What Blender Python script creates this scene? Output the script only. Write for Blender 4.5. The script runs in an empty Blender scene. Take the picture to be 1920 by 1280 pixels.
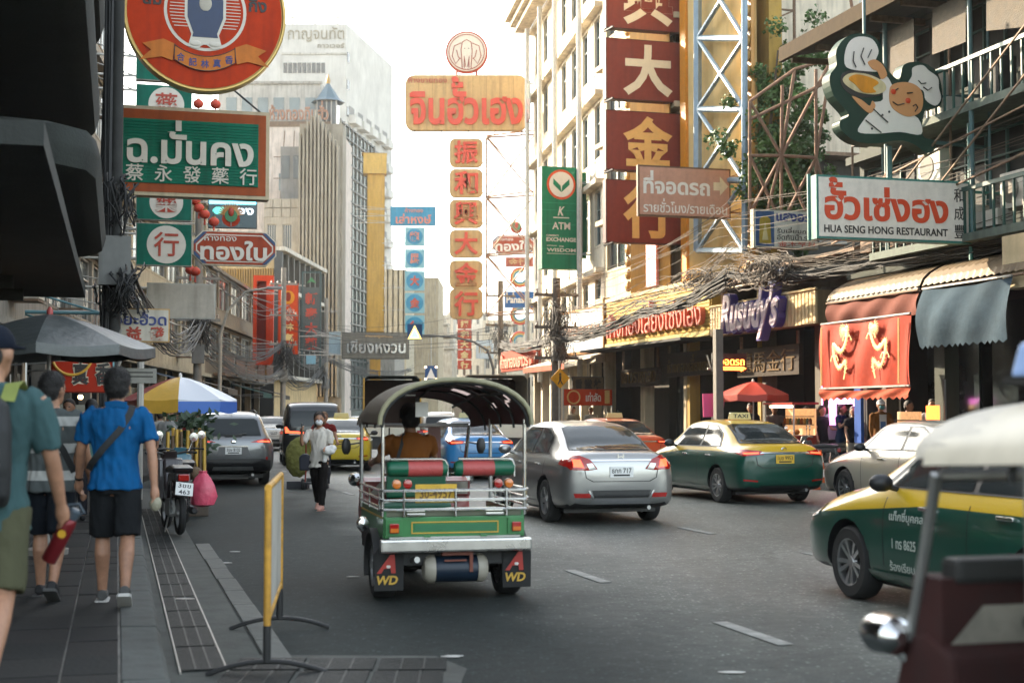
import bpy, bmesh, math, random
import numpy as np
from mathutils import Vector, Matrix, noise
from mathutils.bvhtree import BVHTree
RND = random.Random(11)
SC = bpy.context.scene
COL = SC.collection
rad = math.radians
# ---------------------------------------------------------------- camera
FPX, CAMZ, HOR = 2667.0, 1.58, 775.0
PITCH = math.atan((HOR - 640) / FPX)
cam = bpy.data.cameras.new('camera'); camo = bpy.data.objects.new('camera', cam); COL.objects.link(camo)
cam.sensor_width = 36.0; cam.lens = FPX / 1920 * 36.0
cam.clip_start = .1; cam.clip_end = 3000
camo.location = (0, 0, CAMZ); camo.rotation_euler = (math.pi / 2 + PITCH, 0, 0)
cam.dof.use_dof = True; cam.dof.focus_distance = 23.0; cam.dof.aperture_fstop = 2.4
SC.camera = camo
# ---------------------------------------------------------------- sky, sun, exposure
SUN_EL, SUN_AZ = rad(23), rad(-46)          # azimuth from +Y, clockwise positive
w = bpy.data.worlds.new('World'); SC.world = w; w.use_nodes = True
nt = w.node_tree
sky = nt.nodes.new('ShaderNodeTexSky'); sky.sky_type = 'NISHITA'; sky.sun_disc = False
sky.sun_elevation = SUN_EL; sky.sun_rotation = SUN_AZ
sky.air_density = 1.0; sky.dust_density = 2.5; sky.ozone_density = 0.6; sky.altitude = 0
bg = nt.nodes['Background']; bg.inputs[1].default_value = 0.15
hs = nt.nodes.new('ShaderNodeHueSaturation'); hs.inputs['Saturation'].default_value = .5   # milky, hazy sky
nt.links.new(sky.outputs[0], hs.inputs['Color']); wt = nt.nodes.new('ShaderNodeVectorMath'); wt.operation = 'MULTIPLY'; wt.inputs[1].default_value = (.985, 1.0, .955)
nt.links.new(hs.outputs[0], wt.inputs[0]); nt.links.new(wt.outputs[0], bg.inputs[0])
sl = bpy.data.lights.new('sun', 'SUN'); sl.energy = 3.3; sl.angle = rad(.6); sl.color = (1, .82, .60)
so = bpy.data.objects.new('sun', sl); COL.objects.link(so)
sd = Vector((math.sin(SUN_AZ) * math.cos(SUN_EL), math.cos(SUN_AZ) * math.cos(SUN_EL), math.sin(SUN_EL)))
so.rotation_euler = sd.to_track_quat('Z', 'Y').to_euler(); so.location = (-30, 30, 60)
SC.view_settings.view_transform = 'Standard'; SC.view_settings.look = 'None'
SC.view_settings.gamma = 1; SC.view_settings.exposure = 2.4
SC.render.engine = 'CYCLES'
try:
    SC.cycles.use_denoising = True; SC.cycles.max_bounces = 6; SC.cycles.diffuse_bounces = 3
    SC.cycles.glossy_bounces = 3; SC.cycles.transparent_max_bounces = 8; SC.cycles.volume_bounces = 0
    SC.cycles.caustics_reflective = False; SC.cycles.caustics_refractive = False
except Exception: pass
# ---------------------------------------------------------------- frames
SA = rad(15.5)                                # the near street runs 15.5 deg left of the view axis
HV = Vector((-math.sin(SA), math.cos(SA), 0)); RV = Vector((math.cos(SA), math.sin(SA), 0))
def st(s, t, z=0.): v = HV * s + RV * t; return Vector((v.x, v.y, z))
_F = Vector((0, math.cos(PITCH), math.sin(PITCH))); _U = Vector((0, -math.sin(PITCH), math.cos(PITCH)))
def ray(x, y): return Vector(((x - 960) / FPX, 0, 0)) + _U * ((640 - y) / FPX) + _F
def px(x, y, Y):                              # pixel at depth Y
    d = ray(x, y); return Vector((0, 0, CAMZ)) + d * (Y / d.y)
def gnd(x, y, z=0.):                          # pixel on the ground
    d = ray(x, y); return Vector((0, 0, CAMZ)) + d * ((z - CAMZ) / d.z)
def hit(x, y, P, yaw):                        # pixel on the vertical plane through P running along yaw
    n = Vector((-math.sin(yaw), math.cos(yaw), 0)); d = ray(x, y); o = Vector((0, 0, CAMZ))
    return o + d * ((Vector((P[0], P[1], 0)) - o).dot(n) / d.dot(n))
# ---------------------------------------------------------------- materials
MATS = {}
def mat(name, col, rough=.6, metal=0., var=.12, vscale=6., bump=.0, bscale=40., coat=0., spec=.5, emit=None, estr=0., dirt=0.):
    if name in MATS: return MATS[name]
    m = bpy.data.materials.new(name); m.use_nodes = True; MATS[name] = m
    t = m.node_tree; b = t.nodes['Principled BSDF']
    b.inputs['Roughness'].default_value = rough; b.inputs['Metallic'].default_value = metal
    b.inputs['Specular IOR Level'].default_value = spec
    if coat: b.inputs['Coat Weight'].default_value = coat; b.inputs['Coat Roughness'].default_value = .06
    c = (*col, 1)
    b.inputs['Base Color'].default_value = c
    if var or bump or dirt:
        tc = t.nodes.new('ShaderNodeTexCoord')
        n = t.nodes.new('ShaderNodeTexNoise'); n.inputs['Scale'].default_value = vscale
        n.inputs['Detail'].default_value = 6; n.inputs['Roughness'].default_value = .65
        t.links.new(tc.outputs['Object'], n.inputs['Vector'])
        if var:
            r = t.nodes.new('ShaderNodeMapRange'); r.inputs[1].default_value = .3; r.inputs[2].default_value = .7
            r.inputs[3].default_value = 1 - var; r.inputs[4].default_value = 1 + var
            t.links.new(n.outputs[0], r.inputs[0])
            mx = t.nodes.new('ShaderNodeVectorMath'); mx.operation = 'SCALE'
            mx.inputs[0].default_value = col
            t.links.new(r.outputs[0], mx.inputs['Scale'])
            out = mx.outputs[0]
            if dirt:                                       # grimy streaks running down
                mp = t.nodes.new('ShaderNodeMapping'); mp.inputs['Scale'].default_value = (3, 3, .35)
                t.links.new(tc.outputs['Object'], mp.inputs[0])
                n2 = t.nodes.new('ShaderNodeTexNoise'); n2.inputs['Scale'].default_value = 1.6; n2.inputs['Detail'].default_value = 8
                t.links.new(mp.outputs[0], n2.inputs['Vector'])
                cr = t.nodes.new('ShaderNodeMapRange'); cr.inputs[1].default_value = .45; cr.inputs[2].default_value = .72
                cr.inputs[3].default_value = 0; cr.inputs[4].default_value = dirt
                t.links.new(n2.outputs[0], cr.inputs[0])
                mi = t.nodes.new('ShaderNodeMix'); mi.data_type = 'RGBA'
                t.links.new(cr.outputs[0], mi.inputs[0]); t.links.new(out, mi.inputs[6])
                mi.inputs[7].default_value = (col[0] * .3 + .01, col[1] * .28 + .01, col[2] * .25 + .01, 1)
                out = mi.outputs[2]
            t.links.new(out, b.inputs['Base Color'])
            rr = t.nodes.new('ShaderNodeMapRange'); rr.inputs[3].default_value = max(.02, rough - .1); rr.inputs[4].default_value = min(1, rough + .1)
            t.links.new(n.outputs[0], rr.inputs[0]); t.links.new(rr.outputs[0], b.inputs['Roughness'])
        if bump:
            n3 = t.nodes.new('ShaderNodeTexNoise'); n3.inputs['Scale'].default_value = bscale; n3.inputs['Detail'].default_value = 4
            t.links.new(tc.outputs['Object'], n3.inputs['Vector'])
            bp = t.nodes.new('ShaderNodeBump'); bp.inputs['Strength'].default_value = bump; bp.inputs['Distance'].default_value = .02
            t.links.new(n3.outputs[0], bp.inputs['Height']); t.links.new(bp.outputs[0], b.inputs['Normal'])
    if emit: b.inputs['Emission Color'].default_value = (*emit, 1); b.inputs['Emission Strength'].default_value = estr
    return m
def hexc(h):                                  # sRGB hex -> linear
    v = [int(h[i:i + 2], 16) / 255 for i in (0, 2, 4)]
    return tuple(x / 12.92 if x < .04045 else ((x + .055) / 1.055) ** 2.4 for x in v)
def pm(h, rough=.5, **k): return mat('paint_' + h + '_%d' % (rough * 100), hexc(h), rough, **{'var': .1, 'dirt': .38, 'spec': .12, **k})
def cloth(h, **k): return mat('cloth_' + h, hexc(h), .9, **{'var': .1, 'bump': .25, 'bscale': 25., 'spec': .15, **k})
def carpaint(name, col, metal=.0, col2=None, zsplit=.9, wav=0.):
    if name in MATS: return MATS[name]
    m = mat(name, col, .3, metal, var=0, coat=.7)
    t = m.node_tree; b = t.nodes['Principled BSDF']
    if col2:
        tc = t.nodes.new('ShaderNodeTexCoord'); sp = t.nodes.new('ShaderNodeSeparateXYZ'); t.links.new(tc.outputs['Object'], sp.inputs[0])
        f0 = t.nodes.new('ShaderNodeMath'); f0.operation = 'SUBTRACT'; f0.inputs[1].default_value = 2.3; t.links.new(sp.outputs[1], f0.inputs[0]); f1 = t.nodes.new('ShaderNodeMath'); f1.operation = 'MAXIMUM'; f1.inputs[1].default_value = 0; t.links.new(f0.outputs[0], f1.inputs[0])   # the colour break drops along the bonnet
        g = t.nodes.new('ShaderNodeMath'); g.operation = 'MULTIPLY_ADD'; g.inputs[1].default_value = wav; t.links.new(f1.outputs[0], g.inputs[0]); t.links.new(sp.outputs[2], g.inputs[2])
        c = t.nodes.new('ShaderNodeMath'); c.operation = 'GREATER_THAN'; c.inputs[1].default_value = zsplit; t.links.new(g.outputs[0], c.inputs[0])
        mi = t.nodes.new('ShaderNodeMix'); mi.data_type = 'RGBA'; t.links.new(c.outputs[0], mi.inputs[0])
        mi.inputs[6].default_value = (*col2, 1); mi.inputs[7].default_value = (*col, 1)
        t.links.new(mi.outputs[2], b.inputs['Base Color'])
    return m
BLACK = mat('black_plastic', (.012, .012, .013), .45, var=.1)
RUBBER = mat('rubber', (.014, .014, .014), .8, var=.2, vscale=20)
CHROME = mat('chrome', (.72, .72, .72), .16, 1., var=.05)
STEEL = mat('steel', (.38, .38, .37), .4, .8, var=.15, dirt=.3)
GLASS = mat('dark_glass', (.012, .016, .018), .06, var=0, spec=.7, coat=.5)
CGLASS = mat('car_glass', (.022, .027, .028), .08, var=0, spec=.32)
WHITEP = mat('white_print', (.72, .70, .66), .5, var=.06)
REDL = mat('tail_red', (.35, .012, .008), .12, var=.05, coat=.8)
REDLIT = mat('tail_lit', (.5, .02, .01), .15, var=0, emit=(1, .08, .03), estr=.9)
AMBL = mat('amber_lens', (.6, .16, .02), .15, var=.05, coat=.8)
CLEARL = mat('clear_lens', (.6, .62, .62), .1, .3, var=.05, coat=.8)
SKIN = mat('skin_tan', (.36, .185, .112), .5, var=.2, vscale=16, bump=.12, bscale=90)
SKIN2 = mat('skin_brown', (.29, .145, .083), .5, var=.2, vscale=16, bump=.12, bscale=90)
HAIR = mat('hair_black', (.012, .010, .009), .55, var=.3, vscale=40, bump=.6, bscale=120)
RUST = mat('rusty_steel', (.20, .13, .085), .75, .3, var=.35, vscale=9, dirt=.4)
GALV = mat('galvanised', (.42, .40, .36), .5, .5, var=.2, dirt=.4)
CABLE = mat('cable_black', (.02, .02, .02), .6, var=.3, vscale=2)
CABLE2 = mat('cable_dusty', (.085, .066, .048), .75, var=.4, vscale=3)
CONC = mat('concrete', (.25, .235, .21), .85, var=.25, vscale=2.5, bump=.3, dirt=.5)
# ---------------------------------------------------------------- mesh builder
class MB:
    def __init__(s): s.v = []; s.f = []
    def add(s, vs, fs):
        o = len(s.v); s.v += [tuple(v) for v in vs]; s.f += [tuple(i + o for i in f) for f in fs]; return s
    def box(s, x0, x1, y0, y1, z0, z1):
        return s.add([(x0, y0, z0), (x1, y0, z0), (x1, y1, z0), (x0, y1, z0), (x0, y0, z1), (x1, y0, z1), (x1, y1, z1), (x0, y1, z1)],
                     [(0, 3, 2, 1), (4, 5, 6, 7), (0, 1, 5, 4), (1, 2, 6, 5), (2, 3, 7, 6), (3, 0, 4, 7)])
    def bar(s, p, q, a, b=None):              # square bar between two points
        return s.tube([p, q], a / 1.414, 4) if b is None else s.tube([p, q], a / 1.414, 4)
    def tube(s, pts, r, n=6, caps=True):
        pts = [Vector(p) for p in pts]; rs = r if isinstance(r, (list, tuple)) else [r] * len(pts); rings = []; up = None
        for i, p in enumerate(pts):
            d = (pts[min(i + 1, len(pts) - 1)] - pts[max(i - 1, 0)])
            d = d.normalized() if d.length > 1e-9 else Vector((0, 0, 1))
            if up is None:
                up = Vector((0, 0, 1)) if abs(d.z) < .9 else Vector((0, 1, 0))
                a = d.cross(up).normalized()
            else:
                a = (a - d * a.dot(d)); a = a.normalized() if a.length > 1e-6 else d.orthogonal().normalized()
            b = a.cross(d)
            off = math.pi / n
            rings.append([p + (a * math.cos(off + k * 2 * math.pi / n) + b * math.sin(off + k * 2 * math.pi / n)) * rs[i] for k in range(n)])
        return s.loft(rings, caps)
    def loft(s, rings, caps=True, closed=True):
        n = len(rings[0]); vs = [v for r in rings for v in r]; fs = []
        for i in range(len(rings) - 1):
            for k in range(n if closed else n - 1):
                k2 = (k + 1) % n; fs.append((i * n + k, i * n + k2, (i + 1) * n + k2, (i + 1) * n + k))
        if caps and closed:
            fs.append(tuple(range(n))[::-1]); m = (len(rings) - 1) * n; fs.append(tuple(range(m, m + n)))
        return s.add(vs, fs)
    def lathe(s, prof, n=16, o=(0, 0, 0), ax='z', caps=True):
        rings = []
        for r, h in prof:
            ring = []
            for k in range(n):
                a = 2 * math.pi * k / n; c, d = r * math.cos(a), r * math.sin(a)
                ring.append({'z': (o[0] + c, o[1] + d, o[2] + h), 'x': (o[0] + h, o[1] + c, o[2] + d), 'y': (o[0] + d, o[1] + h, o[2] + c)}[ax])
            rings.append(ring)
        return s.loft(rings, caps)
    def prism(s, poly, y0, y1, ax='y'):       # outline in x,z pushed along y (or y,z along x, or x,y along z)
        f = {'y': lambda a, b, c: (a, c, b), 'x': lambda a, b, c: (c, a, b), 'z': lambda a, b, c: (a, b, c)}[ax]
        n = len(poly)
        return s.add([f(a, b, y0) for a, b in poly] + [f(a, b, y1) for a, b in poly],
                     [tuple(range(n)), tuple(range(n, 2 * n))[::-1]] + [(k, k + n, (k + 1) % n + n, (k + 1) % n) for k in range(n)])
    def ball(s, c, r, n=12, m=8):
        r = (r, r, r) if isinstance(r, (int, float)) else r; rings = []
        for i in range(1, m):
            t = math.pi * i / m
            rings.append([(c[0] + r[0] * math.sin(t) * math.cos(2 * math.pi * k / n), c[1] + r[1] * math.sin(t) * math.sin(2 * math.pi * k / n), c[2] - r[2] * math.cos(t)) for k in range(n)])
        return s.loft(rings)
    def disc(s, c, r, y, n=40, d=.02):        # upright disc facing -y
        return s.prism([(c[0] + r * math.cos(2 * math.pi * k / n), c[1] + r * math.sin(2 * math.pi * k / n)) for k in range(n)], y, y + d)
    def xf(s, M): s.v = [tuple(M @ Vector(v)) for v in s.v]; return s
    def mesh(s, name, m, smooth=False, bevel=0):
        me = bpy.data.meshes.new(name); me.from_pydata(s.v, [], s.f)
        bm = bmesh.new(); bm.from_mesh(me)
        bmesh.ops.recalc_face_normals(bm, faces=bm.faces)
        if bevel:
            es = [e for e in bm.edges if len(e.link_faces) == 2 and e.calc_face_angle(0) > .6]
            bmesh.ops.bevel(bm, geom=es, offset=bevel, segments=2, profile=.6, affect='EDGES', clamp_overlap=True)
        bm.to_mesh(me); bm.free()
        if m: me.materials.append(m)
        if smooth:
            me.polygons.foreach_set('use_smooth', [True] * len(me.polygons))
            if smooth != 2: me.set_sharp_from_angle(angle=rad(40))
        me.update(); return me
    def build(s, name, m, parent=None, smooth=False, bevel=0):
        return link(name, s.mesh(name, m, smooth, bevel), parent)
def link(name, me, parent=None):
    o = bpy.data.objects.new(name, me); COL.objects.link(o)
    if parent: o.parent = parent
    return o
def thing(name, label, cat, loc=(0, 0, 0), rotz=0., group=None):
    o = bpy.data.objects.new(name, None); COL.objects.link(o); o.empty_display_size = .2
    o.location = loc; o.rotation_euler = (0, 0, rotz); o['label'] = label; o['category'] = cat
    if group: o['group'] = group
    return o
def tag(o, label, cat, group=None):
    o['label'] = label; o['category'] = cat
    if group: o['group'] = group
    return o
def struct(o): o['kind'] = 'structure'; return o
def stuff(o, label=None, cat=None):
    o['kind'] = 'stuff'
    if label: o['label'] = label; o['category'] = cat
    return o
def dup(root, loc, rotz, label, group=None, parent=None):
    r = root.copy(); COL.objects.link(r)
    if parent: r.parent = parent
    else:
        r.location = loc; r.rotation_euler = (0, 0, rotz); r['label'] = label
        if group: r['group'] = group
    for c in root.children: dup(c, None, None, None, None, r)
    return r
def setmat(o, m): o.data.materials.clear(); o.data.materials.append(m); return o
def evalmods(o):                              # bake the modifiers of a temporary object into a mesh
    bpy.context.view_layer.update(); dg = bpy.context.evaluated_depsgraph_get()
    me = bpy.data.meshes.new_from_object(o.evaluated_get(dg)); return me
# ---------------------------------------------------------------- lettering (fallback fonts shipped with Blender)
UPV = set('ัิีึื็ํ'); TONE = set('่้๊๋์')
def rawtext(s, off=.0, ext=.02, shear=0., font_res=3):
    c = bpy.data.curves.new('lettering', 'FONT'); c.body = s; c.extrude = ext; c.offset = off; c.resolution_u = font_res; c.shear = shear
    o = bpy.data.objects.new('lettering', c); me = bpy.data.meshes.new_from_object(o)
    v = [tuple(p.co) for p in me.vertices]; f = [tuple(p.vertices) for p in me.polygons]
    bpy.data.objects.remove(o); bpy.data.curves.remove(c); bpy.data.meshes.remove(me); return v, f
_TX = {}
def ink(s, off, ext, shear):
    k = (s, off, ext, shear)
    if k in _TX: return _TX[k]
    base = ''; lift = []
    for ch in s:
        if ch in TONE and base and base[-1] in UPV: lift.append((len(base), ch))
        else: base += ch
    v, f = rawtext(base, off, ext, shear)
    def right(q): return max(p[0] for p in rawtext(q + 'ก', 0, 0)[0]) - max(p[0] for p in rawtext('ก', 0, 0)[0])
    for n, ch in lift:
        dx = right(base[:n]); v2, f2 = rawtext('ก' + ch, off, ext, shear); g = rawtext('ก', off, ext, shear)[0]
        adv = right('ก'); v2 = [(a - adv + dx, b + .22, c) for a, b, c in v2]
        top = max(p[1] for p in g) + .2                    # keep only the mark
        keep = [i for i, p in enumerate(v2) if p[1] > top]; mp = {i: k2 + len(v) for k2, i in enumerate(keep)}
        v = v + [v2[i] for i in keep]; f = f + [tuple(mp[i] for i in q) for q in f2 if all(i in mp for i in q)]
    _TX[k] = (v, f); return v, f
def text(s, x0, x1, z0, z1, m, parent, y=-.01, depth=.02, bold=.02, name='lettering', shear=0., into=None, vert=False):
    """fit a line of writing into the box x0..x1, z0..z1 of a sign that faces -y"""
    v, f = ink(s, bold, .02, shear)
    a0 = min(p[0] for p in v); a1 = max(p[0] for p in v); b0 = min(p[1] for p in v); b1 = max(p[1] for p in v)
    sx = (x1 - x0) / (a1 - a0); sz = (z1 - z0) / (b1 - b0)
    mb = into or MB()
    mb.add([(x0 + (p[0] - a0) * sx, y - depth * (.5 + p[2] / .04), z0 + (p[1] - b0) * sz) for p in v], f)
    if into: return mb
    me = bpy.data.meshes.new(name); me.from_pydata(mb.v, [], mb.f); me.materials.append(m); return link(name, me, parent)
# ---------------------------------------------------------------- generic sign board, facing -y of its own frame
def sign(name, label, x0, x1, y0, y1, P, yaw, face, frame=None, cat='sign', th=.22, fw=.06, group=None, corner=0., posts=None):
    """board that covers the pixel box x0..x1, y0..y1 on the vertical plane through P"""
    a = hit(x0, (y0 + y1) / 2, P, yaw); b = hit(x1, (y0 + y1) / 2, P, yaw); c = (a + b) / 2
    xm = (x0 + x1) / 2; zt = hit(xm, y0, P, yaw).z; zb = hit(xm, y1, P, yaw).z; W = (Vector((b.x, b.y)) - Vector((a.x, a.y))).length
    t = thing(name, label, cat, (c.x, c.y, zb), yaw, group); H = zt - zb
    def outl(i):
        k = max(corner - i, .001)
        if corner <= 0: return [(-W / 2 + i, i), (W / 2 - i, i), (W / 2 - i, H - i), (-W / 2 + i, H - i)]
        pts = []
        for cx, cz, a0 in ((W / 2 - i - k, i + k, -90), (W / 2 - i - k, H - i - k, 0), (-W / 2 + i + k, H - i - k, 90), (-W / 2 + i + k, i + k, 180)):
            for j in range(5): an = rad(a0 + j * 22.5); pts.append((cx + k * math.cos(an), cz + k * math.sin(an)))
        return pts
    MB().prism(outl(0), .0, th).build('casing', frame or STEEL, t)
    MB().prism(outl(fw), -.012, .0).build('face_panel', face, t)
    return t, W, H
# ================================================================ GROUND
def asphalt():
    m = mat('asphalt', (.052, .053, .053), .62, var=0)
    t = m.node_tree; b = t.nodes['Principled BSDF']; L = t.links.new
    tc = t.nodes.new('ShaderNodeTexCoord')
    def nz(sc, det=5, ro=.6, vec=None):
        n = t.nodes.new('ShaderNodeTexNoise'); n.inputs['Scale'].default_value = sc; n.inputs['Detail'].default_value = det; n.inputs['Roughness'].default_value = ro
        L(vec or tc.outputs['Object'], n.inputs['Vector']); return n.outputs[0]
    mp = t.nodes.new('ShaderNodeMapping'); mp.inputs['Rotation'].default_value = (0, 0, -SA); mp.inputs['Scale'].default_value = (1.1, .06, 1)
    L(tc.outputs['Object'], mp.inputs[0])
    big = nz(.35); track = nz(1.0, 3, .5, mp.outputs[0]); fine = nz(55, 3, .8); spk = t.nodes.new('ShaderNodeTexVoronoi')
    spk.inputs['Scale'].default_value = 42; L(tc.outputs['Object'], spk.inputs['Vector'])
    def mrange(x, a, b2, c, d):
        r = t.nodes.new('ShaderNodeMapRange'); r.inputs[1].default_value = a; r.inputs[2].default_value = b2; r.inputs[3].default_value = c; r.inputs[4].default_value = d; L(x, r.inputs[0]); return r.outputs[0]
    def mul(x, y):
        q = t.nodes.new('ShaderNodeMath'); q.operation = 'MULTIPLY'; L(x, q.inputs[0]); L(y, q.inputs[1]); return q.outputs[0]
    f = mul(mul(mrange(big, .3, .7, .75, 1.3), mrange(track, .3, .7, .75, 1.3)), mul(mrange(fine, .25, .75, .6, 1.45), mrange(spk.outputs['Distance'], 0., .22, 2.6, .85)))
    sc = t.nodes.new('ShaderNodeVectorMath'); sc.operation = 'SCALE'; sg = t.nodes.new('ShaderNodeTexVoronoi'); sg.inputs['Scale'].default_value = 26; L(tc.outputs['Object'], sg.inputs['Vector']); sgc = t.nodes.new('ShaderNodeSeparateColor'); L(sg.outputs['Color'], sgc.inputs[0])
    grit = mul(mrange(sgc.outputs[0], .80, .83, 0, 1), mrange(sg.outputs['Distance'], .25, .4, 1, 0)); mid = nz(7, 5, .7)
    f = mul(mul(f, mrange(mid, .3, .7, .6, 1.5)), mrange(grit, 0, 1, 1, 3.2))
    L(f, sc.inputs['Scale'])
    mp2 = t.nodes.new('ShaderNodeMapping'); mp2.inputs['Rotation'].default_value = (0, 0, -SA); L(tc.outputs['Object'], mp2.inputs[0]); sx = t.nodes.new('ShaderNodeSeparateXYZ'); L(mp2.outputs[0], sx.inputs[0])
    wob = t.nodes.new('ShaderNodeMath'); wob.operation = 'MULTIPLY_ADD'; wob.inputs[1].default_value = 2.2; L(big, wob.inputs[0]); L(sx.outputs[0], wob.inputs[2])   # the driven lanes are worn paler and smoother
    wear = mrange(wob.outputs[0], 4.0, 6.6, 0, 1); wc = t.nodes.new('ShaderNodeMix'); wc.data_type = 'RGBA'; wc.inputs[6].default_value = (.0115, .0165, .0150, 1); wc.inputs[7].default_value = (.088, .092, .081, 1); L(wear, wc.inputs[0]); L(wc.outputs[2], sc.inputs[0])
    # cracks
    vc = t.nodes.new('ShaderNodeTexVoronoi'); vc.feature = 'DISTANCE_TO_EDGE'; vc.inputs['Scale'].default_value = .33
    wv = t.nodes.new('ShaderNodeVectorMath'); wv.operation = 'ADD'; nv = t.nodes.new('ShaderNodeTexNoise'); nv.inputs['Scale'].default_value = 1.3; nv.inputs['Detail'].default_value = 5
    L(tc.outputs['Object'], nv.inputs['Vector']); L(tc.outputs['Object'], wv.inputs[0]); L(nv.outputs['Color'], wv.inputs[1]); L(wv.outputs[0], vc.inputs['Vector'])
    cr = mul(mrange(vc.outputs['Distance'], 0, .006, 1, 0), mrange(big, .48, .56, 0, .7))
    mi = t.nodes.new('ShaderNodeMix'); mi.data_type = 'RGBA'; L(cr, mi.inputs[0]); L(sc.outputs[0], mi.inputs[6]); mi.inputs[7].default_value = (.012, .012, .012, 1)
    L(mi.outputs[2], b.inputs['Base Color'])
    L(mrange(wear, 0, 1, .85, .5), b.inputs['Roughness']); b.inputs['Specular IOR Level'].default_value = .35
    bp = t.nodes.new('ShaderNodeBump'); bp.inputs['Strength'].default_value = .45; bp.inputs['Distance'].default_value = .012
    L(mul(fine, spk.outputs['Distance']), bp.inputs['Height']); L(bp.outputs[0], b.inputs['Normal'])
    return m
ASPH = asphalt()
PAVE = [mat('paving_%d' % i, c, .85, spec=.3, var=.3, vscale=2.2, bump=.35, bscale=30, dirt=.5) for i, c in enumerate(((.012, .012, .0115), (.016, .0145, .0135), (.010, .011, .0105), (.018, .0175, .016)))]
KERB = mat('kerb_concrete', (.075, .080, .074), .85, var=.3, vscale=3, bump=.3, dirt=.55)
GRATE = mat('iron_grate', (.016, .018, .018), .55, .6, var=.3, vscale=7, bump=.2)
LINE = mat('worn_road_paint', (.235, .235, .215), .8, var=.5, vscale=5, bump=.2)
GUT = mat('gutter_concrete', (.066, .070, .062), .85, var=.3, vscale=2, bump=.3, dirt=.6)
road = struct(MB().add([(-600, -60, 0), (600, -60, 0), (600, 1500, 0), (-600, 1500, 0)], [(0, 1, 2, 3)]).build('road', ASPH))
# --- left pavement: street frame, x = t, y = s
lp = struct(MB().box(-3.6, .04, 7.6, 31, -.3, .135).build('pavement', CONC)); lp.rotation_euler.z = SA
cols = [(-3.3, -2.7), (-2.7, -2.1), (-2.1, -1.5), (-1.5, -.9), (-.9, -.28), (-.28, .03)]
slabs = {}
for i, (a, b) in enumerate(cols):
    for j in range(39):
        k = (round(b - a, 2), (i * 7 + j * 3) % 4)
        if k not in slabs:
            g = .006; slabs[k] = MB().box(-(b - a) / 2 + g, (b - a) / 2 - g, -.3 + g, .3 - g, -.02, .0).mesh('slab', PAVE[k[1]], bevel=.006)
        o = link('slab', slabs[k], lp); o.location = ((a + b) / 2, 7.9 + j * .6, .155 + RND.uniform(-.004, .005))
        o.rotation_euler = (RND.uniform(-.006, .006), RND.uniform(-.006, .006), RND.uniform(-.004, .004))
lk = struct(MB().box(.03, .04, 7.9, 8, -.2, .1).build('kerb', KERB)); lk.rotation_euler.z = SA
kst = MB().prism([(-.13, -.25), (.13, -.25), (.13, .10), (.10, .148), (-.13, .155)], -.49, .49).mesh('kerbstone', KERB, bevel=.008)
for j in range(23):
    o = link('kerbstone', kst, lk); o.location = (.172, 8.5 + j, RND.uniform(-.006, .006)); o.rotation_euler = (0, 0, RND.uniform(-.006, .006))
# the kerb sweeps left at the ramp
arc = []
for i in range(9):
    a = rad(i * 10); arc.append((-.9 + 1.2 * math.cos(a) , 8.0 - 1.2 * math.sin(a)))
mb = MB(); inn = [(-.9 + .95 * math.cos(rad(i * 10)), 8.0 - .95 * math.sin(rad(i * 10))) for i in range(9)]
mb.prism(arc + inn[::-1], -.2, .15, 'z'); mb.build('kerb_corner', KERB, lk, bevel=.01)
MB().prism([(-3.6, 7.62)] + [(.05, 7.62)] + [(a - .02, min(b, 7.6)) for a, b in inn] + [(-3.6, 6.9)], -.2, .14, 'z').build('corner_paving', PAVE[1], lp)
# --- gutter with its run of grates
gu = struct(MB().box(.304, .92, 8.9, 31, -.2, .006).build('gutter', GUT)); gu.rotation_euler.z = SA
MB().box(.385, .395, 8.9, 24, .006, .022).box(.665, .675, 8.9, 24, .006, .022).build('grate_rail', GALV, gu)
def grate_mesh(w, l, nb, name='grate'):
    m = MB(); m.box(-w / 2, w / 2, -l / 2, l / 2, 0, .004)
    for k in range(1, 3): x = -w / 2 + w * k / 3; m.box(x - .006, x + .006, -l / 2, l / 2, .004, .016)
    for k in range(nb): y = -l / 2 + l * (k + .5) / nb; m.box(-w / 2, w / 2, y - .009, y + .009, .004, .013)
    return m.mesh(name, GRATE)
gm = grate_mesh(.265, .86, 24)
for j in range(17):
    o = link('grate', gm, gu); o.location = (.53, 9.4 + j * .9, .008 + RND.uniform(0, .004)); o.rotation_euler.z = RND.uniform(-.008, .008)
eb = MB().box(-.085, .085, -.46, .46, -.1, .0).mesh('edging_block', mat('pale_edging', (.14, .14, .125), .85, var=.35, vscale=4, bump=.4, dirt=.5), bevel=.008)
for j in range(9):
    o = link('edging_block', eb, gu); o.location = (1.02 + RND.uniform(-.01, .01), 9.6 + j * .95, .014)
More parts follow.
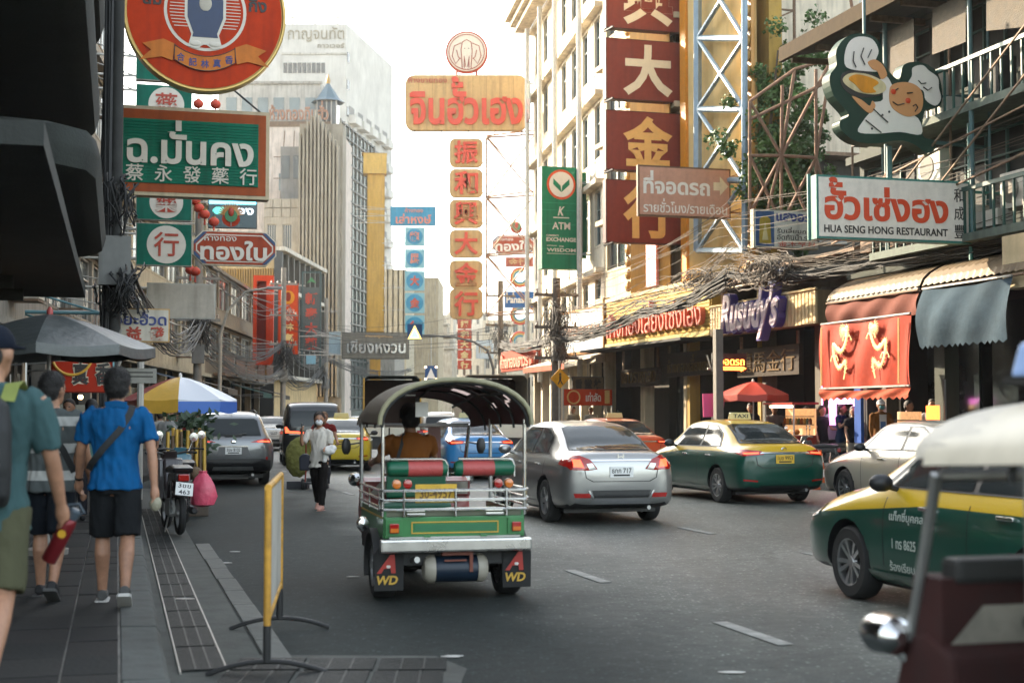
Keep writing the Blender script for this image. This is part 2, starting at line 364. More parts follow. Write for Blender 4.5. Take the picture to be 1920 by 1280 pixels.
# concrete pad with manhole grates at the ramp
pa = struct(MB().prism([(-2.1, 7.2), (-.35, 7.2), (-.28, 8.9), (-.5, 9.35), (-1.9, 9.4), (-2.15, 8.6)], -.1, .007, 'z').build('concrete_pad', GUT))
gm2 = grate_mesh(.42, .42, 12)
for i in range(3):
    for j in range(3):
        o = link('grate', gm2, pa); o.location = (-1.52 + i * .45, 9.0 - j * .47, .008); o.rotation_euler.z = .03
PAT = mat('patch_asphalt', (.030, .031, .031), .7, var=.35, vscale=14, bump=.5, bscale=60)
for x, y, w_, l_ in ():
    p = gnd(x, y); n = 14; q = MB().prism([(w_ * RND.uniform(.9, 1.06) * math.copysign(abs(math.cos(k * 6.283 / n)) ** .5, math.cos(k * 6.283 / n)), l_ * RND.uniform(.9, 1.06) * math.copysign(abs(math.sin(k * 6.283 / n)) ** .5, math.sin(k * 6.283 / n))) for k in range(n)], 0, .003, 'z'); o = q.build('asphalt_patch', PAT, road); o.location = (p.x, p.y, .0035); o.rotation_euler.z = SA
# --- lane dashes
dm = MB().box(-.06, .06, -.55, .55, 0, .004).mesh('lane_dash', LINE)
for t, s0 in ((4.42, 9.5), (7.55, 10.5), (10.7, 9.0)):
    for j in range(11):
        o = link('lane_dash', dm, road); p = st(s0 + j * 3.72, t); o.location = (p.x, p.y, .0045); o.rotation_euler.z = SA
# litter and pale spots on the asphalt
lit = mat('litter', (.5, .48, .45), .8, var=.3)
for i, (x, y) in enumerate(((440, 1035), (660, 1082), (850, 1232), (345, 1127), (425, 1056), (1370, 1262), (820, 1242))):
    p = gnd(x, y); q = MB(); n = 9
    q.prism([(RND.uniform(.5, 1) * .09 * math.cos(2 * math.pi * k / n), RND.uniform(.5, 1) * .035 * math.sin(2 * math.pi * k / n)) for k in range(n)], 0, .005, 'z')
    o = q.build('paper_scrap', lit); o.location = (p.x, p.y, .022 if i == 3 else .0075)
    tag(o, ['pale scrap on the asphalt left of the barrier frame', 'white scrap on the road left of the three-wheeler', 'white scrap on the road behind the grates', 'white paper scrap lying on the gutter grate', 'small pale crumb at the gutter edge by the barrier', 'white scrap at the bottom edge of the right lane', 'pale fleck beside the concrete pad corner'][i], 'litter')
# --- right pavement and the far pavements past the bend
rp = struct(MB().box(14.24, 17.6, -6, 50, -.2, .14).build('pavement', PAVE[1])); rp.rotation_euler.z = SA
rk = struct(MB().box(14.1, 14.24, -6, 50, -.2, .145).build('kerb', KERB)); rk.rotation_euler.z = SA
LK = [st(31, .3), Vector((-11.3, 50, 0)), Vector((-13.6, 100, 0)), Vector((-10, 140, 0)), Vector((2, 200, 0)), Vector((30, 280, 0))]
RK = [st(50, 14.24), Vector((-1.2, 70, 0)), Vector((-.5, 100, 0)), Vector((3.5, 140, 0)), Vector((16, 200, 0)), Vector((45, 280, 0))]
def ribbon(pts, side, wdt, z1, name, m):
    a = [(p.x, p.y) for p in pts]; b = []
    for i, p in enumerate(pts):
        d = (pts[min(i + 1, len(pts) - 1)] - pts[max(i - 1, 0)]).normalized(); nrm = Vector((d.y, -d.x, 0)) * side
        b.append((p.x + nrm.x * wdt, p.y + nrm.y * wdt))
    q = MB()
    for i in range(len(a) - 1): q.prism([a[i], a[i + 1], b[i + 1], b[i]], -.2, z1, 'z')
    return struct(q.build(name, m))
ribbon(LK, -1, 4, .14, 'pavement', PAVE[1]); ribbon(RK, 1, 4, .14, 'pavement', PAVE[1])
# ================================================================ VEHICLES   (own frame: x right, y forward, origin on the ground below the rear bumper)
def pchip(xs, ys, xq):
    xs = np.array(xs, float); ys = np.array(ys, float); h = np.diff(xs); d = np.diff(ys) / h; m = np.zeros(len(xs))
    m[0], m[-1] = d[0], d[-1]
    for i in range(1, len(xs) - 1):
        m[i] = 0 if d[i - 1] * d[i] <= 0 else (h[i - 1] + h[i]) * 3 / ((2 * h[i] + h[i - 1]) / d[i - 1] + (h[i] + 2 * h[i - 1]) / d[i])
    k = np.clip(np.searchsorted(xs, xq) - 1, 0, len(h) - 1); t = (xq - xs[k]) / h[k]
    return (2 * t**3 - 3 * t**2 + 1) * ys[k] + (t**3 - 2 * t**2 + t) * h[k] * m[k] + (-2 * t**3 + 3 * t**2) * ys[k + 1] + (t**3 - t**2) * h[k] * m[k + 1]
# station: y, zbottom, half width, z of widest, belt half width, belt z, top half width, top z, crown
SEDAN = [(.0, .42, .60, .62, .60, .78, .52, .86, .02), (.06, .30, .76, .60, .72, .86, .60, .985, .02), (.2, .24, .84, .60, .775, .90, .62, 1.03, .022), (.5, .21, .862, .60, .80, .93, .62, 1.065, .025),
         (.85, .2, .868, .60, .80, .95, .60, 1.22, .03), (1.25, .19, .87, .60, .80, .96, .555, 1.375, .035), (1.7, .18, .87, .60, .80, .955, .55, 1.425, .04), (2.2, .18, .87, .60, .80, .945, .55, 1.435, .04), (2.6, .18, .87, .6, .80, .935, .56, 1.40, .04),
         (3.0, .18, .87, .6, .80, .925, .60, 1.21, .04), (3.4, .19, .87, .6, .79, .91, .66, 1.01, .04), (3.6, .2, .87, .6, .785, .88, .66, .95, .04), (4.0, .2, .86, .58, .76, .80, .64, .88, .035), (4.3, .21, .82, .55, .70, .70, .60, .78, .03), (4.44, .24, .72, .50, .62, .62, .52, .68, .02), (4.5, .34, .58, .48, .52, .55, .45, .58, .01)]
SUV = [(.0, .50, .62, .75, .62, .88, .55, .96, .01), (.06, .40, .80, .70, .74, .95, .66, 1.08, .02), (.2, .30, .89, .68, .80, 1.02, .64, 1.25, .02), (.45, .27, .905, .68, .82, 1.05, .60, 1.50, .025), (.7, .25, .91, .68, .82, 1.05, .60, 1.57, .03), (1.3, .24, .91, .68, .82, 1.04, .60, 1.605, .035), (2.1, .24, .91, .68, .82, 1.03, .60, 1.60, .035), (2.5, .24, .91, .68, .82, 1.02, .62, 1.55, .03),
       (2.9, .24, .91, .68, .82, 1.01, .64, 1.32, .03), (3.25, .25, .91, .68, .81, 1.0, .70, 1.09, .03), (3.6, .25, .905, .66, .80, .96, .68, 1.03, .03), (4.1, .26, .88, .64, .76, .88, .66, .95, .03), (4.35, .3, .8, .6, .68, .78, .6, .84, .02), (4.46, .4, .62, .55, .58, .64, .5, .7, .01)]
VAN = [(.0, .5, .74, .8, .74, 1.05, .68, 1.2, .01), (.05, .36, .86, .75, .84, 1.1, .74, 1.5, .02), (.15, .28, .91, .72, .88, 1.15, .72, 1.75, .03), (.4, .24, .925, .72, .89, 1.15, .72, 1.86, .03), (1.5, .22, .925, .72, .89, 1.12, .72, 1.90, .04), (3.0, .22, .925, .72, .89, 1.1, .70, 1.86, .04), (3.5, .22, .92, .72, .87, 1.05, .70, 1.66, .04), (4.1, .23, .91, .7, .84, 1.0, .72, 1.2, .03), (4.6, .25, .86, .66, .76, .9, .68, 1.0, .03), (4.85, .34, .7, .6, .6, .7, .5, .78, .01)]
SHELL = {}
def shell(kind):
    if kind in SHELL: return SHELL[kind]
    S = {'sedan': SEDAN, 'suv': SUV, 'van': VAN}[kind]; A = np.array(S); N = 72
    tt = np.linspace(0, 1, N); L = A[-1, 0]; yq = L * (tt - .035 * np.sin(4 * math.pi * tt) / (1)) if False else L * (.5 - .5 * np.cos(math.pi * tt)) * .55 + L * tt * .45
    P = [pchip(A[:, 0], A[:, k], yq) for k in range(1, 9)]
    rings = []
    for i in range(N):
        zb, wm, zm, wb, zbt, wt, zt, cr = [p[i] for p in P]
        zt = max(zt, zbt + .03)
        ctl = [(0, zb), (wm * .55, zb), (wm * .9, zb + .03), (wm * .985, zb + .14), (wm, zm), (wm * .985, zm + (zbt - zm) * .6), (wb, zbt), (wb * .55 + wt * .45, zbt + (zt - zbt) * .48), (wt, zt - .015), (wt * .8, zt + cr * .45), (wt * .4, zt + cr * .85), (0, zt + cr)]
        c = np.array(ctl); sgl = np.concatenate([[0], np.cumsum(np.hypot(*np.diff(c, axis=0).T) + 1e-4)])
        q = np.linspace(0, sgl[-1], 40); X = pchip(sgl, c[:, 0], q); Z = pchip(sgl, c[:, 1], q)
        half = list(zip(X, Z)); ring = [(x, yq[i], z) for x, z in half] + [(-x, yq[i], z) for x, z in half[-2:0:-1]]
        rings.append(ring)
    mb = MB().loft(rings); me = mb.mesh('shell', None)
    o = link('shell', me); bv = BVHTree.FromPolygons([v.co.copy() for v in me.vertices], [tuple(p.vertices) for p in me.polygons])
    axles = {'sedan': (.95, 3.55, .315), 'suv': (.92, 3.56, .34), 'van': (.95, 3.85, .33)}[kind]
    for ay in axles[:2]:
        for sx in (-1, 1):
            c = MB().lathe([(axles[2] + .055, .0), (axles[2] + .055, .5)], 36, (sx * .62 - (.5 if sx < 0 else 0), ay, axles[2]), 'x').build('cutter', None)
            m = o.modifiers.new('b', 'BOOLEAN'); m.object = c; m.operation = 'DIFFERENCE'; m.solver = 'EXACT'
    me2 = evalmods(o)
    for ob in [x for x in COL.objects if x.name.startswith('cutter')]: bpy.data.objects.remove(ob)
    bpy.data.objects.remove(o)
    V = [tuple(v.co) for v in me2.vertices]; F = [tuple(p.vertices) for p in me2.polygons]; MI = []
    for p in me2.polygons:
        c = p.center; k = 0
        for ay in axles[:2]:
            if abs(math.hypot(c.y - ay, c.z - axles[2]) - axles[2] - .055) < .006 and abs(c.x) > .6 or (abs(abs(c.x) - .62) < .005 and math.hypot(c.y - ay, c.z - axles[2]) < axles[2] + .06): k = 1
        if p.normal.z < -.7 and c.z < .32: k = 1
        MI.append(k)
    SHELL[kind] = (V, F, MI, bv, axles, L); return SHELL[kind]
def patch(bv, poly, ax, off=.009, cuts=7):
    bm = bmesh.new(); vs = [bm.verts.new((a, b, 0)) for a, b in poly]; bm.faces.new(vs)
    bmesh.ops.triangulate(bm, faces=bm.faces)
    for _ in range(cuts):
        lng = [e for e in bm.edges if e.calc_length() > .05]
        if not lng: break
        bmesh.ops.subdivide_edges(bm, edges=lng, cuts=1); bmesh.ops.triangulate(bm, faces=bm.faces)
    out = []
    for v in bm.verts:
        a, b = v.co.x, v.co.y
        o, d = {'rear': ((a, -3, b), (0, 1, 0)), 'front': ((a, 9, b), (0, -1, 0)), 'left': ((-4, a, b), (1, 0, 0)), 'right': ((4, a, b), (-1, 0, 0)), 'top': ((a, b, 4), (0, 0, -1))}[ax]
        h = bv.ray_cast(Vector(o), Vector(d))
        if h[0] is None: h = bv.find_nearest(Vector((o[0] if ax != 'left' and ax != 'right' else math.copysign(.9, o[0]), o[1] if ax not in ('rear', 'front') else (0 if ax == 'rear' else 4.5), o[2] if ax != 'top' else 1)))
        n = h[1]
        if n.dot(Vector(d)) > 0: n = -n
        out.append(tuple(h[0] + n * off))
    bm.verts.index_update(); fs = [tuple(v.index for v in f.verts) for f in bm.faces]; bm.free()
    mb = MB(); mb.add(out, fs); return mb
def mir(poly): return [(-a, b) for a, b in poly][::-1]
WHEEL = {}
def wheel_meshes(r, style):
    k = (r, style)
    if k in WHEEL: return WHEEL[k]
    w = .1; t = MB().lathe([(r * .64, -w), (r * .9, -w * 1.02), (r * .975, -w * .8), (r, -w * .4), (r, w * .4), (r * .975, w * .8), (r * .9, w * 1.02), (r * .64, w)], 32, ax='x', caps=False)
    m = MB().lathe([(.02, -w * .75), (r * .14, -w * .8), (r * .16, -w * .6), (r * .18, -w * .45)], 20, ax='x')
    m.lathe([(r * .60, -w * .9), (r * .66, -w * .98), (r * .66, w * .9), (r * .60, w * .9), (r * .58, 0), (r * .60, -w * .9)], 32, ax='x', caps=False)
    n = 10 if style == 1 else 5
    for i in range(n):
        a = 2 * math.pi * i / n + (.16 if style == 1 and i % 2 else 0)
        d = Vector((0, math.cos(a), math.sin(a))); p = Vector((0, -math.sin(a), math.cos(a))); wd = r * (.045 if style == 1 else .10)
        q = [Vector((-w * .72, 0, 0)) + d * r * .1 + p * wd, Vector((-w * .72, 0, 0)) + d * r * .1 - p * wd, Vector((-w * .9, 0, 0)) + d * r * .63 - p * wd * 1.3, Vector((-w * .9, 0, 0)) + d * r * .63 + p * wd * 1.3]
        m.add(q + [x + Vector((w * .35, 0, 0)) for x in q], [(0, 1, 2, 3), (4, 7, 6, 5), (0, 4, 5, 1), (1, 5, 6, 2), (2, 6, 7, 3), (3, 7, 4, 0)])
    h = MB().lathe([(.01, .0), (r * .6, .0), (r * .6, .02), (.01, .02)], 24, ax='x')
    WHEEL[k] = (t.mesh('wheel', RUBBER, True), m.mesh('rim', mat('alloy', (.5, .5, .5), .3, .9, var=.08), True), h.mesh('brake_disc', BLACK)); return WHEEL[k]
def wheels(par, xs, ay, r, style=0):
    a, b, c = wheel_meshes(r, style)
    for y in ay:
        for x in xs:
            o = link('wheel', a, par); o.location = (x, y, r); o.rotation_euler.z = 0 if x < 0 else math.pi
            link('rim', b, o); link('brake_disc', c, o)
def car(name, label, kind, paint, loc, rotz, lights='city', plate=None, pcol='white', extra=None, group=None, roof=None, win=True, style=0, handles=True, cat='car'):
    t = thing(name, label, cat, loc, rotz, group); V, F, MI, bv, ax, L = shell(kind)
    me = bpy.data.meshes.new('body'); me.from_pydata(V, [], F); me.materials.append(paint); me.materials.append(BLACK)
    me.polygons.foreach_set('material_index', MI); me.polygons.foreach_set('use_smooth', [True] * len(F)); me.set_sharp_from_angle(angle=rad(35)); me.update()
    body = link('body', me, t)
    wheels(t, (-.755 if kind != 'van' else -.79, .755 if kind != 'van' else .79), ax[:2], ax[2], style)
    P = lambda nm, poly, a, m, par=t, off=.010, cuts=7: patch(bv, poly, a, off, cuts).build(nm, m, par, 2)
    if kind == 'sedan':
        rw = [(-.60, 1.06), (.60, 1.06), (.50, 1.36), (.40, 1.385), (-.40, 1.385), (-.50, 1.36)]
        sw = [[(.98, 1.0), (1.72, 1.0), (1.72, 1.355), (1.42, 1.345), (1.12, 1.22)], [(1.80, 1.0), (2.88, .99), (2.98, 1.0), (2.62, 1.28), (2.42, 1.36), (1.80, 1.36)], ]
        fw = [(-.64, 1.0), (.64, 1.0), (.50, 1.36), (-.50, 1.36)]
        trim = [(.90, .985), (3.12, .975), (2.66, 1.31), (2.42, 1.38), (1.42, 1.37), (1.1, 1.245)]
    elif kind == 'suv':
        rw = [(-.58, 1.10), (.58, 1.10), (.52, 1.42), (.46, 1.46), (-.46, 1.46), (-.52, 1.42)]
        sw = [[(.55, 1.12), (.95, 1.08), (.95, 1.48), (.75, 1.44)], [(1.02, 1.08), (1.78, 1.07), (1.78, 1.52), (1.02, 1.5)], [(1.86, 1.07), (2.85, 1.05), (2.4, 1.45), (2.2, 1.51), (1.86, 1.52)]]
        fw = [(-.66, 1.08), (.66, 1.08), (.52, 1.48), (-.52, 1.48)]
        trim = [(.50, 1.10), (2.98, 1.03), (2.44, 1.48), (2.2, 1.545), (1., 1.53), (.72, 1.47)]
    else:
        rw = [(-.72, 1.2), (.72, 1.2), (.64, 1.66), (-.64, 1.66)]
        sw = [[(.3, 1.22), (1.3, 1.2), (1.3, 1.68), (.42, 1.68)], [(1.4, 1.2), (2.4, 1.18), (2.4, 1.70), (1.4, 1.70)], [(2.5, 1.17), (3.7, 1.1), (3.2, 1.6), (3.0, 1.66), (2.5, 1.68)]]
        fw = [(-.68, 1.2), (.68, 1.2), (.58, 1.7), (-.58, 1.7)]; trim = None
    P('rear_window', rw, 'rear', CGLASS); P('windscreen', fw, 'front', CGLASS)
    def grow(poly, k): cx = sum(a for a, b in poly) / len(poly); cz = sum(b for a, b in poly) / len(poly); return [(cx + (a - cx) * k, cz + (b - cz) * k) for a, b in poly]
    P('window_seal', grow(rw, 1.035), 'rear', BLACK, off=.006)
    for sd in ('left', 'right'):
        if trim: P('window_trim', trim, sd, BLACK, off=.006)
        for q in sw: P('side_window', q, sd, CGLASS)
        sx = -1 if sd == 'left' else 1
        zb = {'sedan': .9, 'suv': .98, 'van': 1.05}[kind]; yy = {'sedan': (1.28, 2.3), 'suv': (1.15, 2.15), 'van': (2.2, 2.75)}[kind]
        if handles:
            for y in yy:
                w0 = bv.ray_cast(Vector((sx * 4, y, zb - .06)), Vector((-sx, 0, 0)))[0].x
                MB().box(min(w0 + sx * .008, w0 + sx * .034), max(w0 + sx * .008, w0 + sx * .034), y - .1, y + .1, zb - .075, zb - .045).build('door_handle', CHROME if lights == 'altis' else paint, t, bevel=.008)
            ds = {'sedan': (1.0, 1.76, 2.95), 'suv': (.98, 1.82, 2.9), 'van': (1.35, 2.45, 3.75)}[kind]
            for y in ds:                                   # shut lines
                P('shut_line', [(y - .006, .34), (y + .006, .34), (y + .006, zb), (y - .006, zb)], sd, BLACK, off=.002)
        mx = {'sedan': (2.86, 1.0), 'suv': (2.75, 1.08), 'van': (3.6, 1.15)}[kind]
        mm = MB().ball((sx * .93, mx[0], mx[1] + .02), (.105, .07, .075), 12, 8); mm.tube([(sx * .78, mx[0], mx[1] - .03), (sx * .9, mx[0], mx[1])], .025, 6)
        mm.build('wing_mirror', BLACK if lights != 'city' else paint, t, True)
        P('sill', [(1.3, .20), (3.2, .20), (3.2, .30), (1.3, .30)], sd, BLACK if kind == 'suv' else paint, off=.012)
    # ---- rear end
    if lights == 'city':
        for f in (lambda p: p, mir):
            l = P('tail_lamp', f([(.36, .80), (.50, .78), (.74, .79), (.80, .86), (.76, .98), (.60, .985), (.46, .93)]), 'rear', REDL)
            P('lamp_glow', f([(.56, .82), (.70, .83), (.70, .93), (.60, .93)]), 'rear', REDLIT, l, .013)
            P('reversing_lens', f([(.38, .805), (.48, .79), (.52, .87), (.44, .88)]), 'rear', CLEARL, l, .013)
            P('reflector', f([(.46, .40), (.68, .40), (.70, .46), (.46, .46)]), 'rear', REDL)
            P('side_lamp', [(.06, .82), (.36, .86), (.34, .93), (.06, .96)], 'right' if f is not mir else 'left', REDL)
            P('bumper_fin', f([(.44, .40), (.50, .50), (.47, .50), (.40, .38)]), 'rear', CHROME, off=.012)
        P('chrome_strip', [(-.46, .93), (.46, .93), (.44, .905), (-.44, .905)], 'rear', CHROME, off=.012)
        P('boot_seam', [(-.56, .83), (-.55, .83), (-.52, .68), (-.42, .63), (.42, .63), (.52, .68), (.55, .83), (.56, .83), (.53, .675), (.43, .62), (-.43, .62), (-.53, .675)], 'rear', BLACK, off=.006)
        P('bumper_grille', [(-.40, .40), (.40, .40), (.44, .50), (-.44, .50)], 'rear', BLACK)
        P('bumper_lip', [(-.46, .31), (.46, .31), (.42, .39), (-.42, .39)], 'rear', mat('silver_lip', (.35, .35, .36), .35, .7, var=.05), off=.01)
        em = MB(); em.box(-.05, -.03, -.012, 0, -.04, .04).box(.03, .05, -.012, 0, -.04, .04).box(-.03, .03, -.012, 0, -.01, .01)
        h = bv.ray_cast(Vector((0, -3, .97)), Vector((0, 1, 0)))[0]; o = em.build('emblem', CHROME, t); o.location = (0, h.y - .002, .97)
        pz = .755
    elif lights == 'altis':
        for f in (lambda p: p, mir):
            l = P('tail_lamp', f([(.40, .87), (.76, .84), (.80, .93), (.74, .96), (.44, .93)]), 'rear', REDL)
            P('lamp_glow', f([(.5, .885), (.74, .87), (.74, .90), (.5, .91)]), 'rear', REDLIT, l, .013)
            P('side_lamp', [(.06, .84), (.34, .90), (.30, .945), (.06, .95)], 'right' if f is not mir else 'left', REDL)
            P('reflector', f([(.52, .40), (.76, .42), (.76, .45), (.52, .43)]), 'rear', REDL)
        P('chrome_strip', [(-.48, .885), (.48, .885), (.44, .91), (-.44, .91)], 'rear', CHROME, off=.014)
        P('boot_seam', [(-.56, .84), (-.55, .84), (-.52, .70), (-.42, .65), (.42, .65), (.52, .70), (.55, .84), (.56, .84), (.53, .69), (.43, .64), (-.43, .64), (-.53, .69)], 'rear', BLACK, off=.006)
        P('bumper_lip', [(-.5, .27), (.5, .27), (.46, .34), (-.46, .34)], 'rear', BLACK, off=.008)
        h = bv.ray_cast(Vector((0, -3, .96)), Vector((0, 1, 0)))[0]; em = MB()
        for rr in ((.055, .036), (.03, .036)): em.add([(rr[0] * math.cos(a * .314), 0, rr[1] * math.sin(a * .314)) for a in range(20)] + [(rr[0] * .78 * math.cos(a * .314), -.008, rr[1] * .72 * math.sin(a * .314)) for a in range(20)], [(a, (a + 1) % 20, (a + 1) % 20 + 20, a + 20) for a in range(20)])
        o = em.build('emblem', CHROME, t); o.location = (0, h.y - .004, .96); pz = .79
    elif lights == 'suv':
        for f in (lambda p: p, mir):
            l = P('tail_lamp', f([(.36, .955), (.62, .95), (.80, .93), (.80, 1.0), (.70, 1.04), (.5, 1.0)]), 'rear', REDL)
            P('lamp_glow', f([(.5, .965), (.78, .95), (.78, .98), (.6, .99)]), 'rear', REDLIT, l, .013)
            P('side_lamp', [(.05, .94), (.42, 1.0), (.36, 1.05), (.05, 1.02)], 'right' if f is not mir else 'left', REDL)
            P('reflector', f([(.68, .52), (.74, .52), (.74, .64), (.70, .64)]), 'rear', REDL)
        P('hatch_recess', [(-.36, .68), (.36, .68), (.30, .86), (-.30, .86)], 'rear', mat('suv_recess', (.10, .10, .105), .35, .5, var=.05), off=.004)
        P('chrome_strip', [(-.33, .86), (.33, .86), (.31, .885), (-.31, .885)], 'rear', CHROME, off=.014)
        P('bumper_cladding', [(-.80, .34), (.80, .34), (.80, .56), (.60, .60), (-.60, .60), (-.80, .56)], 'rear', BLACK, off=.012)
        P('skid_plate', [(-.45, .36), (.45, .36), (.42, .44), (-.42, .44)], 'rear', STEEL, off=.02)
        MB().box(-.18, .18, .02, .06, 1.09, 1.12).tube([(0, .04, 1.105), (.28, .05, 1.15)], .012, 5).build('rear_wiper', BLACK, t)
        h = bv.ray_cast(Vector((0, -3, .96)), Vector((0, 1, 0)))[0]; MB().ball((0, h.y - .003, .965), (.06, .008, .04), 14, 6).build('emblem', CHROME, t)
        for sx in (-1, 1):
            MB().tube([(sx * .56, .6, 1.59), (sx * .57, 1.3, 1.655), (sx * .57, 2.1, 1.65), (sx * .58, 2.45, 1.6)], .018, 6).build('roof_rail', BLACK, t, True)
        MB().tube([(0, .55, 1.58), (0, .5, 1.70)], .008, 5).build('aerial', BLACK, t); pz = .775
    elif lights == 'van':
        for f in (lambda p: p, mir):
            P('tail_lamp', f([(.30, .98), (.84, 1.0), (.85, 1.18), (.80, 1.18), (.72, 1.06), (.30, 1.03)]), 'rear', REDLIT if f is mir else REDL)
            P('reflector', f([(.6, .42), (.8, .42), (.8, .46), (.6, .46)]), 'rear', REDL)
        P('chrome_strip', [(-.74, .95), (.74, .95), (.74, .97), (-.74, .97)], 'rear', CHROME, off=.012); pz = .78
    if plate:
        h = min(bv.ray_cast(Vector((x, -3, pz + z)), Vector((0, 1, 0)))[0].y for x in (-.17, .17) for z in (-.07, .07))
        pb = MB().box(-.175, .175, h - .014, h - .004, pz - .075, pz + .075).build('number_plate', mat('plate_' + pcol, {'white': (.72, .72, .70), 'yellow': (.72, .45, .04)}[pcol], .45, var=.05), t, bevel=.003)
        text(plate, -.145, .145, pz - .015, pz + .055, BLACK, pb, h - .0145, .002, .01); MB().box(-.12, .12, h - .0175, h - .0155, pz - .055, pz - .032).build('province_line', BLACK, pb)
    # ---- front end
    fz = .66 if kind == 'sedan' else .80
    for f in (lambda p: p, mir):
        P('headlamp', f([(.42, fz - .02), (.72, fz + .03), (.74, fz + .12), (.60, fz + .10), (.42, fz + .04)]), 'front', CLEARL)
        P('headlamp_side', [(L - .42, fz + .02), (L - .13, fz - .03), (L - .16, fz + .06), (L - .46, fz + .13)], 'right' if f is not mir else 'left', CLEARL)
    P('grille', [(-.5, fz - .24), (.5, fz - .24), (.42, fz - .04), (-.42, fz - .04)], 'front', BLACK)
    MB().box(-.7, .7, .5, L - .4, .16, .24).build('underbody', BLACK, t)
    MB().tube([(.42, .02, .25), (.42, .4, .25)], .03, 8).build('exhaust', STEEL, t, True)
    if roof:
        rm, rt, rtxt = roof; zz = 1.47 if kind == 'sedan' else 1.6
        b = MB().prism([(-.22, 0), (.22, 0), (.19, .13), (-.19, .13)], -.05, .05).build('taxi_lamp', rm, t, bevel=.01); b.location = (0, 1.75, zz)
        if rt: text(rtxt, -.15, .15, .03, .10, rt, b, -.052, .003, .015)
    return t, body, bv
SIL = carpaint('paint_silver', (.36, .355, .345), .8)
GRY = carpaint('paint_grey', (.16, .165, .17), .7)
TAXI = carpaint('paint_taxi', (.58, .36, .012), 0, (.001, .052, .033), .915, .085)
TAXI2 = carpaint('paint_taxi2', (.62, .40, .015), 0, (.001, .050, .032), .865, .085)
YEL = carpaint('paint_yellow', (.62, .44, .02)); WHI = carpaint('paint_white', (.62, .61, .58)); BLK = carpaint('paint_black', (.012, .012, .014))
BLU = carpaint('paint_blue', (.03, .22, .50)); ORA = carpaint('paint_orange', (.62, .09, .025)); BEI = carpaint('paint_beige', (.48, .44, .37), .5)
TL = mat('taxi_lamp_shell', (.65, .55, .25), .3, var=.05, coat=.4)
def on(x, y): p = gnd(x, y); return Vector((p.x, p.y, 0))
def rearat(xp, yp, yaw, back=0):               # rear-bumper centre given a ground pixel below it
    p = on(xp, yp); return p
H2 = SA
car('sedan_car', 'silver four-door sedan ahead to the right of the three-wheeler', 'sedan', SIL, on(1128, 986) + RV * .30, H2, 'city', 'ธกก 717', 'white', style=0)
car('taxi_car', 'green taxi with yellow roof driving ahead of the silver sedan', 'sedan', TAXI, on(1425, 947) + RV * .48, H2 + .03, 'altis', '1มฆ 9953', 'yellow', roof=(TL, BLACK, 'TAXI'), style=1, cat='taxi')
p = on(1602, 1122) + HV * (-3.55) + RV * .80
tx, tb, tbv = car('taxi_car', 'green taxi with yellow upper half cut off by the right picture edge', 'sedan', TAXI2, p, H2, 'altis', None, roof=(TL, BLACK, 'TAXI'), style=1, cat='taxi')
for s, z0, z1, y0, y1 in (('แท็กซี่บุคคล', .70, .82, 2.35, 2.85), ('1 ทร 8625', .50, .58, 2.45, 2.80), ('ร้องเรียน โทร', .32, .40, 2.3, 2.85)):
    v, f = ink(s, .01, .02, 0); a0 = min(q[0] for q in v); a1 = max(q[0] for q in v); b0 = min(q[1] for q in v); b1 = max(q[1] for q in v); vv = []
    for q in v:
        yy = y1 - (q[0] - a0) / (a1 - a0) * (y1 - y0); zz = z0 + (q[1] - b0) / (b1 - b0) * (z1 - z0)
        h = tbv.ray_cast(Vector((-4, yy, zz)), Vector((1, 0, 0))); vv.append((h[0].x - .004 - .002 * (q[2] < 0), yy, zz))
    me = bpy.data.meshes.new('door_lettering'); me.from_pydata(vv, [], f); me.materials.append(mat('pale_print', (.45, .5, .45), .5, var=.05)); link('door_lettering', me, tx)
p = on(1588, 948) + HV * (-3.55) + RV * .80
car('sedan_car', 'champagne silver sedan half hidden behind the right-edge taxi', 'sedan', BEI, p, H2, 'altis', None, style=1)
car('suv_car', 'grey crossover car with red tail lamps driving in the left lane', 'suv', GRY, on(437, 912), H2 + .01, 'suv', '3ขษ 8102', 'white')
car('taxi_car', 'all-yellow taxi sedan behind the walking woman', 'sedan', YEL, on(636, 884), H2 - .18, 'altis', '1มจ 4417', 'yellow', roof=(TL, None, ''), cat='taxi')
car('van_car', 'black passenger van with white roof edge beyond the walking woman', 'van', BLK, on(588, 874), H2 - .08, 'van', None, cat='van')
car('sedan_car', 'white sedan between the grey crossover and the black van', 'sedan', WHI, on(513, 845), H2 - .05, 'city', '5กย 2038', 'white')
car('taxi_car', 'sky blue taxi seen through the open three-wheeler', 'sedan', BLU, on(905, 900), H2 - .02, 'altis', None, roof=(TL, None, ''), cat='taxi')
car('taxi_car', 'orange red taxi half hidden behind the silver sedan roof', 'sedan', ORA, on(1200, 897), H2 + .02, 'altis', None, roof=(TL, None, ''), cat='taxi')
car('sedan_car', 'small white car beyond the yellow taxi', 'sedan', WHI, on(672, 838), H2 - .2, 'city', None)
car('suv_car', 'beige pickup-like car seen past the seated driver', 'suv', BEI, on(830, 862), H2 - .12, 'suv', None)
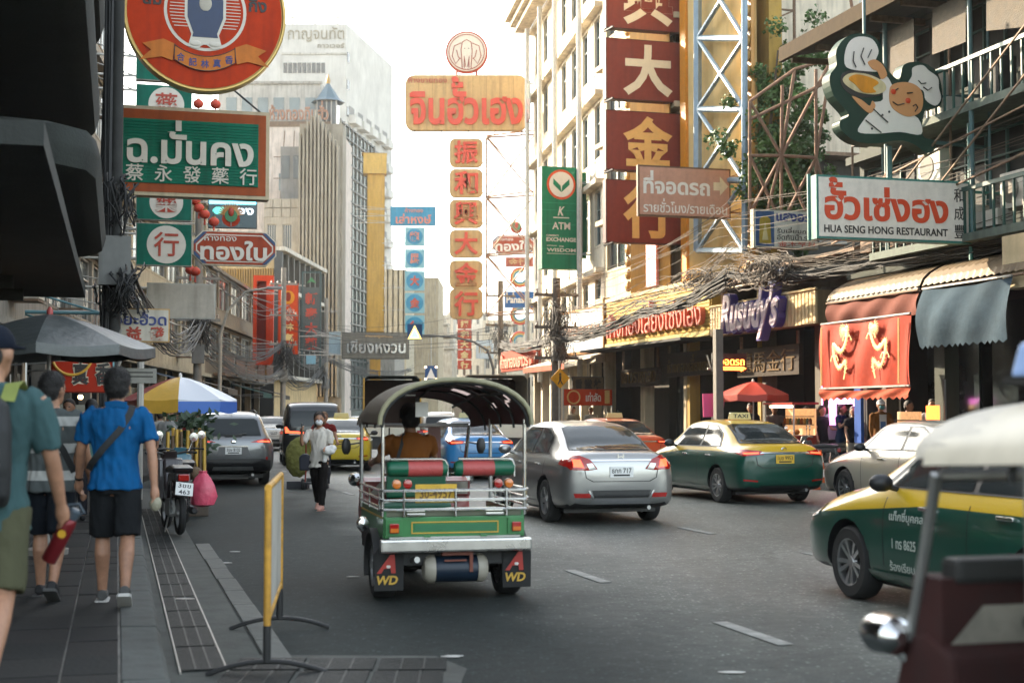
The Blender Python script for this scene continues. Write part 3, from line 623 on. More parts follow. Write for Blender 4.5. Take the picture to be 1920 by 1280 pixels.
# ---- canvas-covered trucks further up the road
def truck(label, x0, x1, ytop, Y, canvas, frame):
    a, b = px(x0, ytop, Y), px(x1, ytop, Y); W = b.x - a.x; Hh = a.z
    t = thing('canvas_truck', label, 'truck', ((a.x + b.x) / 2, Y, 0), SA * .4)
    MB().box(-W / 2, W / 2, 0, 3.6, .85, 1.25).build('cargo_bed', BEI, t, bevel=.01)
    c = MB(); n = 9
    for i in range(n):                                       # hooped canvas
        q = -1 + 2 * i / (n - 1); c.box(q * W / 2 * .99 - .02, q * W / 2 * .99 + .02, .1, .14, Hh - .10, Hh - .06) if False else None
    arch = [(-W / 2, 1.25), (-W / 2, Hh - .12), (-W / 2 + .12, Hh), (W / 2 - .12, Hh), (W / 2, Hh - .12), (W / 2, 1.25)]
    inn = [(a2 * .965, b2 - (.03 if b2 > 1.3 else 0)) for a2, b2 in arch]
    rings = [[(x, y, z) for x, z in arch + inn[::-1]] for y in (.02, 3.5)]
    MB().loft(rings).build('canvas_cover', canvas, t)
    MB().box(-W / 2 * .96, W / 2 * .96, 3.35, 3.45, 1.2, Hh - .06).build('front_board', mat('truck_inside', (.10, .055, .04), .8), t)
    for sx in (-1, 1):
        MB().tube([(sx * W / 2 * 1.01, -.02, 1.2), (sx * W / 2 * 1.01, -.02, Hh - .08)], .03, 6).build('hoop_post', frame, t)
        MB().box(sx * W / 2 - .1, sx * W / 2 + .1, -.03, .0, .88, 1.05).build('tail_lamp', REDL, t)
    MB().box(-W / 2, W / 2, 3.7, 5.0, .6, 1.9).build('cab', BEI, t, bevel=.08)
    MB().box(-W / 2 * .9, W / 2 * .9, .1, 4.8, .45, .86).build('chassis', BLACK, t)
    MB().box(-W / 2 * .85, W / 2 * .85, 4.99, 5.01, 1.3, 1.8).build('windscreen', CGLASS, t)
    wheels(t, (-W / 2 + .12, W / 2 - .12), (.9, 4.2), .36)
    return t
truck('truck with dark open-backed canvas beyond the yellow taxi', 683, 788, 704, 45, mat('dark_canvas', (.03, .035, .033), .9, bump=.4, bscale=9), mat('marker_post', (.6, .35, .08), .5))
truck('truck with cream tilt frame beyond the three-wheeler canopy', 868, 992, 702, 43, mat('cream_canvas', (.42, .34, .24), .9, bump=.4, bscale=9), BLACK)
# ================================================================ THREE-WHEELERS, MOTORBIKES, STREET FURNITURE
def arch_pts(w, z0, z1, n=19, p=2.15):
    o = []
    for i in range(n):
        a = math.pi * i / (n - 1); c, s = math.cos(a), math.sin(a)
        o.append((-w * math.copysign(abs(c) ** (2 / p), c), z0 + (z1 - z0) * abs(s) ** (2 / p)))
    return o
def tuktuk(label, loc, rotz, body, trim, canopy, front, scale=1., plates=True, lamp=False):
    t = thing('three_wheeler', label, 'tuk-tuk', loc, rotz); t.scale = (scale * (1 if lamp else .935), scale, scale)
    dk = mat('tuk_dark', (.018, .018, .018), .6); inner = mat('tuk_lining', (.06, .012, .012), .7, var=.3)
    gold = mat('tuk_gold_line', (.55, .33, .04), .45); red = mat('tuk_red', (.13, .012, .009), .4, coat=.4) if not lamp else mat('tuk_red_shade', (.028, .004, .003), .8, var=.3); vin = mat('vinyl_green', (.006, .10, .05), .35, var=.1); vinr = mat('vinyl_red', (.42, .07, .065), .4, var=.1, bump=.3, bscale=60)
    # chassis, floor and passenger tub
    MB().box(-.55, .55, .1, 2.1, .30, .42).box(-.2, .2, 2.0, 2.5, .34, .44).build('chassis', dk, t, bevel=.01)
    MB().box(-.64, .64, .04, 1.5, .42, .53).build('floor', dk, t)
    tg = MB().box(-.64, .64, .02, .05, .54, .715).build('tailboard', body, t, bevel=.006)
    f = MB()
    for a, b, c, d in ((-.40, .40, .665, .675), (-.40, .40, .575, .585), (-.40, -.39, .585, .665), (.39, .40, .585, .665)): f.box(a, b, .012, .018, c, d)
    f.build('gold_border', gold, tg); MB().box(-.37, .37, .013, .018, .60, .65).build('inset_panel', mat('tuk_green_dark', (.02, .15, .06), .4), tg)
    for sx in (-1, 1):
        MB().box(sx * .56 - .075, sx * .56 + .075, .0, .019, .56, .70).build('corner_panel', body, t, bevel=.004)
        l = MB().box(sx * .56 - .042, sx * .56 + .042, -.03, -.001, .585, .665).build('tail_lamp', REDL, t, bevel=.008)
        MB().box(sx * .56 - .036, sx * .56 + .036, -.036, -.031, .592, .625).build('amber_half', AMBL, l)
        MB().box(sx * .26 - .03, sx * .26 + .03, -.012, .012, .545, .565).build('hinge', body, tg, bevel=.003)
        MB().tube([(sx * .36 - .08, .0, .735), (sx * .36 + .08, .0, .735)], .012, 8).build('latch_bar', CHROME, t, True)
        # side panels, sills and fenders
        MB().box(sx * .635 - .015, sx * .635 + .015, .05, 1.45, .54, .76).build('side_panel', body, t, bevel=.006)
        MB().box(sx * .652 - .004, sx * .652 + .004, .1, 1.4, .70, .715).build('gold_line', gold, t)
        ar = [(.45 + .33 * math.cos(rad(a)), .27 + .33 * math.sin(rad(a))) for a in range(-20, 201, 14)]
        ri = [(.45 + .29 * math.cos(rad(a)), .27 + .29 * math.sin(rad(a))) for a in range(-20, 201, 14)][::-1]
        MB().prism(ar + ri, sx * .46, sx * .72, 'x').build('mudguard', dk, t, True)
        fl = MB().prism([(-.13, .10), (.13, .10), (.135, .40), (.10, .45), (-.10, .45), (-.135, .40)], .085, .10).build('mud_flap', RUBBER, t); fl.location.x = sx * .59
        MB().prism([(-.11, .245), (.01, .40), (.05, .40), (.06, .245), (.02, .245), (.015, .285), (-.045, .285), (-.07, .245)], .077, .084).build('red_emblem', mat('flap_red', (.40, .03, .02), .5), fl)
        MB().ball((-.005, .076, .30), (.02, .004, .014), 10, 6).build('white_dot', WHITEP, fl)
        text('WD', -.11, .08, .15, .225, gold, fl, .084, .006, .03, shear=.2)
        # rear posts, rails
        MB().tube([(sx * .655, .06, .72), (sx * .655, .06, 1.53)], .017, 10).build('rear_post', CHROME, t, True)
        MB().tube([(sx * .655, 1.4, .72), (sx * .655, 1.4, 1.53)], .017, 10).build('middle_post', STEEL, t, True)
        MB().tube([(sx * .55, 2.2, .92), (sx * .57, 2.0, 1.47)], .02, 10).build('front_pillar', CHROME if not lamp else STEEL, t, True)
        for z in (.80, .87, .94):
            MB().tube([(sx * .68, .05, z), (sx * .68, 1.35, z)], .011, 8).build('side_rail', CHROME, t, True)
        for y in (.1, .7, 1.3): MB().tube([(sx * .68, y, .76), (sx * .68, y, .95)], .009, 6).build('rail_stay', CHROME, t, True)
        # round marker lamps below the back pads
        for k, m in ((.42, REDL), (.52, AMBL)):
            MB().lathe([(.008, -.02), (.038, -.015), (.042, .0), (.042, .03)], 16, (sx * k, .10, .985), 'y').build('marker_lamp', m, t, True)
        MB().lathe([(.0, 0), (.05, .01), (.062, .05), (.062, .09), (.03, .12)], 16, (sx * .75, .55 if sx < 0 else .6, .62), 'x' if False else 'y').build('side_lamp', CHROME, t, True)
        # back pads with end caps
        pr = MB(); x0, x1 = (-.60, -.045) if sx < 0 else (.025, .58)
        ring = lambda x, k=1.: [(x,   .17 + .065 * k * math.cos(a * math.pi / 8), 1.112 + .068 * k * math.sin(a * math.pi / 8)) for a in range(16)]
        cut = (x0 + .19, x1 - .05) if sx < 0 else (x0 + .07, x1 - .19)
        MB().loft([ring(cut[0]), ring(cut[1])], caps=False).build('back_pad', vinr, t, True)
        MB().loft([ring(x0, .75), ring(x0 + .02, .95), ring(x0 + .04), ring(cut[0])]).build('pad_end', vin, t, True)
        MB().loft([ring(cut[1]), ring(x1 - .04), ring(x1 - .02, .95), ring(x1, .75)]).build('pad_end', vin, t, True)
        MB().tube([(x0 + .03, .14, 1.195), (x1 - .06, .14, 1.195), (x1 - .02, .14, 1.18), (x1, .14, 1.14), (x1, .14, 1.04)], .013, 8).build('pad_rail', CHROME, t, True)
    for z in (.775, .855, .935):
        MB().tube([(-.46, .0, z), (.46, .0, z)], .013, 8).build('rear_rail', CHROME, t, True)
        for sx in (-1, 1): MB().tube([(sx * .48, .0, z), (sx * .655, .0, z), (sx * .675, .04, z)], .011, 8).build('rear_rail', CHROME, t, True)
    for x in (-.47, 0, .47): MB().tube([(x, .0, .72), (x, .0, .95)], .014, 8).build('rail_stay', CHROME, t, True)
    if plates:
        pl = MB().box(-.36, .02, .045, .055, .83, .985).build('number_plate', mat('plate_tuk', (.60, .36, .03), .5, var=.2), t)
        text('30-4957', -.32, -.02, .865, .95, mat('plate_ink', (.16, .08, .01), .5), pl, .0445, .003, .015)
    MB().box(-.69, .69, -.075, .0, .425, .535).build('bumper', mat('bumper_steel', (.55, .53, .50), .28, .9, var=.15, vscale=5), t, bevel=.018)
    MB().box(-.6, .6, .0, .06, .535, .55).build('bumper_shelf', STEEL, t)
    MB().box(-.63, .63, .055, .09, .715, .77).build('ledge', mat('tuk_olive', (.14, .15, .10), .5), t, bevel=.006)
    # seat
    MB().box(-.6, .6, .28, .85, .56, .74).build('passenger_seat', vin, t, bevel=.04)
    MB().box(-.45, .25, 1.35, 1.65, .56, .76).build('driver_seat', vin, t, bevel=.04)
    MB().box(-.42, .18, 1.30, 1.36, .80, 1.10).build('driver_backrest', vin, t, bevel=.02)
    # gas tank below
    tk = MB().lathe([(.02, -.27), (.085, -.25), (.112, -.19), (.115, -.16), (.115, .18), (.112, .21), (.085, .27), (.02, .29)], 20, (.02, .12, .27), 'x').build('gas_tank', mat('tank_blue', (.008, .018, .035), .45), t, True)
    for x in (-.245, .245): MB().lathe([(.03, -.055), (.09, -.045), (.122, -.005), (.122, .05)] if x < 0 else [(.122, -.05), (.122, .005), (.09, .045), (.03, .06)], 20, (.02 + x, .12, .27), 'x').build('tank_end', mat('tank_cream', (.36, .33, .27), .5), tk, True)
    MB().box(-.12, .16, .0, .2, .39, .42).box(.13, .16, -.005, .02, .25, .42).box(-.1, .1, -.005, .01, .34, .355).build('tank_bracket', mat('bracket_red', (.18, .05, .03), .6), t)
    MB().tube([(-.5, .45, .27), (.5, .45, .27)], .04, 8).build('axle', dk, t)
    MB().tube([(-.35, .0, .36), (-.42, .3, .33), (-.3, .9, .36)], .028, 8).build('exhaust', STEEL, t, True)
    wheels(t, (-.585, .585), (.45,), .27, 0); wheels(t, (0,), (2.42,), .25, 0)
    # canopy: arched shell with a thick rolled rear rim, ribs and clear slots
    fl_ = (lambda P_: [(x, 1.52 + (z - 1.46) * .62) for x, z in P_]) if lamp else (lambda P_: P_)
    A = arch_pts(.70, 1.50, 1.88); B = arch_pts(.675, 1.485, 1.855); C2 = arch_pts(.62, 1.43 + .03, 1.76); D2 = arch_pts(.60, 1.445, 1.735); A, B, C2, D2 = fl_(A), fl_(B), fl_(C2), fl_(D2)
    ys_ = [-.04, .22, .48, .74, 1.0, 1.26, 1.52, 1.78, 2.05]; holes = set() if lamp else {(9, 1), (10, 1), (11, 1), (13, 1), (14, 1), (9, 3), (10, 3), (12, 3), (13, 3), (15, 2), (15, 4), (11, 5), (12, 5), (7, 5)}
    def arcat(y, P0, P1): k_ = max(0., (y - 1.1) / .95); return [(a[0] * (1 - k_) + b[0] * k_, y, a[1] * (1 - k_) + b[1] * k_) for a, b in zip(P0, P1)]
    for nm_, P0, P1, m_ in (('canopy', A, C2, canopy), ('canopy_lining', B, D2, inner)):
        g_ = [arcat(y, P0, P1) for y in ys_]; n_ = len(A)
        MB().add([v for r_ in g_ for v in r_], [(j * n_ + i, j * n_ + i + 1, (j + 1) * n_ + i + 1, (j + 1) * n_ + i) for j in range(8) for i in range(n_ - 1) if (i, j) not in holes]).build(nm_, m_, t, True)
        if nm_ == 'canopy':
            for i, j in holes: MB().add([g_[j][i], g_[j][i + 1], g_[j + 1][i + 1], g_[j + 1][i]], [(0, 1, 2, 3)]).build('roof_slot', slotm(), t)
    MB().tube([(x, -.04, z - .012) for x, z in A], .022, 8).build('canopy_rim', mat('canopy_piping', (.28, .26, .16), .6), t, True)
    MB().tube([(x * .965, -.005, z - .035) for x, z in A], .018, 8).build('canopy_hoop', dk, t, True)
    for y in (.48, 1.0, 1.52): MB().tube([(x * .95 * (1 if y < 1.1 else .95), y, (z - .045) if y < 1.1 else z - .08) for x, z in A], .012, 6).build('canopy_hoop', dk, t, True)
    for k in (5, 9, 13): MB().tube([(A[k][0] * .95, .0, A[k][1] - .045), (A[k][0] * .95, 1.1, A[k][1] - .05), (C2[k][0] * .95, 2.0, C2[k][1] - .05)], .012, 6).build('canopy_rib', dk, t, True)
    MB().box(-.26, -.14, .6, .605, 1.55, 1.68).build('permit_card', WHITEP, t)
    MB().box(-.38, -.28, .5, .54, 1.735, 1.745).build('roof_lamp', WHITEP, t)
    # front: bulkhead, dash, fairing, screen frame, headlamps
    MB().prism([(1.9, .42), (2.25, .42), (2.34, .62), (2.22, .93), (2.10, .96), (1.95, .90)], -.56, .56, 'x').build('front_fairing', front, t, bevel=.02)
    dy, dz = (2.02, .13) if lamp else (1.86, 0)
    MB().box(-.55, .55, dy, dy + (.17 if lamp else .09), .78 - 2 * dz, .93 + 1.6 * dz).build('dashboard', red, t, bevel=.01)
    if lamp:
        MB().box(-.57, .57, 1.90, 2.01, .28, .76).build('kick_panel', dk, t, bevel=.01); MB().box(-.5, .5, 2.0, 2.1, 1.12, 1.2).build('meter_hood', dk, t, bevel=.02)
    dp = MB().add([(-.52, dy - .008, .80 + dz), (.52, dy - .008, .80 + dz), (.52, dy - .008, .92 + dz), (-.40, dy - .008, .92 + dz)], [(0, 1, 2, 3)]).build('dash_panel', mat('dash_white', (.22, .20, .165), .6, var=.4, vscale=5, dirt=.5), t)
    for x in (-.22, -.05, .2): MB().lathe([(.01, -.012), (.035, -.01), (.035, 0)], 14, (x, dy - .01, .86 + dz), 'y').build('gauge', BLACK, dp)
    MB().tube([(-.56, 2.0, 1.465), (.56, 2.0, 1.465)], .02, 8).build('screen_header', STEEL, t, True)
    MB().add([(-.53, 2.19, .96), (.53, 2.19, .96), (.55, 2.01, 1.45), (-.55, 2.01, 1.45)], [(0, 1, 2, 3)]).build('windscreen', scrn(), t)
    MB().tube([(-.4, 1.72, 1.0), (-.2, 1.80, .98), (.0, 1.84, .9), (.2, 1.80, .98), (.4, 1.72, 1.0)], .014, 8).tube([(0, 1.84, .9), (0, 2.2, .6)], .025, 8).build('handlebar', CHROME, t, True)
    MB().prism([(-.09, .0), (.07, .0), (.055, .9), (-.07, .9)], 1.97, 2.0).build('dash_column', red, t) .location = (.16, -.2, .55)
    for sx in (-1, 1):
        MB().lathe([(.0, .1), (.055, .1), (.07, .06), (.062, -.04), (.02, -.08)], 20, (sx * .60, 2.25, .93), 'y').build('headlamp', CHROME, t, True)
        MB().tube([(sx * .5, 2.2, .8), (sx * .60, 2.25, .90)], .015, 6).build('lamp_stalk', CHROME, t, True)
        if not lamp: MB().tube([(sx * .56, 2.05, 1.3), (sx * .68, 2.1, 1.28)], .008, 6).ball((sx * .72, 2.1, 1.26), (.05, .02, .085), 12, 8).build('wing_mirror', BLACK, t, True)
    MB().tube([(-.3, 1.9, 1.44), (-.3, 1.9, 1.36)], .008, 6).ball((-.3, 1.9, 1.33), (.02, .02, .04), 8, 6).build('hanging_charm', dk, t, True)
    if lamp:
        b = MB().prism([(-.2, 0), (.2, 0), (.17, .10), (.12, .125), (-.12, .125), (-.17, .10)], -.06, .06).build('roof_sign', mat('lamp_pale_blue', (.30, .42, .68), .3, var=.05), t, bevel=.015); b.location = (-.25, 1.72, 1.775)
        MB().box(-.22, .22, -.07, .07, -.02, .0).build('sign_base', dk, b)
        MB().loft([[(x * 1.02, 1.2, z) for x, z in arch_pts(.69, 1.53, 1.80)], [(x * 1.03, 1.97, z) for x, z in arch_pts(.62, 1.50, 1.71)]], closed=False, caps=False).build('visor_cloth', mat('cream_vinyl', (.62, .56, .45), .5, var=.1), t, True)
    return t
def slotm():
    if 'slot_film' in MATS: return MATS['slot_film']
    m = bpy.data.materials.new('slot_film'); m.use_nodes = True; MATS['slot_film'] = m; n = m.node_tree; o = n.nodes['Material Output']
    a = n.nodes.new('ShaderNodeBsdfTranslucent'); a.inputs[0].default_value = (.75, .55, .48, 1); d = n.nodes.new('ShaderNodeBsdfDiffuse'); d.inputs[0].default_value = (.4, .3, .25, 1)
    x = n.nodes.new('ShaderNodeMixShader'); x.inputs[0].default_value = .3; n.links.new(a.outputs[0], x.inputs[1]); n.links.new(d.outputs[0], x.inputs[2]); n.links.new(x.outputs[0], o.inputs[0]); return m
def scrn():
    if 'screen_glass' in MATS: return MATS['screen_glass']
    m = bpy.data.materials.new('screen_glass'); m.use_nodes = True; MATS['screen_glass'] = m; n = m.node_tree; o = n.nodes['Material Output']
    a = n.nodes.new('ShaderNodeBsdfTransparent'); g = n.nodes.new('ShaderNodeBsdfGlossy'); g.inputs['Roughness'].default_value = .05; f = n.nodes.new('ShaderNodeFresnel'); f.inputs[0].default_value = 1.3
    x = n.nodes.new('ShaderNodeMixShader'); n.links.new(f.outputs[0], x.inputs[0]); n.links.new(a.outputs[0], x.inputs[1]); n.links.new(g.outputs[0], x.inputs[2]); n.links.new(x.outputs[0], o.inputs[0]); return m
TUKG = mat('tuk_green', (.035, .20, .055), .35, var=.15, coat=.5, dirt=.2); TUKR = mat('tuk_red_body', (.33, .035, .02), .35, var=.15, coat=.5)
CANV = mat('canopy_olive', (.10, .075, .048), .75, var=.2, bump=.3); CANW = mat('canopy_cream', (.55, .50, .42), .6, var=.12, bump=.3)
TK = on(854, 1128); tuk1 = tuktuk('green three-wheeled taxi with arched canopy in the middle of the road', TK, SA - rad(2), TUKG, None, CANV, mat('tuk_front_red', (.26, .03, .025), .4, coat=.4))
k = .95; b0 = Vector((1.25, 4.50, 0)) - HV * 2.2 * k + RV * .55 * k
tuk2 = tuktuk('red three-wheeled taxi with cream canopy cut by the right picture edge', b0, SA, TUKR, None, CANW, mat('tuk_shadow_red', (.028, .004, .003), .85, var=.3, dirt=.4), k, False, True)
# ---- steel barrier frame at the kerb
a = gnd(500, 1266); b = gnd(524, 1180); ln = (b - a).length; yaw = math.atan2((b - a).y, (b - a).x)
t = thing('barrier_frame', 'rusty yellow barrier board on curved black feet beside the gutter', 'barrier', ((a.x + b.x) / 2, (a.y + b.y) / 2, 0), yaw)
YR = mat('rusty_yellow', (.50, .26, .03), .6, var=.4, vscale=7, dirt=.7); h = ln / 2
bs = BLACK
MB().tube([(-h, 0, .30), (-h, 0, 1.13)], .022, 10).build('near_post', YR, t, True); MB().tube([(h, 0, .30), (h, 0, 1.13)], .022, 10).build('far_post', YR, t, True)
MB().tube([(-h - .02, 0, 1.13), (h + .02, 0, 1.13)], .022, 10).build('top_rail', YR, t, True); MB().tube([(-h, 0, .33), (h, 0, .33)], .018, 10).build('bottom_rail', YR, t, True)
MB().box(-h + .025, h - .025, -.006, .006, .36, 1.10).build('board', mat('barrier_board', (.42, .40, .36), .7, var=.2, vscale=4, dirt=.5), t)
for sx in (-1, 1):
    MB().tube([(sx * h, 0, .08), (sx * h, 0, .30)], .024, 10).build('leg', bs, t, True)
    MB().tube([(sx * h, -.36 + .06 * i, .012 + .075 * (1 - ((i - 6) / 6) ** 2)) for i in range(13)], .016, 8).build('curved_foot', bs, t, True)
# ---- motorbikes
def motorbike(label, loc, rotz, col, rear_plate=None, bags=False, detail=True, group=None):
    t = thing('motorbike', label, 'motorbike', loc, rotz, group); dk = mat('bike_dark', (.012, .012, .013), .4, coat=.3)
    a, b, c = wheel_meshes(.27, 0)
    for y in (.27, 1.5):
        o = MB().lathe([(.19, -.035), (.25, -.045), (.275, -.02), (.275, .02), (.25, .045), (.19, .035)], 28, (0, 0, 0), 'x', caps=False).build('wheel', RUBBER, t, True); o.location = (0, y, .275)
        r = MB().lathe([(.19, -.03), (.19, .03), (.175, .03), (.175, -.03), (.19, -.03)], 24, ax='x', caps=False)
        for i in range(5): an = i * 1.2566; r.tube([(0, .03 * math.cos(an), .03 * math.sin(an)), (0, .18 * math.cos(an), .18 * math.sin(an))], .014, 5)
        r.lathe([(.05, -.05), (.05, .05)], 12, ax='x'); r.build('rim', STEEL, o, True)
    MB().prism([(.05, .62), (.25, .70), (.62, .62), (.75, .42), (.95, .34), (1.08, .38), (1.22, .92), (1.14, .96), (1.0, .55), (.85, .5), (.72, .78), (.1, .82)], -.10, .10, 'x').build('bodywork', col, t, bevel=.03)
    MB().prism([(1.10, .40), (1.2, .36), (1.36, .86), (1.30, .96), (1.20, .95)], -.17, .17, 'x').build('leg_shield', col, t, bevel=.03)
    MB().prism([(.06, .80), (.78, .78), (.74, .86), (.5, .88), (.35, .90), (.02, .87)], -.13, .13, 'x').build('saddle', dk, t, bevel=.03)
    MB().box(-.12, .12, .45, .85, .22, .45).build('engine', STEEL, t, bevel=.04)
    MB().lathe([(.03, 0), (.055, .05), (.06, .35), (.04, .5)], 14, (.15, .05, .32), 'y').build('silencer', dk, t, True)
    for sx in (-1, 1):
        MB().tube([(sx * .06, 1.5, .275), (sx * .06, 1.28, .85)], .02, 6).build('fork_tube', STEEL, t, True)
        MB().tube([(0, 1.24, 1.0), (sx * .2, 1.22, 1.04), (sx * .34, 1.12, 1.03)], .014, 6).build('handlebar', BLACK, t, True)
        MB().tube([(sx * .24, 1.2, 1.04), (sx * .30, 1.2, 1.2)], .007, 5).lathe([(.0, -.012), (.06, -.01), (.062, .01)], 14, (sx * .31, 1.2, 1.24), 'y').build('mirror', CHROME, t, True)
        MB().tube([(sx * .12, .25, .28), (sx * .12, .2, .7)], .02, 6).build('shock_absorber', CHROME, t, True)
    MB().prism([(1.28, .86), (1.40, .9), (1.36, 1.04), (1.2, 1.06)], -.1, .1, 'x').build('headlamp_cowl', col, t, bevel=.03)
    MB().prism([(-.02, .5), (.04, .72), (.10, .72), (.2, .56)], -.08, .08, 'x').build('rear_mudguard', dk, t, bevel=.015)
    MB().box(-.07, .07, -.03, .05, .70, .79).build('tail_lamp', REDL, t, bevel=.015)
    MB().tube([(-.15, .55, .02), (-.08, .62, .3)], .012, 6).build('side_stand', STEEL, t)
    if rear_plate:
        p = MB().box(-.11, .11, -.012, 0, -.085, .085).build('number_plate', mat('plate_white', (.72, .72, .70), .45, var=.05), t); p.location = (0, -.06, .60); p.rotation_euler = (-.35, .12, 0)
        text(rear_plate[0], -.08, .08, .015, .07, BLACK, p, -.0125, .002, .01); text(rear_plate[1], -.07, .07, -.07, -.015, BLACK, p, -.0125, .002, .01)
    return t
q = gnd(343, 1008); RB = mat('bike_red', (.30, .02, .018), .35, coat=.5)
mb1 = motorbike('black step-through motorbike parked over the gutter near the blue-shirted man', (q.x, q.y, .02), SA + rad(6), mat('bike_body_black', (.02, .012, .012), .35, coat=.5), ('3ขข', '463'))
# pink carrier bag on its right
bg_ = MB(); rings = []
for i, (z, rx, ry) in enumerate(((.0, .03, .03), (.03, .13, .09), (.14, .17, .11), (.28, .15, .10), (.38, .10, .07), (.44, .045, .04), (.47, .05, .045))):
    rings.append([(rx * (1 + .16 * math.sin(k * 2.1 + i)) * math.cos(k * math.pi / 9), ry * (1 + .12 * math.sin(k * 3.3 + i * 2)) * math.sin(k * math.pi / 9), z) for k in range(18)])
o = bg_.loft(rings).build('carrier_bag', mat('pink_plastic', (.62, .08, .14), .35, var=.15, bump=.6, bscale=14), None, True)
p = px(380, 950, q.y + .35); o.location = (p.x, p.y, p.z); tag(o, 'bright pink plastic carrier bag hung on the parked motorbike', 'bag')
o = MB().ball((0, 0, 0), (.09, .14, .10), 14, 8).tube([(0, -.1, .05), (0, 0, .17), (0, .1, .05)], .008, 5).build('wicker_basket', mat('wicker', (.10, .065, .035), .8, bump=.7, bscale=60), None, True); p = px(366, 888, q.y + .7); o.location = p; tag(o, 'small brown wicker basket above the pink bag', 'basket')
# ---- parasols
def parasol(label, apex, rim_r, drop, skirt, cols, n=8, pole_to=0., tilt=(0, 0), post=STEEL, name='parasol', finial=None, valance=True):
    t = thing(name, label, 'parasol', (apex.x, apex.y, pole_to), 0)
    Z = apex.z - pole_to
    for i in range(n):
        a0, a1 = 2 * math.pi * i / n + .2, 2 * math.pi * (i + 1) / n + .2; g = MB(); rows = []
        for j in range(7):
            u = j / 6; r = rim_r * u; z = Z - drop * (u ** 1.35); row = []
            for k in range(7):
                v = k / 6; an = a0 + (a1 - a0) * v; sag = .05 * rim_r * math.sin(math.pi * v) * u
                cr = r * math.cos((a1 - a0) / 2) / math.cos((a1 - a0) * (v - .5))
                row.append((cr * math.cos(an), cr * math.sin(an), z - sag * .6))
            rows.append(row)
        if skirt:
            rows.append([(x * 1.005, y * 1.005, z - skirt * .5) for x, y, z in rows[-1]]); rows.append([(x * 1.0, y * 1.0, z - skirt * .5) for x, y, z in rows[-1]])
        g.loft(rows, closed=False, caps=False).build('canopy_panel', cols[i % len(cols)], t, True)
        MB().tube([(0, 0, Z - .03), (rim_r * .5 * math.cos(a0), rim_r * .5 * math.sin(a0), Z - drop * .42 - .03), (rim_r * math.cos(a0), rim_r * math.sin(a0), Z - drop - .02)], .01, 5).build('rib', post, t)
    MB().tube([(0, 0, 0), (0, 0, Z - .01)], .02, 8).build('pole', post, t, True)
    MB().lathe([(.22, 0), (.22, .06), (.05, .09), (.03, .2)], 16).build('base', CONC, t, True)
    MB().lathe([(.03, 0), (.035, .04), (.012, .08)], 10, (0, 0, Z - .01)).build('finial', finial or WHITEP, t, True)
    return t
vy, vw, vb, vr, vg, vo = [mat('vinyl_' + n, c, .45, var=.1, bump=.15, bscale=12) for n, c in (('yellow', (.62, .36, .05)), ('white', (.62, .62, .62)), ('blue', (.03, .12, .42)), ('red', (.40, .03, .03)), ('grass', (.01, .22, .08)), ('orange', (.60, .18, .03)))]
ap = px(338, 706, 25.0)
def splitmat(name, a, b, z):                                  # pale top, coloured valance (printed fabric)
    m = mat(name, a, .45, var=.08); t = m.node_tree; tc = t.nodes.new('ShaderNodeTexCoord'); s = t.nodes.new('ShaderNodeSeparateXYZ'); t.links.new(tc.outputs['Object'], s.inputs[0])
    g = t.nodes.new('ShaderNodeMath'); g.operation = 'GREATER_THAN'; g.inputs[1].default_value = z; t.links.new(s.outputs[2], g.inputs[0])
    i = t.nodes.new('ShaderNodeMix'); i.data_type = 'RGBA'; t.links.new(g.outputs[0], i.inputs[0]); i.inputs[6].default_value = (*b, 1); i.inputs[7].default_value = (*a, 1); t.links.new(i.outputs[2], t.nodes['Principled BSDF'].inputs['Base Color']); return m
zsk = ap.z - .14 - .44
wb = splitmat('vinyl_white_blue', (.60, .62, .68), (.03, .13, .48), zsk)
parasol('big beach parasol with yellow, blue, red and green panels over the pavement', ap, .98, .40, .22, [vg, vo, vr, vb, vr, vy, wb, wb], 8, .14)
ap = px(75, 588, 14.5)
gp = mat('grey_vinyl', (.085, .095, .095), .38, var=.15, bump=.35, bscale=10)
parasol('dark grey vinyl parasol over the pavement behind the backpacker', Vector((ap.x + .1, ap.y, ap.z)), 1.05, .34, .10, [gp], 8, .155, finial=vr)
# ================================================================ PEOPLE  (own frame: facing +y, feet on z = 0)
def meld(mb, vox, m, it=3, wrinkle=0., name='body', wz=.35):
    me = bpy.data.meshes.new(name); me.from_pydata(mb.v, [], mb.f)
    bm = bmesh.new(); bm.from_mesh(me); bmesh.ops.recalc_face_normals(bm, faces=bm.faces); bm.to_mesh(me); bm.free()
    o = link('tmp_meld', me); r = o.modifiers.new('r', 'REMESH'); r.mode = 'VOXEL'; r.voxel_size = vox; r.use_smooth_shade = True
    s = o.modifiers.new('s', 'SMOOTH'); s.iterations = it; s.factor = .5
    out = evalmods(o); bpy.data.objects.remove(o); bpy.data.meshes.remove(me)
    if wrinkle:
        n = [v.normal.copy() for v in out.vertices]
        for v, q in zip(out.vertices, n):
            c = v.co; v.co = c + q * wrinkle * (noise.noise((c.x * 13, c.y * 13, c.z * 13 * wz)) + .6 * noise.noise((c.x * 24 + 5, c.y * 24, c.z * 30 * wz + c.x * 15)))
    out.materials.clear(); out.materials.append(m); out.name = name
    out.polygons.foreach_set('use_smooth', [True] * len(out.polygons)); return out
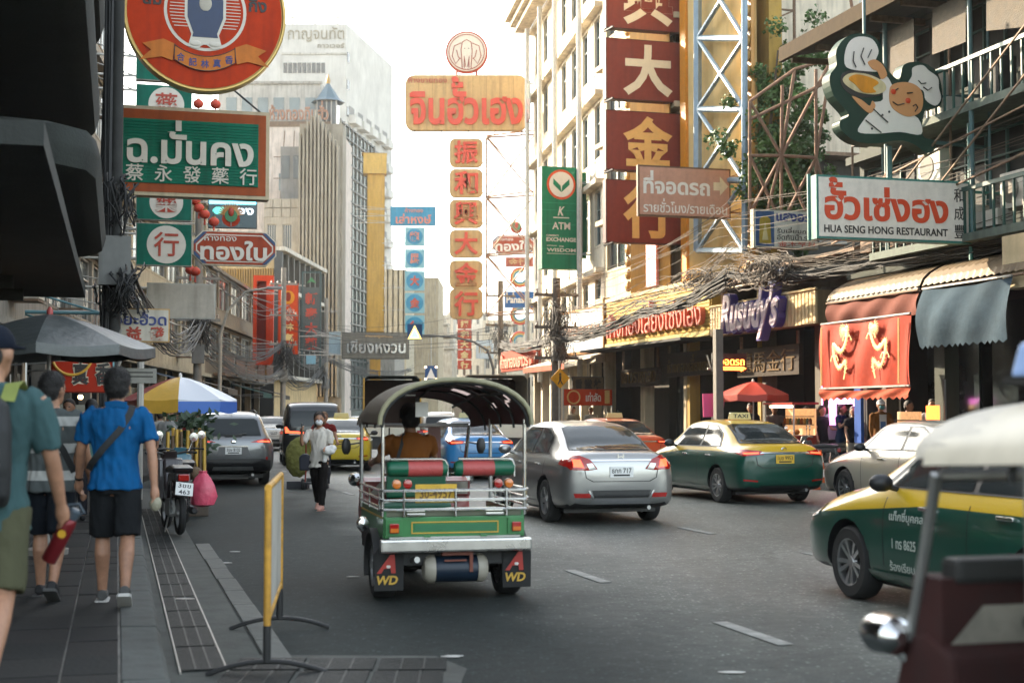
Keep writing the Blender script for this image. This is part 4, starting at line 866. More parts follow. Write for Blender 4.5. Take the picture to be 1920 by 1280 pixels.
def tufts(me, M, h, n=5200):                     # short strands standing off the scalp
    rt = random.Random(31); P = list(me.polygons); V = [tuple(v.co) for v in me.vertices]; F = [tuple(p.vertices) for p in P]; dn = (M.to_3x3() @ Vector((0, -.25, -1))).normalized()
    for _ in range(n):
        p = rt.choice(P); c = p.center + Vector((rt.gauss(0, .004), rt.gauss(0, .004), rt.gauss(0, .004))); d = (p.normal * rt.uniform(.35, .9) + dn * rt.uniform(.3, 1.) + Vector((rt.gauss(0, .25), rt.gauss(0, .25), rt.gauss(0, .2)))).normalized(); s = d.orthogonal().normalized() * .0016; k = len(V)
        V += [tuple(c - s), tuple(c + s), tuple(c + d * rt.uniform(.008, .02))]; F.append((k, k + 1, k + 2))
    m2 = bpy.data.meshes.new('hair'); m2.from_pydata(V, [], F); m2.materials.append(me.materials[0]); m2.polygons.foreach_set('use_smooth', [True] * len(F)); return m2
def person(label, loc, rotz, H=1.7, legs=((12, 8), (-14, 12)), arms=((-12, 8, 18), (14, 8, 20)), top=None, bottom=None, shoes=None, long_trousers=False, sleeves=.55, hair='short', skin=SKIN, vox=.02,
           lean=0., turn=0., female=False, hipz=None, stout=1., extra=None, hairm=None, group=None, hem=.47, nod=0.):
    t = thing('person', label, 'person', loc, rotz, group); h = H
    hip = Vector((0, 0, .515 * h)); J = {}
    for k, (sx, (a, kb)) in enumerate(zip((-1, 1), legs)):
        a, b = rad(a), rad(a - kb); p0 = Vector((sx * .05 * h, 0, .515 * h)); p1 = p0 + Vector((sx * .004 * h, math.sin(a), 0)) * .245 * h - Vector((0, 0, math.cos(a))) * .245 * h
        p1 = p0 + Vector((sx * .02, math.sin(a), -math.cos(a))) * .245 * h; p2 = p1 + Vector((0, math.sin(b), -math.cos(b))) * .235 * h; J['leg', sx] = (p0, p1, p2, b)
    low = min(J['leg', s][2].z - .04 * h for s in (-1, 1)); dz = (hipz - .515 * h) if hipz is not None else -low
    lm = Matrix.Translation(hip) @ Matrix.Rotation(-rad(lean), 4, 'X') @ Matrix.Translation(-hip)
    sw = (.100 if female else .116) * h
    for k, (sx, (a, o, e)) in enumerate(zip((-1, 1), arms)):
        A, O = rad(a), rad(o); p0 = lm @ Vector((sx * sw, -.005 * h, .808 * h)); d = Vector((sx * math.sin(O), math.sin(A) * math.cos(O), -math.cos(A) * math.cos(O)))
        B = A + rad(e); O2 = O * .4 - rad(max(0, e - 60) * .3); d2 = Vector((sx * math.sin(O2), math.sin(B) * math.cos(O2), -math.cos(B) * math.cos(O2)))
        p1 = p0 + d * .172 * h; p2 = p1 + d2 * .148 * h; J['arm', sx] = (p0, p1, p2, d2)
    S = Matrix.Translation((0, 0, dz)); g = lambda p: tuple(S @ Vector(p))
    def ring(z, wx, wy, yo=0., n=20):
        return [g(lm @ Vector((wx * h * math.copysign(abs(math.cos(q)) ** .85, math.cos(q)), yo * h + wy * h * math.sin(q), z * h))) for q in (2 * math.pi * i / n for i in range(n))]
    st_ = stout; f = 1 if not female else .9
    TR = [(.455, .045, .045, 0), (.48, .085 * st_, .062 * st_, -.004), (.52, .094 * st_, .068 * st_, -.006), (.57, .088 * st_ * f, .060 * st_, 0), (.63, .082 * st_ * f, .055 * st_, .004), (.70, .092 * st_ * f, .062 * st_, .0), (.76, .104 * st_ * f, .066 * st_, -.004), (.80, .108 * f, .058, -.006), (.825, .090 * f, .046, -.008), (.842, .05, .038, -.008)]
    body = MB(); body.loft([ring(*r) for r in TR])
    head = lm @ Vector((0, .012 * h, .928 * h)); neck = lm @ Vector((0, -.004 * h, .83 * h))
    body.tube([g(neck), g(head - Vector((0, .012 * h, .03 * h)))], [.034 * h * f, .031 * h * f], 14)
    hm = Matrix.Translation(head) @ Matrix.Rotation(rad(turn), 4, 'Z') @ Matrix.Rotation(-rad(nod), 4, 'X')
    hb = MB().ball((0, 0, .008 * h), (.044 * h, .054 * h, .062 * h), 18, 12).ball((0, .012 * h, -.03 * h), (.033 * h, .038 * h, .036 * h), 14, 10)
    hb.tube([(0, .052 * h, .004 * h), (0, .064 * h, -.012 * h), (0, .052 * h, -.018 * h)], [.006 * h, .009 * h, .008 * h], 8)
    for sx in (-1, 1): hb.ball((sx * .045 * h, -.004 * h, -.002 * h), (.006 * h, .013 * h, .018 * h), 8, 6)
    hm = hm @ Matrix.Scale(1.12, 4); hb.xf(S @ hm); body.add(hb.v, hb.f)
    for sx in (-1, 1):
        p0, p1, p2, b = J['leg', sx]; c = p1.lerp(p2, .3) + Vector((0, -.012 * h, 0))
        body.tube([g(p0 + Vector((0, 0, .02 * h))), g(p0.lerp(p1, .4)), g(p1), g(c), g(p1.lerp(p2, .7)), g(p2)], [.050 * h * st_, .047 * h * st_, .031 * h, .034 * h, .025 * h, .020 * h], 12)
        ft = Vector((0, math.cos(min(b, .0) * .9), math.sin(min(b, 0) * .9))) if hipz is None else Vector((0, 1, 0))
        up = Vector((0, -ft.z, ft.y)); J['foot', sx] = (p2, ft, up)
        body.tube([g(p2 - ft * .025 * h - up * .018 * h), g(p2 + ft * .04 * h - up * .02 * h), g(p2 + ft * .10 * h - up * .028 * h)], [.020 * h, .021 * h, .014 * h], 10)
        q0, q1, q2, d2 = J['arm', sx]
        body.tube([g(q0 + (q0 - q1) * .02), g(q0.lerp(q1, .45)), g(q1), g(q1.lerp(q2, .3)), g(q2)], [.030 * h * f, .027 * h * f, .022 * h * f, .023 * h * f, .0155 * h * f], 12)
        fw = Vector((0, 1, 0)); side = d2.cross(fw); side = side.normalized() if side.length > .1 else Vector((sx, 0, 0)); pal = side.cross(d2).normalized(); inn = Vector((-sx, 0, 0)); inn = (inn - d2 * inn.dot(d2)).normalized(); wid = d2.cross(inn).normalized()
        if wid.dot(fw) < 0: wid = -wid
        hl = .0105 * h
        body.tube([g(q2), g(q2 + d2 * .025 * h), g(q2 + d2 * .05 * h)], [.0155 * h, .021 * h, .020 * h], 10)
        for i, (wo, ln) in enumerate(((.018, .040), (.006, .045), (-.006, .042), (-.017, .034))):
            r0 = q2 + d2 * .045 * h + wid * wo * h; r1 = r0 + (d2 * .9 + inn * .35) * ln * h * .5; r2 = r1 + (d2 * .55 + inn * .8) * ln * h * .5
            body.tube([g(r0), g(r1), g(r2)], [.0062 * h, .0056 * h, .0046 * h], 7)
        r0 = q2 + d2 * .018 * h + wid * .014 * h; body.tube([g(r0), g(r0 + (wid * .7 + d2 * .7 + inn * .3) * .022 * h), g(r0 + (wid * .5 + d2 * 1.4 + inn * .6) * .03 * h)], [.0075 * h, .0065 * h, .005 * h], 7)
    link('body', meld(body, vox * .8, skin, 3, 0, 'body'), t)
    # clothes
    if top:
        s = MB(); k = .011; rows = [(hem, .112 * st_, .086 * st_, -.004)] + [(z, a + k, b + k, y) for z, a, b, y in TR if hem + .02 < z < .83] + [(.838, .060, .046, -.008), (.85, .044, .040, -.008)]
        s.loft([ring(*r) for r in rows])
        for sx in (-1, 1):
            q0, q1, q2, d2 = J['arm', sx]; n = min(sleeves, 1)
            pts = [q0 + Vector((-sx * .03 * h, 0, .004 * h)), q0.lerp(q1, .1), q0.lerp(q1, n * .6), q0.lerp(q1, n)]; rr = [.034 * h, .040 * h, .038 * h, .037 * h]
            if sleeves > 1: pts += [q1.lerp(q2, .15), q1.lerp(q2, .92)]; rr = [.034 * h, .039 * h, .034 * h, .029 * h, .029 * h, .022 * h]
            s.tube([g(p) for p in pts], [r * f for r in rr], 14)
        link('shirt', meld(s, vox * .9, top, 1, .02 if vox < .016 else .009, 'shirt'), t)
    if bottom:
        s = MB(); k = .009; s.loft([ring(*r) for r in [(.555, .080 * st_ * f, .054 * st_, 0), (.53, .092 * st_, .064 * st_, -.002), (.50, .100 * st_, .075 * st_, -.005), (.465, .094 * st_, .068 * st_, -.003)]])
        for sx in (-1, 1):
            p0, p1, p2, b = J['leg', sx]
            if long_trousers: s.tube([g(p0), g(p0.lerp(p1, .4)), g(p1), g(p1.lerp(p2, .5)), g(p1.lerp(p2, .95))], [.056 * h * st_, .055 * h * st_, .042 * h, .038 * h, .034 * h], 14)
            else: s.tube([g(p0), g(p0.lerp(p1, .4)), g(p0.lerp(p1, .95))], [.058 * h * st_, .060 * h * st_, .056 * h], 14)
        link('trousers' if long_trousers else 'shorts', meld(s, vox * .9, bottom, 1, .012, 'trousers'), t)
    if shoes:
        for sx in (-1, 1):
            p2, ft, up = J['foot', sx]; s = MB()
            s.tube([g(p2 - ft * .032 * h - up * .016 * h), g(p2 + ft * .0 - up * .012 * h), g(p2 + ft * .05 * h - up * .018 * h), g(p2 + ft * .105 * h - up * .026 * h), g(p2 + ft * .12 * h - up * .03 * h)], [.022 * h, .026 * h, .024 * h, .018 * h, .012 * h], 12)
            o = link('shoe', meld(s, vox * .7, shoes[0], 2, 0, 'shoe'), t)
            q = MB(); side = Vector((1, 0, 0)); a = p2 - ft * .055 * h; b2 = p2 + ft * .128 * h
            ol = [(-.5, -.02), (-.42, -.026), (.2, -.024), (.42, -.02), (.5, -.008), (.5, .008), (.42, .02), (.2, .024), (-.42, .026), (-.5, .02)]
            vs = []
            for dzz in (-.052, -.038):
                for u, v in ol: vs.append(g(a.lerp(b2, u + .5) + side * v * h * 1.15 + up * dzz * h))
            n = len(ol); q.add(vs, [tuple(range(n)), tuple(range(n, 2 * n))] + [(i, (i + 1) % n, (i + 1) % n + n, i + n) for i in range(n)])
            q.build('sole', shoes[1], o)
    hr = MB(); hmx = hairm or HAIR
    if hair in ('short', 'long', 'pony', 'bun'):
        hr.ball((0, -.006 * h, .020 * h), (.049 * h, .057 * h, .058 * h), 18, 12); hr.ball((0, -.028 * h, -.005 * h), (.044 * h, .034 * h, .045 * h), 14, 10)
        cutp = .034
        if hair in ('long',): hr.tube([(0, -.03 * h, .01 * h), (0, -.045 * h, -.06 * h), (0, -.05 * h, -.13 * h)], [.045 * h, .046 * h, .030 * h], 12)
        if hair == 'pony': hr.tube([(0, -.045 * h, .02 * h), (.02 * h, -.07 * h, -.03 * h), (.04 * h, -.05 * h, -.10 * h), (.045 * h, -.03 * h, -.14 * h)], [.02 * h, .022 * h, .018 * h, .008 * h], 10)
        hr.v = [(x, min(y, (cutp if z < .045 * h / 1 else .05) * h) if z < .05 * h else y, z) for x, y, z in hr.v]
        hr.v = [(x, (y if z > .03 * h or y < .008 * h else .008 * h), z) for x, y, z in hr.v]
        hr.xf(S @ hm); link('hair', tufts(meld(hr, vox * .6, hmx, 2, .004, 'hair', 1.), S @ hm, h) if vox < .0165 else meld(hr, vox * .6, hmx, 2, .004, 'hair', 1.), t)
    elif hair == 'cap':
        hr.ball((0, -.004 * h, .022 * h), (.051 * h, .060 * h, .054 * h), 18, 12); hr.v = [(x, y, max(z, .012 * h)) for x, y, z in hr.v]
        hr.prism([(-.045 * h, .03 * h), (.045 * h, .03 * h), (.04 * h, .085 * h), (.02 * h, .10 * h), (-.02 * h, .10 * h), (-.04 * h, .085 * h)], .014 * h, .022 * h, 'z'); hr.xf(S @ hm); link('cap', meld(hr, vox * .6, hmx, 2, 0, 'cap'), t)
        hk = MB().ball((0, -.03 * h, -.005 * h), (.042 * h, .032 * h, .035 * h), 12, 8).xf(S @ hm); link('hair', meld(hk, vox * .7, HAIR, 2, .003, 'hair'), t)
    J['head'] = S @ hm; J['S'] = S; J['lm'] = lm; J['g'] = g
    ey = MB()
    for sx in (-1, 1): ey.ball((sx * .018 * h, .0505 * h, .008 * h), (.008 * h, .004 * h, .0045 * h), 8, 6)
    for sx, nm in ((-1, 'eye'), (1, 'eye')):
        MB().ball((sx * .018 * h, .0505 * h, .008 * h), (.008 * h, .004 * h, .0045 * h), 8, 6).xf(S @ hm).build('eye', BLACK, t, True)
    MB().ball((0, .0485 * h, -.033 * h), (.014 * h, .004 * h, .004 * h), 8, 6).xf(S @ hm).build('mouth', mat('lips', (.30, .10, .08), .5), t, True)
    return t, J
def strap(t, J, pts, m, wdt=.035, name='strap'):
    g = J['g']; lm = J['lm']; P = [Vector(g(lm @ Vector(p))) for p in pts]; q = MB(); vs = []
    for i, p in enumerate(P):
        d = (P[min(i + 1, len(P) - 1)] - P[max(0, i - 1)]).normalized(); nrm = Vector((0, -1, 0)) if p.y < 0 else Vector((0, 1, 0)); sd = d.cross(nrm).normalized() * wdt / 2
        vs.append([tuple(p - sd), tuple(p + sd), tuple(p + sd - nrm * -.008), tuple(p - sd + nrm * .008)])
    q.loft(vs); return q.build(name, m, t, True)
BLKC = mat('black_nylon', (.012, .013, .014), .7, var=.2, bump=.2)
sh_g = mat('shoe_grey', (.07, .07, .068), .8); sol_w = mat('sole_white', (.55, .53, .50), .7); sh_w = mat('shoe_white', (.5, .5, .5), .8); sh_b = mat('shoe_black', (.015, .015, .017), .7)
# --- the man in the blue polo shirt
p = gnd(214, 1128, .155); m1, J = person('man in blue polo shirt and black shorts walking away on the pavement', (p.x, p.y, .155), SA - rad(4), 1.76, ((11, 6), (-11, 20)), ((16, 12, 16), (-14, 12, 12)), cloth('0d4f80'), cloth('1c1e20'), (sh_g, sol_w), vox=.0125, hair='short', stout=1.02, sleeves=.72, hem=.485)
h = 1.76
strap(m1, J, [(.07 * h, -.035 * h, .845 * h), (.06 * h, -.062 * h, .81 * h), (.02 * h, -.083 * h, .74 * h), (-.05 * h, -.080 * h, .66 * h), (-.095 * h, -.06 * h, .60 * h), (-.112 * h, -.02 * h, .57 * h)], BLKC, .05, 'crossbody_strap')
strap(m1, J, [(-.045 * h, -.052 * h, .846 * h), (0, -.064 * h, .853 * h), (.045 * h, -.052 * h, .846 * h)], cloth('0e4d7c'), .05, 'collar')
q0, q1, q2, d2 = J['arm', -1]; g = J['g']; MB().tube([g(q1.lerp(q2, .9)), g(q1.lerp(q2, .96))], .034, 14).build('wristwatch', BLACK, m1, True)
q0, q1, q2, d2 = J['arm', 1]; MB().ball(g(q2 + d2 * .13), (.045, .04, .06), 10, 8).build('crumpled_wrapper', mat('wrapper', (.30, .28, .2), .6, bump=.6), m1, True)
# --- striped shirt man
p = gnd(92, 1118, .155)
stm = mat('cloth_stripes', (.12, .13, .13), .9, var=.1, spec=.1); tt = stm.node_tree; tc = tt.nodes.new('ShaderNodeTexCoord'); sp = tt.nodes.new('ShaderNodeSeparateXYZ'); tt.links.new(tc.outputs['Object'], sp.inputs[0])
mm = tt.nodes.new('ShaderNodeMath'); mm.operation = 'PINGPONG'; mm.inputs[1].default_value = .105; tt.links.new(sp.outputs[2], mm.inputs[0]); gt = tt.nodes.new('ShaderNodeMath'); gt.operation = 'GREATER_THAN'; gt.inputs[1].default_value = .068; tt.links.new(mm.outputs[0], gt.inputs[0])
mi = tt.nodes.new('ShaderNodeMix'); mi.data_type = 'RGBA'; tt.links.new(gt.outputs[0], mi.inputs[0]); mi.inputs[6].default_value = (.075, .085, .085, 1); mi.inputs[7].default_value = (.36, .36, .34, 1); tt.links.new(mi.outputs[2], tt.nodes['Principled BSDF'].inputs['Base Color'])
m2, J = person('man in grey and white striped polo walking behind the backpacker', (p.x, p.y, .155), SA - rad(10), 1.74, ((14, 10), (-14, 18)), ((-12, 10, 12), (14, 9, 22)), stm, cloth('15191f'), (sh_b, sh_g), vox=.015, sleeves=.75, turn=-25, stout=1.08)
h = 1.74; strap(m2, J, [(-.05 * h, -.045 * h, .845 * h), (.0, -.085 * h, .76 * h), (.07 * h, -.085 * h, .66 * h), (.11 * h, -.04 * h, .56 * h)], BLKC, .05, 'crossbody_strap')
# --- the backpacker at the left edge
p = px(40, 775, 7.25); OLV = cloth('4a4a38')
m3, J = person('backpacker in teal grey tee and olive shorts at the left picture edge', (p.x - .115, 7.15, .155), SA - rad(8), 1.85, ((6, 4), (-18, 22)), ((8, 9, 16), (12, 13, 16)), cloth('3b5456'), OLV, (sh_w, sol_w), vox=.0135, hair='cap', hairm=cloth('141a26'), sleeves=.85, turn=-18, stout=1.0, hem=.45)
h = 1.85; bp = MB(); rr = []
for z, wx, d in ((.52, .085, .05), (.55, .098, .085), (.62, .102, .10), (.72, .10, .095), (.79, .09, .07), (.815, .06, .03)):
    rr.append([J['g']((-.02 * h + wx * h * math.copysign(abs(math.cos(a)) ** .6, math.cos(a)), -.075 * h - d * h * .55 + d * h * .6 * math.copysign(abs(math.sin(a)) ** .6, math.sin(a)), z * h)) for a in (2 * math.pi * i / 20 for i in range(20))])
bp.loft(rr); o = link('backpack', meld(bp, .014, BLKC, 3, .006, 'backpack'), None); o.location = m3.location; o.rotation_euler = m3.rotation_euler; tag(o, 'black backpack with olive patch worn by the man at the left edge', 'backpack')
MB().ball(J['g']((-.0 * h, -.19 * h, .565 * h)), (.06, .025, .045), 12, 8).build('side_pocket', mat('olive_patch', (.10, .12, .02), .6), o, True)
GS = mat('strap_olive', (.17, .20, .04), .7)
for sx in (-1, 1): strap(m3, J, [(sx * .062 * h, -.10 * h, .80 * h), (sx * .066 * h, -.055 * h, .845 * h), (sx * .068 * h, .0, .852 * h), (sx * .075 * h, .06 * h, .80 * h)], GS, .07, 'pack_strap')
q0, q1, q2, d2 = J['arm', 1]; c = Vector(J['g'](q2 + d2 * .15)); b = thing('water_bottle', 'dark red metal water bottle carried by the backpacker', 'bottle', m3.matrix_basis @ c, m3.rotation_euler.z)
bo = MB().lathe([(.0, -.19), (.036, -.19), (.04, -.18), (.04, .03), (.034, .055), (.024, .065)], 18).build('flask', mat('bottle_red', (.16, .012, .016), .3, .3, var=.05), b, True)
MB().lathe([(.028, .063), (.03, .075), (.03, .11), (.02, .12)], 16).tube([(-.03, 0, .10), (-.045, 0, .12), (0, 0, .15), (.045, 0, .12), (.03, 0, .10)], .007, 6).build('lid', mat('lid_slate', (.05, .07, .09), .5), b, True)
MB().lathe([(.022, 0), (.022, .002)], 16, (0, 0, 0), 'y').build('sticker', mat('sticker_amber', (.6, .33, .02), .5), b).location = (0, -.0425, -.02)
b.rotation_euler = (rad(8), rad(28), m3.rotation_euler.z)
# --- woman on the phone crossing the road
p = gnd(598, 955); hw = 1.6
w1, J = person('woman in white blouse and face mask walking while phoning', (p.x, p.y, 0), math.pi - rad(8), hw, ((15, 7), (-14, 16)), ((12, 10, 72), (30, 24, 122)), cloth('c9c2b8'), cloth('1b1817'), (mat('pink_sandal', (.55, .28, .22), .6), mat('pink_sole', (.5, .26, .2), .6)), True, .8, 'pony', SKIN, .0115, female=True, turn=14, hem=.44, hairm=mat('hair_brown', (.03, .016, .011), .5, var=.3, bump=.5, bscale=90))
hd = J['head']; MB().ball((0, .045 * hw, -.024 * hw), (.034 * hw, .026 * hw, .027 * hw), 14, 10).xf(hd).build('face_mask', mat('mask_white', (.7, .71, .72), .8, bump=.3), w1, True)
g = J['g']; q0, q1, q2, d2 = J['arm', 1]; ph = thing('mobile_phone', 'black phone held to the ear of the woman in white', 'phone', w1.matrix_basis @ Vector(g(q2 + d2 * .09)), math.pi)
MB().box(-.006, .006, -.035, .035, -.07, .07).build('phone_body', BLACK, ph, bevel=.004); MB().box(-.0075, -.0062, -.03, .03, -.06, .06).build('screen', GLASS, ph)
q0, q1, q2, d2 = J['arm', -1]; cj = MB()
cc = Vector(g(q2)); cj.ball((cc.x - .02, cc.y + .02, cc.z - .02), (.12, .09, .07), 14, 10).ball((cc.x - .08, cc.y, cc.z + .02), (.09, .06, .06), 12, 8).tube([(cc.x + .02, cc.y, cc.z), (cc.x + .04, cc.y, cc.z - .2)], [.06, .03], 10)
o = link('folded_jacket', meld(cj, .013, cloth('d8d4cf'), 2, .012, 'jacket', 1.), None); o.location = w1.location; o.rotation_euler = w1.rotation_euler; tag(o, 'pale folded cloth over the arm of the phoning woman', 'cloth')
hg = MB().prism([(-.09, -.14), (.09, -.14), (.1, .08), (.04, .14), (-.04, .14), (-.1, .08)], -.05, .05).build('shoulder_bag', mat('bag_navy', (.015, .017, .03), .6), None, bevel=.03); hg.location = w1.matrix_basis @ Vector((.24, .0, .78)); tag(hg, 'dark shoulder bag at the hip of the phoning woman', 'bag')
# --- porter with a hand cart just behind her
p = gnd(590, 918); pt, J = person('porter in dark red shirt bent over his cart behind the woman', (p.x + .05, p.y + .9, 0), math.pi + rad(10), 1.66, ((10, 14), (-10, 14)), ((38, 12, 25), (42, 12, 20)), cloth('6d2320'), cloth('25262b'), (sh_b, sh_b), True, .6, 'short', SKIN2, .02, lean=22, hairm=mat('hair_tawny', (.12, .05, .015), .6, var=.3, bump=.5, bscale=90))
c = thing('hand_cart', 'two-wheeled hand cart with green sack pushed behind the woman', 'cart', (p.x - .02, p.y + .1, 0), math.pi + rad(6))
for sx in (-1, 1):
    o = MB().lathe([(.06, -.03), (.10, -.035), (.115, 0), (.10, .035), (.06, .03)], 18, ax='x').build('wheel', RUBBER, c, True); o.location = (sx * .24, 0, .115)
    MB().tube([(sx * .19, 0, .12), (sx * .17, .15, .5), (sx * .16, .5, 1.0)], .016, 6).build('handle_bar', mat('cart_red', (.3, .05, .04), .5), c)
MB().box(-.2, .2, -.12, .2, .12, .16).box(-.17, .17, -.1, -.07, .16, .24).build('platform', BLACK, c, bevel=.008)
sk = MB().ball((0, 0, .4), (.28, .2, .42), 16, 12).ball((.05, 0, .65), (.2, .15, .2), 12, 8); o = link('sack', meld(sk, .025, cloth('6b6a3a', bump=.6), 2, .02, 'sack', 1.), None); o.location = (p.x - .42, p.y + .5, .25); tag(o, 'olive green sack stacked at the left of the hand cart', 'sack')
cr = MB().box(-.22, .22, -.16, .16, 0, .16).build('crate', mat('crate_dark', (.03, .03, .035), .7), None, bevel=.01); cr.location = (p.x - .42, p.y + .5, 0.0); tag(cr, 'dark crate under the olive green sack', 'crate')
# --- the driver of the green three-wheeler
dl = tuk1.matrix_basis @ Vector((-.16, 1.46, 0))
drv, J = person('driver in brown shirt seated in the green three-wheeler', (dl.x, dl.y, 0), SA - rad(2), 1.68, ((78, 78), (78, 78)), ((48, 14, 34), (48, 14, 34)), cloth('7a4a22'), cloth('20242b'), (sh_b, sh_b), True, .6, 'short', SKIN2, .016, hipz=.84, stout=1.05)
h = 1.68; strap(drv, J, [(-.04 * h, -.04 * h, .846 * h), (-.06 * h, -.075 * h, .78 * h), (-.09 * h, -.08 * h, .68 * h)], BLKC, .03, 'shoulder_strap')
# --- bystanders on the far right pavement and left pavement
BY = [  # label, px x, px y of head top, Y, H, facing deg, top, bottom, hair
    ('woman in pale top standing beside the pink board', 1512, 792, 36, 1.6, 150, 'b5aca0', '2a2a30', 'long'),
    ('woman in dark vest at the left of the waiting group', 1541, 790, 34.5, 1.62, 200, '1c1c20', '3a3a40', 'long'),
    ('person in pale grey hood in the waiting group', 1559, 776, 35.2, 1.68, 170, '8f9aa6', '23262c', 'cap'),
    ('woman in navy dress holding up a phone by the motorbikes', 1578, 778, 34.0, 1.66, 230, '1b2b44', '1b2b44', 'short'),
    ('woman in black jacket and pale trousers by the motorbikes', 1600, 788, 33.5, 1.6, 190, '17171a', 'a89f90', 'long'),
    ('man in white cap, mask and brown jacket facing the road', 1651, 764, 32.5, 1.74, 185, '6f4a26', '2c2a28', 'cap'),
    ('man in black tee right of the white-capped man', 1703, 770, 32.5, 1.72, 215, '1b1d22', '23242a', 'short'),
    ('man in light grey shirt above the champagne sedan roof', 1749, 768, 31.5, 1.74, 150, '9b9ca0', '2a2a2e', 'short'),
    ('man in black shirt beside the green taxi roof lamp', 1407, 768, 39.5, 1.7, 160, '202022', '2a2a2e', 'short'),
    ('vendor in grey shirt behind the food cart', 1452, 775, 38.5, 1.66, 180, '6e6a66', '23242a', 'short'),
    ('woman in white near the shop glass, above the silver sedan', 1108, 768, 53, 1.66, 180, 'b9b4ac', '2a2a30', 'short'),
    ('person in cream shirt above the silver sedan roof', 1075, 766, 55, 1.68, 170, 'a59a86', '2a2a30', 'short'),
]
for i, (lb, x, yt, Y, H, fa, tp, bt, hr) in enumerate(BY):
    pp = px(x, yt, Y); t, J = person(lb, (pp.x, pp.y, .14), rad(fa), H, ((4, 3), (-4, 4)), [((10, 8, 20), (8, 10, 25)), ((20, 12, 70), (10, 8, 15))][i % 2] if i != 3 else ((15, 10, 100), (25, 18, 110)), cloth(tp), cloth(bt), (sh_b, sh_g), True, 1.2 if i in (2, 5) else .6, hr, SKIN if i % 3 else SKIN2, .024, female=hr == 'long', turn=RND.uniform(-25, 25), hairm=cloth('b9bcc4') if hr == 'cap' else None)
    if i == 5:
        MB().ball((0, .046 * H, -.022 * H), (.034 * H, .026 * H, .026 * H), 12, 8).xf(J['head']).build('face_mask', mat('mask_teal', (.06, .22, .26), .8), t, True)
        MB().box(-.08, .08, .152, .158, 1.02, 1.42).build('shirt_front', cloth('b0b4bc'), t); MB().box(-.06, .06, .1585, .161, 1.06, 1.26).build('blue_print', mat('print_blue', (.03, .10, .28), .7), t)
LB = [('woman with tied hair on the pavement beyond the striped man', 172, 752, 19, 1.6, 20, '4b6a68', '2a2a30', 'long'), ('man in grey tee under the beach parasol', 318, 765, 31, 1.68, 190, '8a8a88', '2a2a2e', 'short'), ('woman in dark red top under the beach parasol', 335, 772, 32, 1.58, 170, '6b2420', '2a2a2e', 'long'),
      ('man in black standing by the grey crossover', 357, 770, 33, 1.66, 200, '1d1e20', '2a2a2e', 'short'), ('vendor at the stall below the red shop sign', 130, 762, 20.5, 1.62, 180, '33312f', '2a2a2e', 'short'), ('person in white far down the left pavement', 300, 770, 37, 1.64, 30, 'aaa69e', '2a2a2e', 'short')]
for i, (lb, x, yt, Y, H, fa, tp, bt, hr) in enumerate(LB):
    pp = px(x, yt, Y); person(lb, (pp.x, pp.y, .155 if Y < 31 else .0), rad(fa), H, ((8, 6), (-8, 8)), ((10, 8, 25), (-6, 8, 20)), cloth(tp), cloth(bt), (sh_b, sh_g), True, .6, hr, SKIN if i % 2 else SKIN2, .024, female=hr == 'long')

B0 = tuk2.location; dl = Vector((B0.x, B0.y, 0)) + HV * 1.42 * .95 + RV * .12
dr2, J = person('dark-clothed driver of the red three-wheeler at the right edge', (dl.x, dl.y, 0), SA, 1.66, ((78, 78), (78, 78)), ((50, 12, 30), (50, 12, 30)), cloth('17181b'), cloth('15161a'), (sh_b, sh_b), True, 1.2, 'short', SKIN2, .02, hipz=.80)
# ================================================================ BUILDINGS  (facade frame: x along the front, -y towards the street)
def frm(A, B): d = B - A; return math.atan2(d.y, d.x), math.hypot(d.x, d.y)
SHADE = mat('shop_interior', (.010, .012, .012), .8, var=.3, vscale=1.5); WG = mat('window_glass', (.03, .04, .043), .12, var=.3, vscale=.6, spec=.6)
PGLASS = mat('pale_glass', (.16, .20, .20), .15, var=.3, vscale=.3, spec=.6)
def wallm(n, h, **k): return mat('wall_' + n, hexc(h), .85, **{'var': .16, 'vscale': 1.2, 'bump': .2, 'bscale': 20, 'dirt': .55, **k})
def openings(t, x0, x1, z0, z1, cols, rows, wm, pane, frame, px_=.35, sp=.8, dep=.22, y0=0., head=.25, mull=1, name='window'):
    """piers and spandrels round a grid of recessed windows"""
    W = (x1 - x0) / cols; H = (z1 - z0) / rows; w = MB()
    for i in range(cols + 1): x = x0 + i * W; w.box(max(x0, x - px_ / 2), min(x1, x + px_ / 2), y0, y0 + dep, z0, z1)
    for j in range(rows):
        for i in range(cols):
            a, b = x0 + i * W + px_ / 2, x0 + (i + 1) * W - px_ / 2
            w.box(a, b, y0 + .002, y0 + dep, z0 + j * H, z0 + j * H + sp); w.box(a, b, y0 + .002, y0 + dep, z0 + (j + 1) * H - head, z0 + (j + 1) * H)
    w.build('wall', wm, t)
    ww, hh = W - px_, H - sp - head; f = MB(); e = .05
    f.box(0, ww, 0, .06, 0, e).box(0, ww, 0, .06, hh - e, hh).box(0, e, 0, .06, e, hh - e).box(ww - e, ww, 0, .06, e, hh - e)
    for k in range(1, mull + 1): f.box(ww * k / (mull + 1) - .025, ww * k / (mull + 1) + .025, .002, .058, e, hh - e)
    f.box(e, ww - e, .004, .056, hh * .66, hh * .66 + .04)
    fm = f.mesh('window', frame); pmh = MB().box(.01, ww - .01, .07, .09, .01, hh - .01).mesh('pane', pane)
    sm = MB().box(-.06, ww + .06, -.12, .05, -.08, 0).mesh('sill', wm)
    for j in range(rows):
        for i in range(cols):
            o = link(name, fm, t); o.location = (x0 + i * W + px_ / 2, y0 + .10, z0 + j * H + sp); link('pane', pmh, o)
            if sp > .3: link('sill', sm, o)
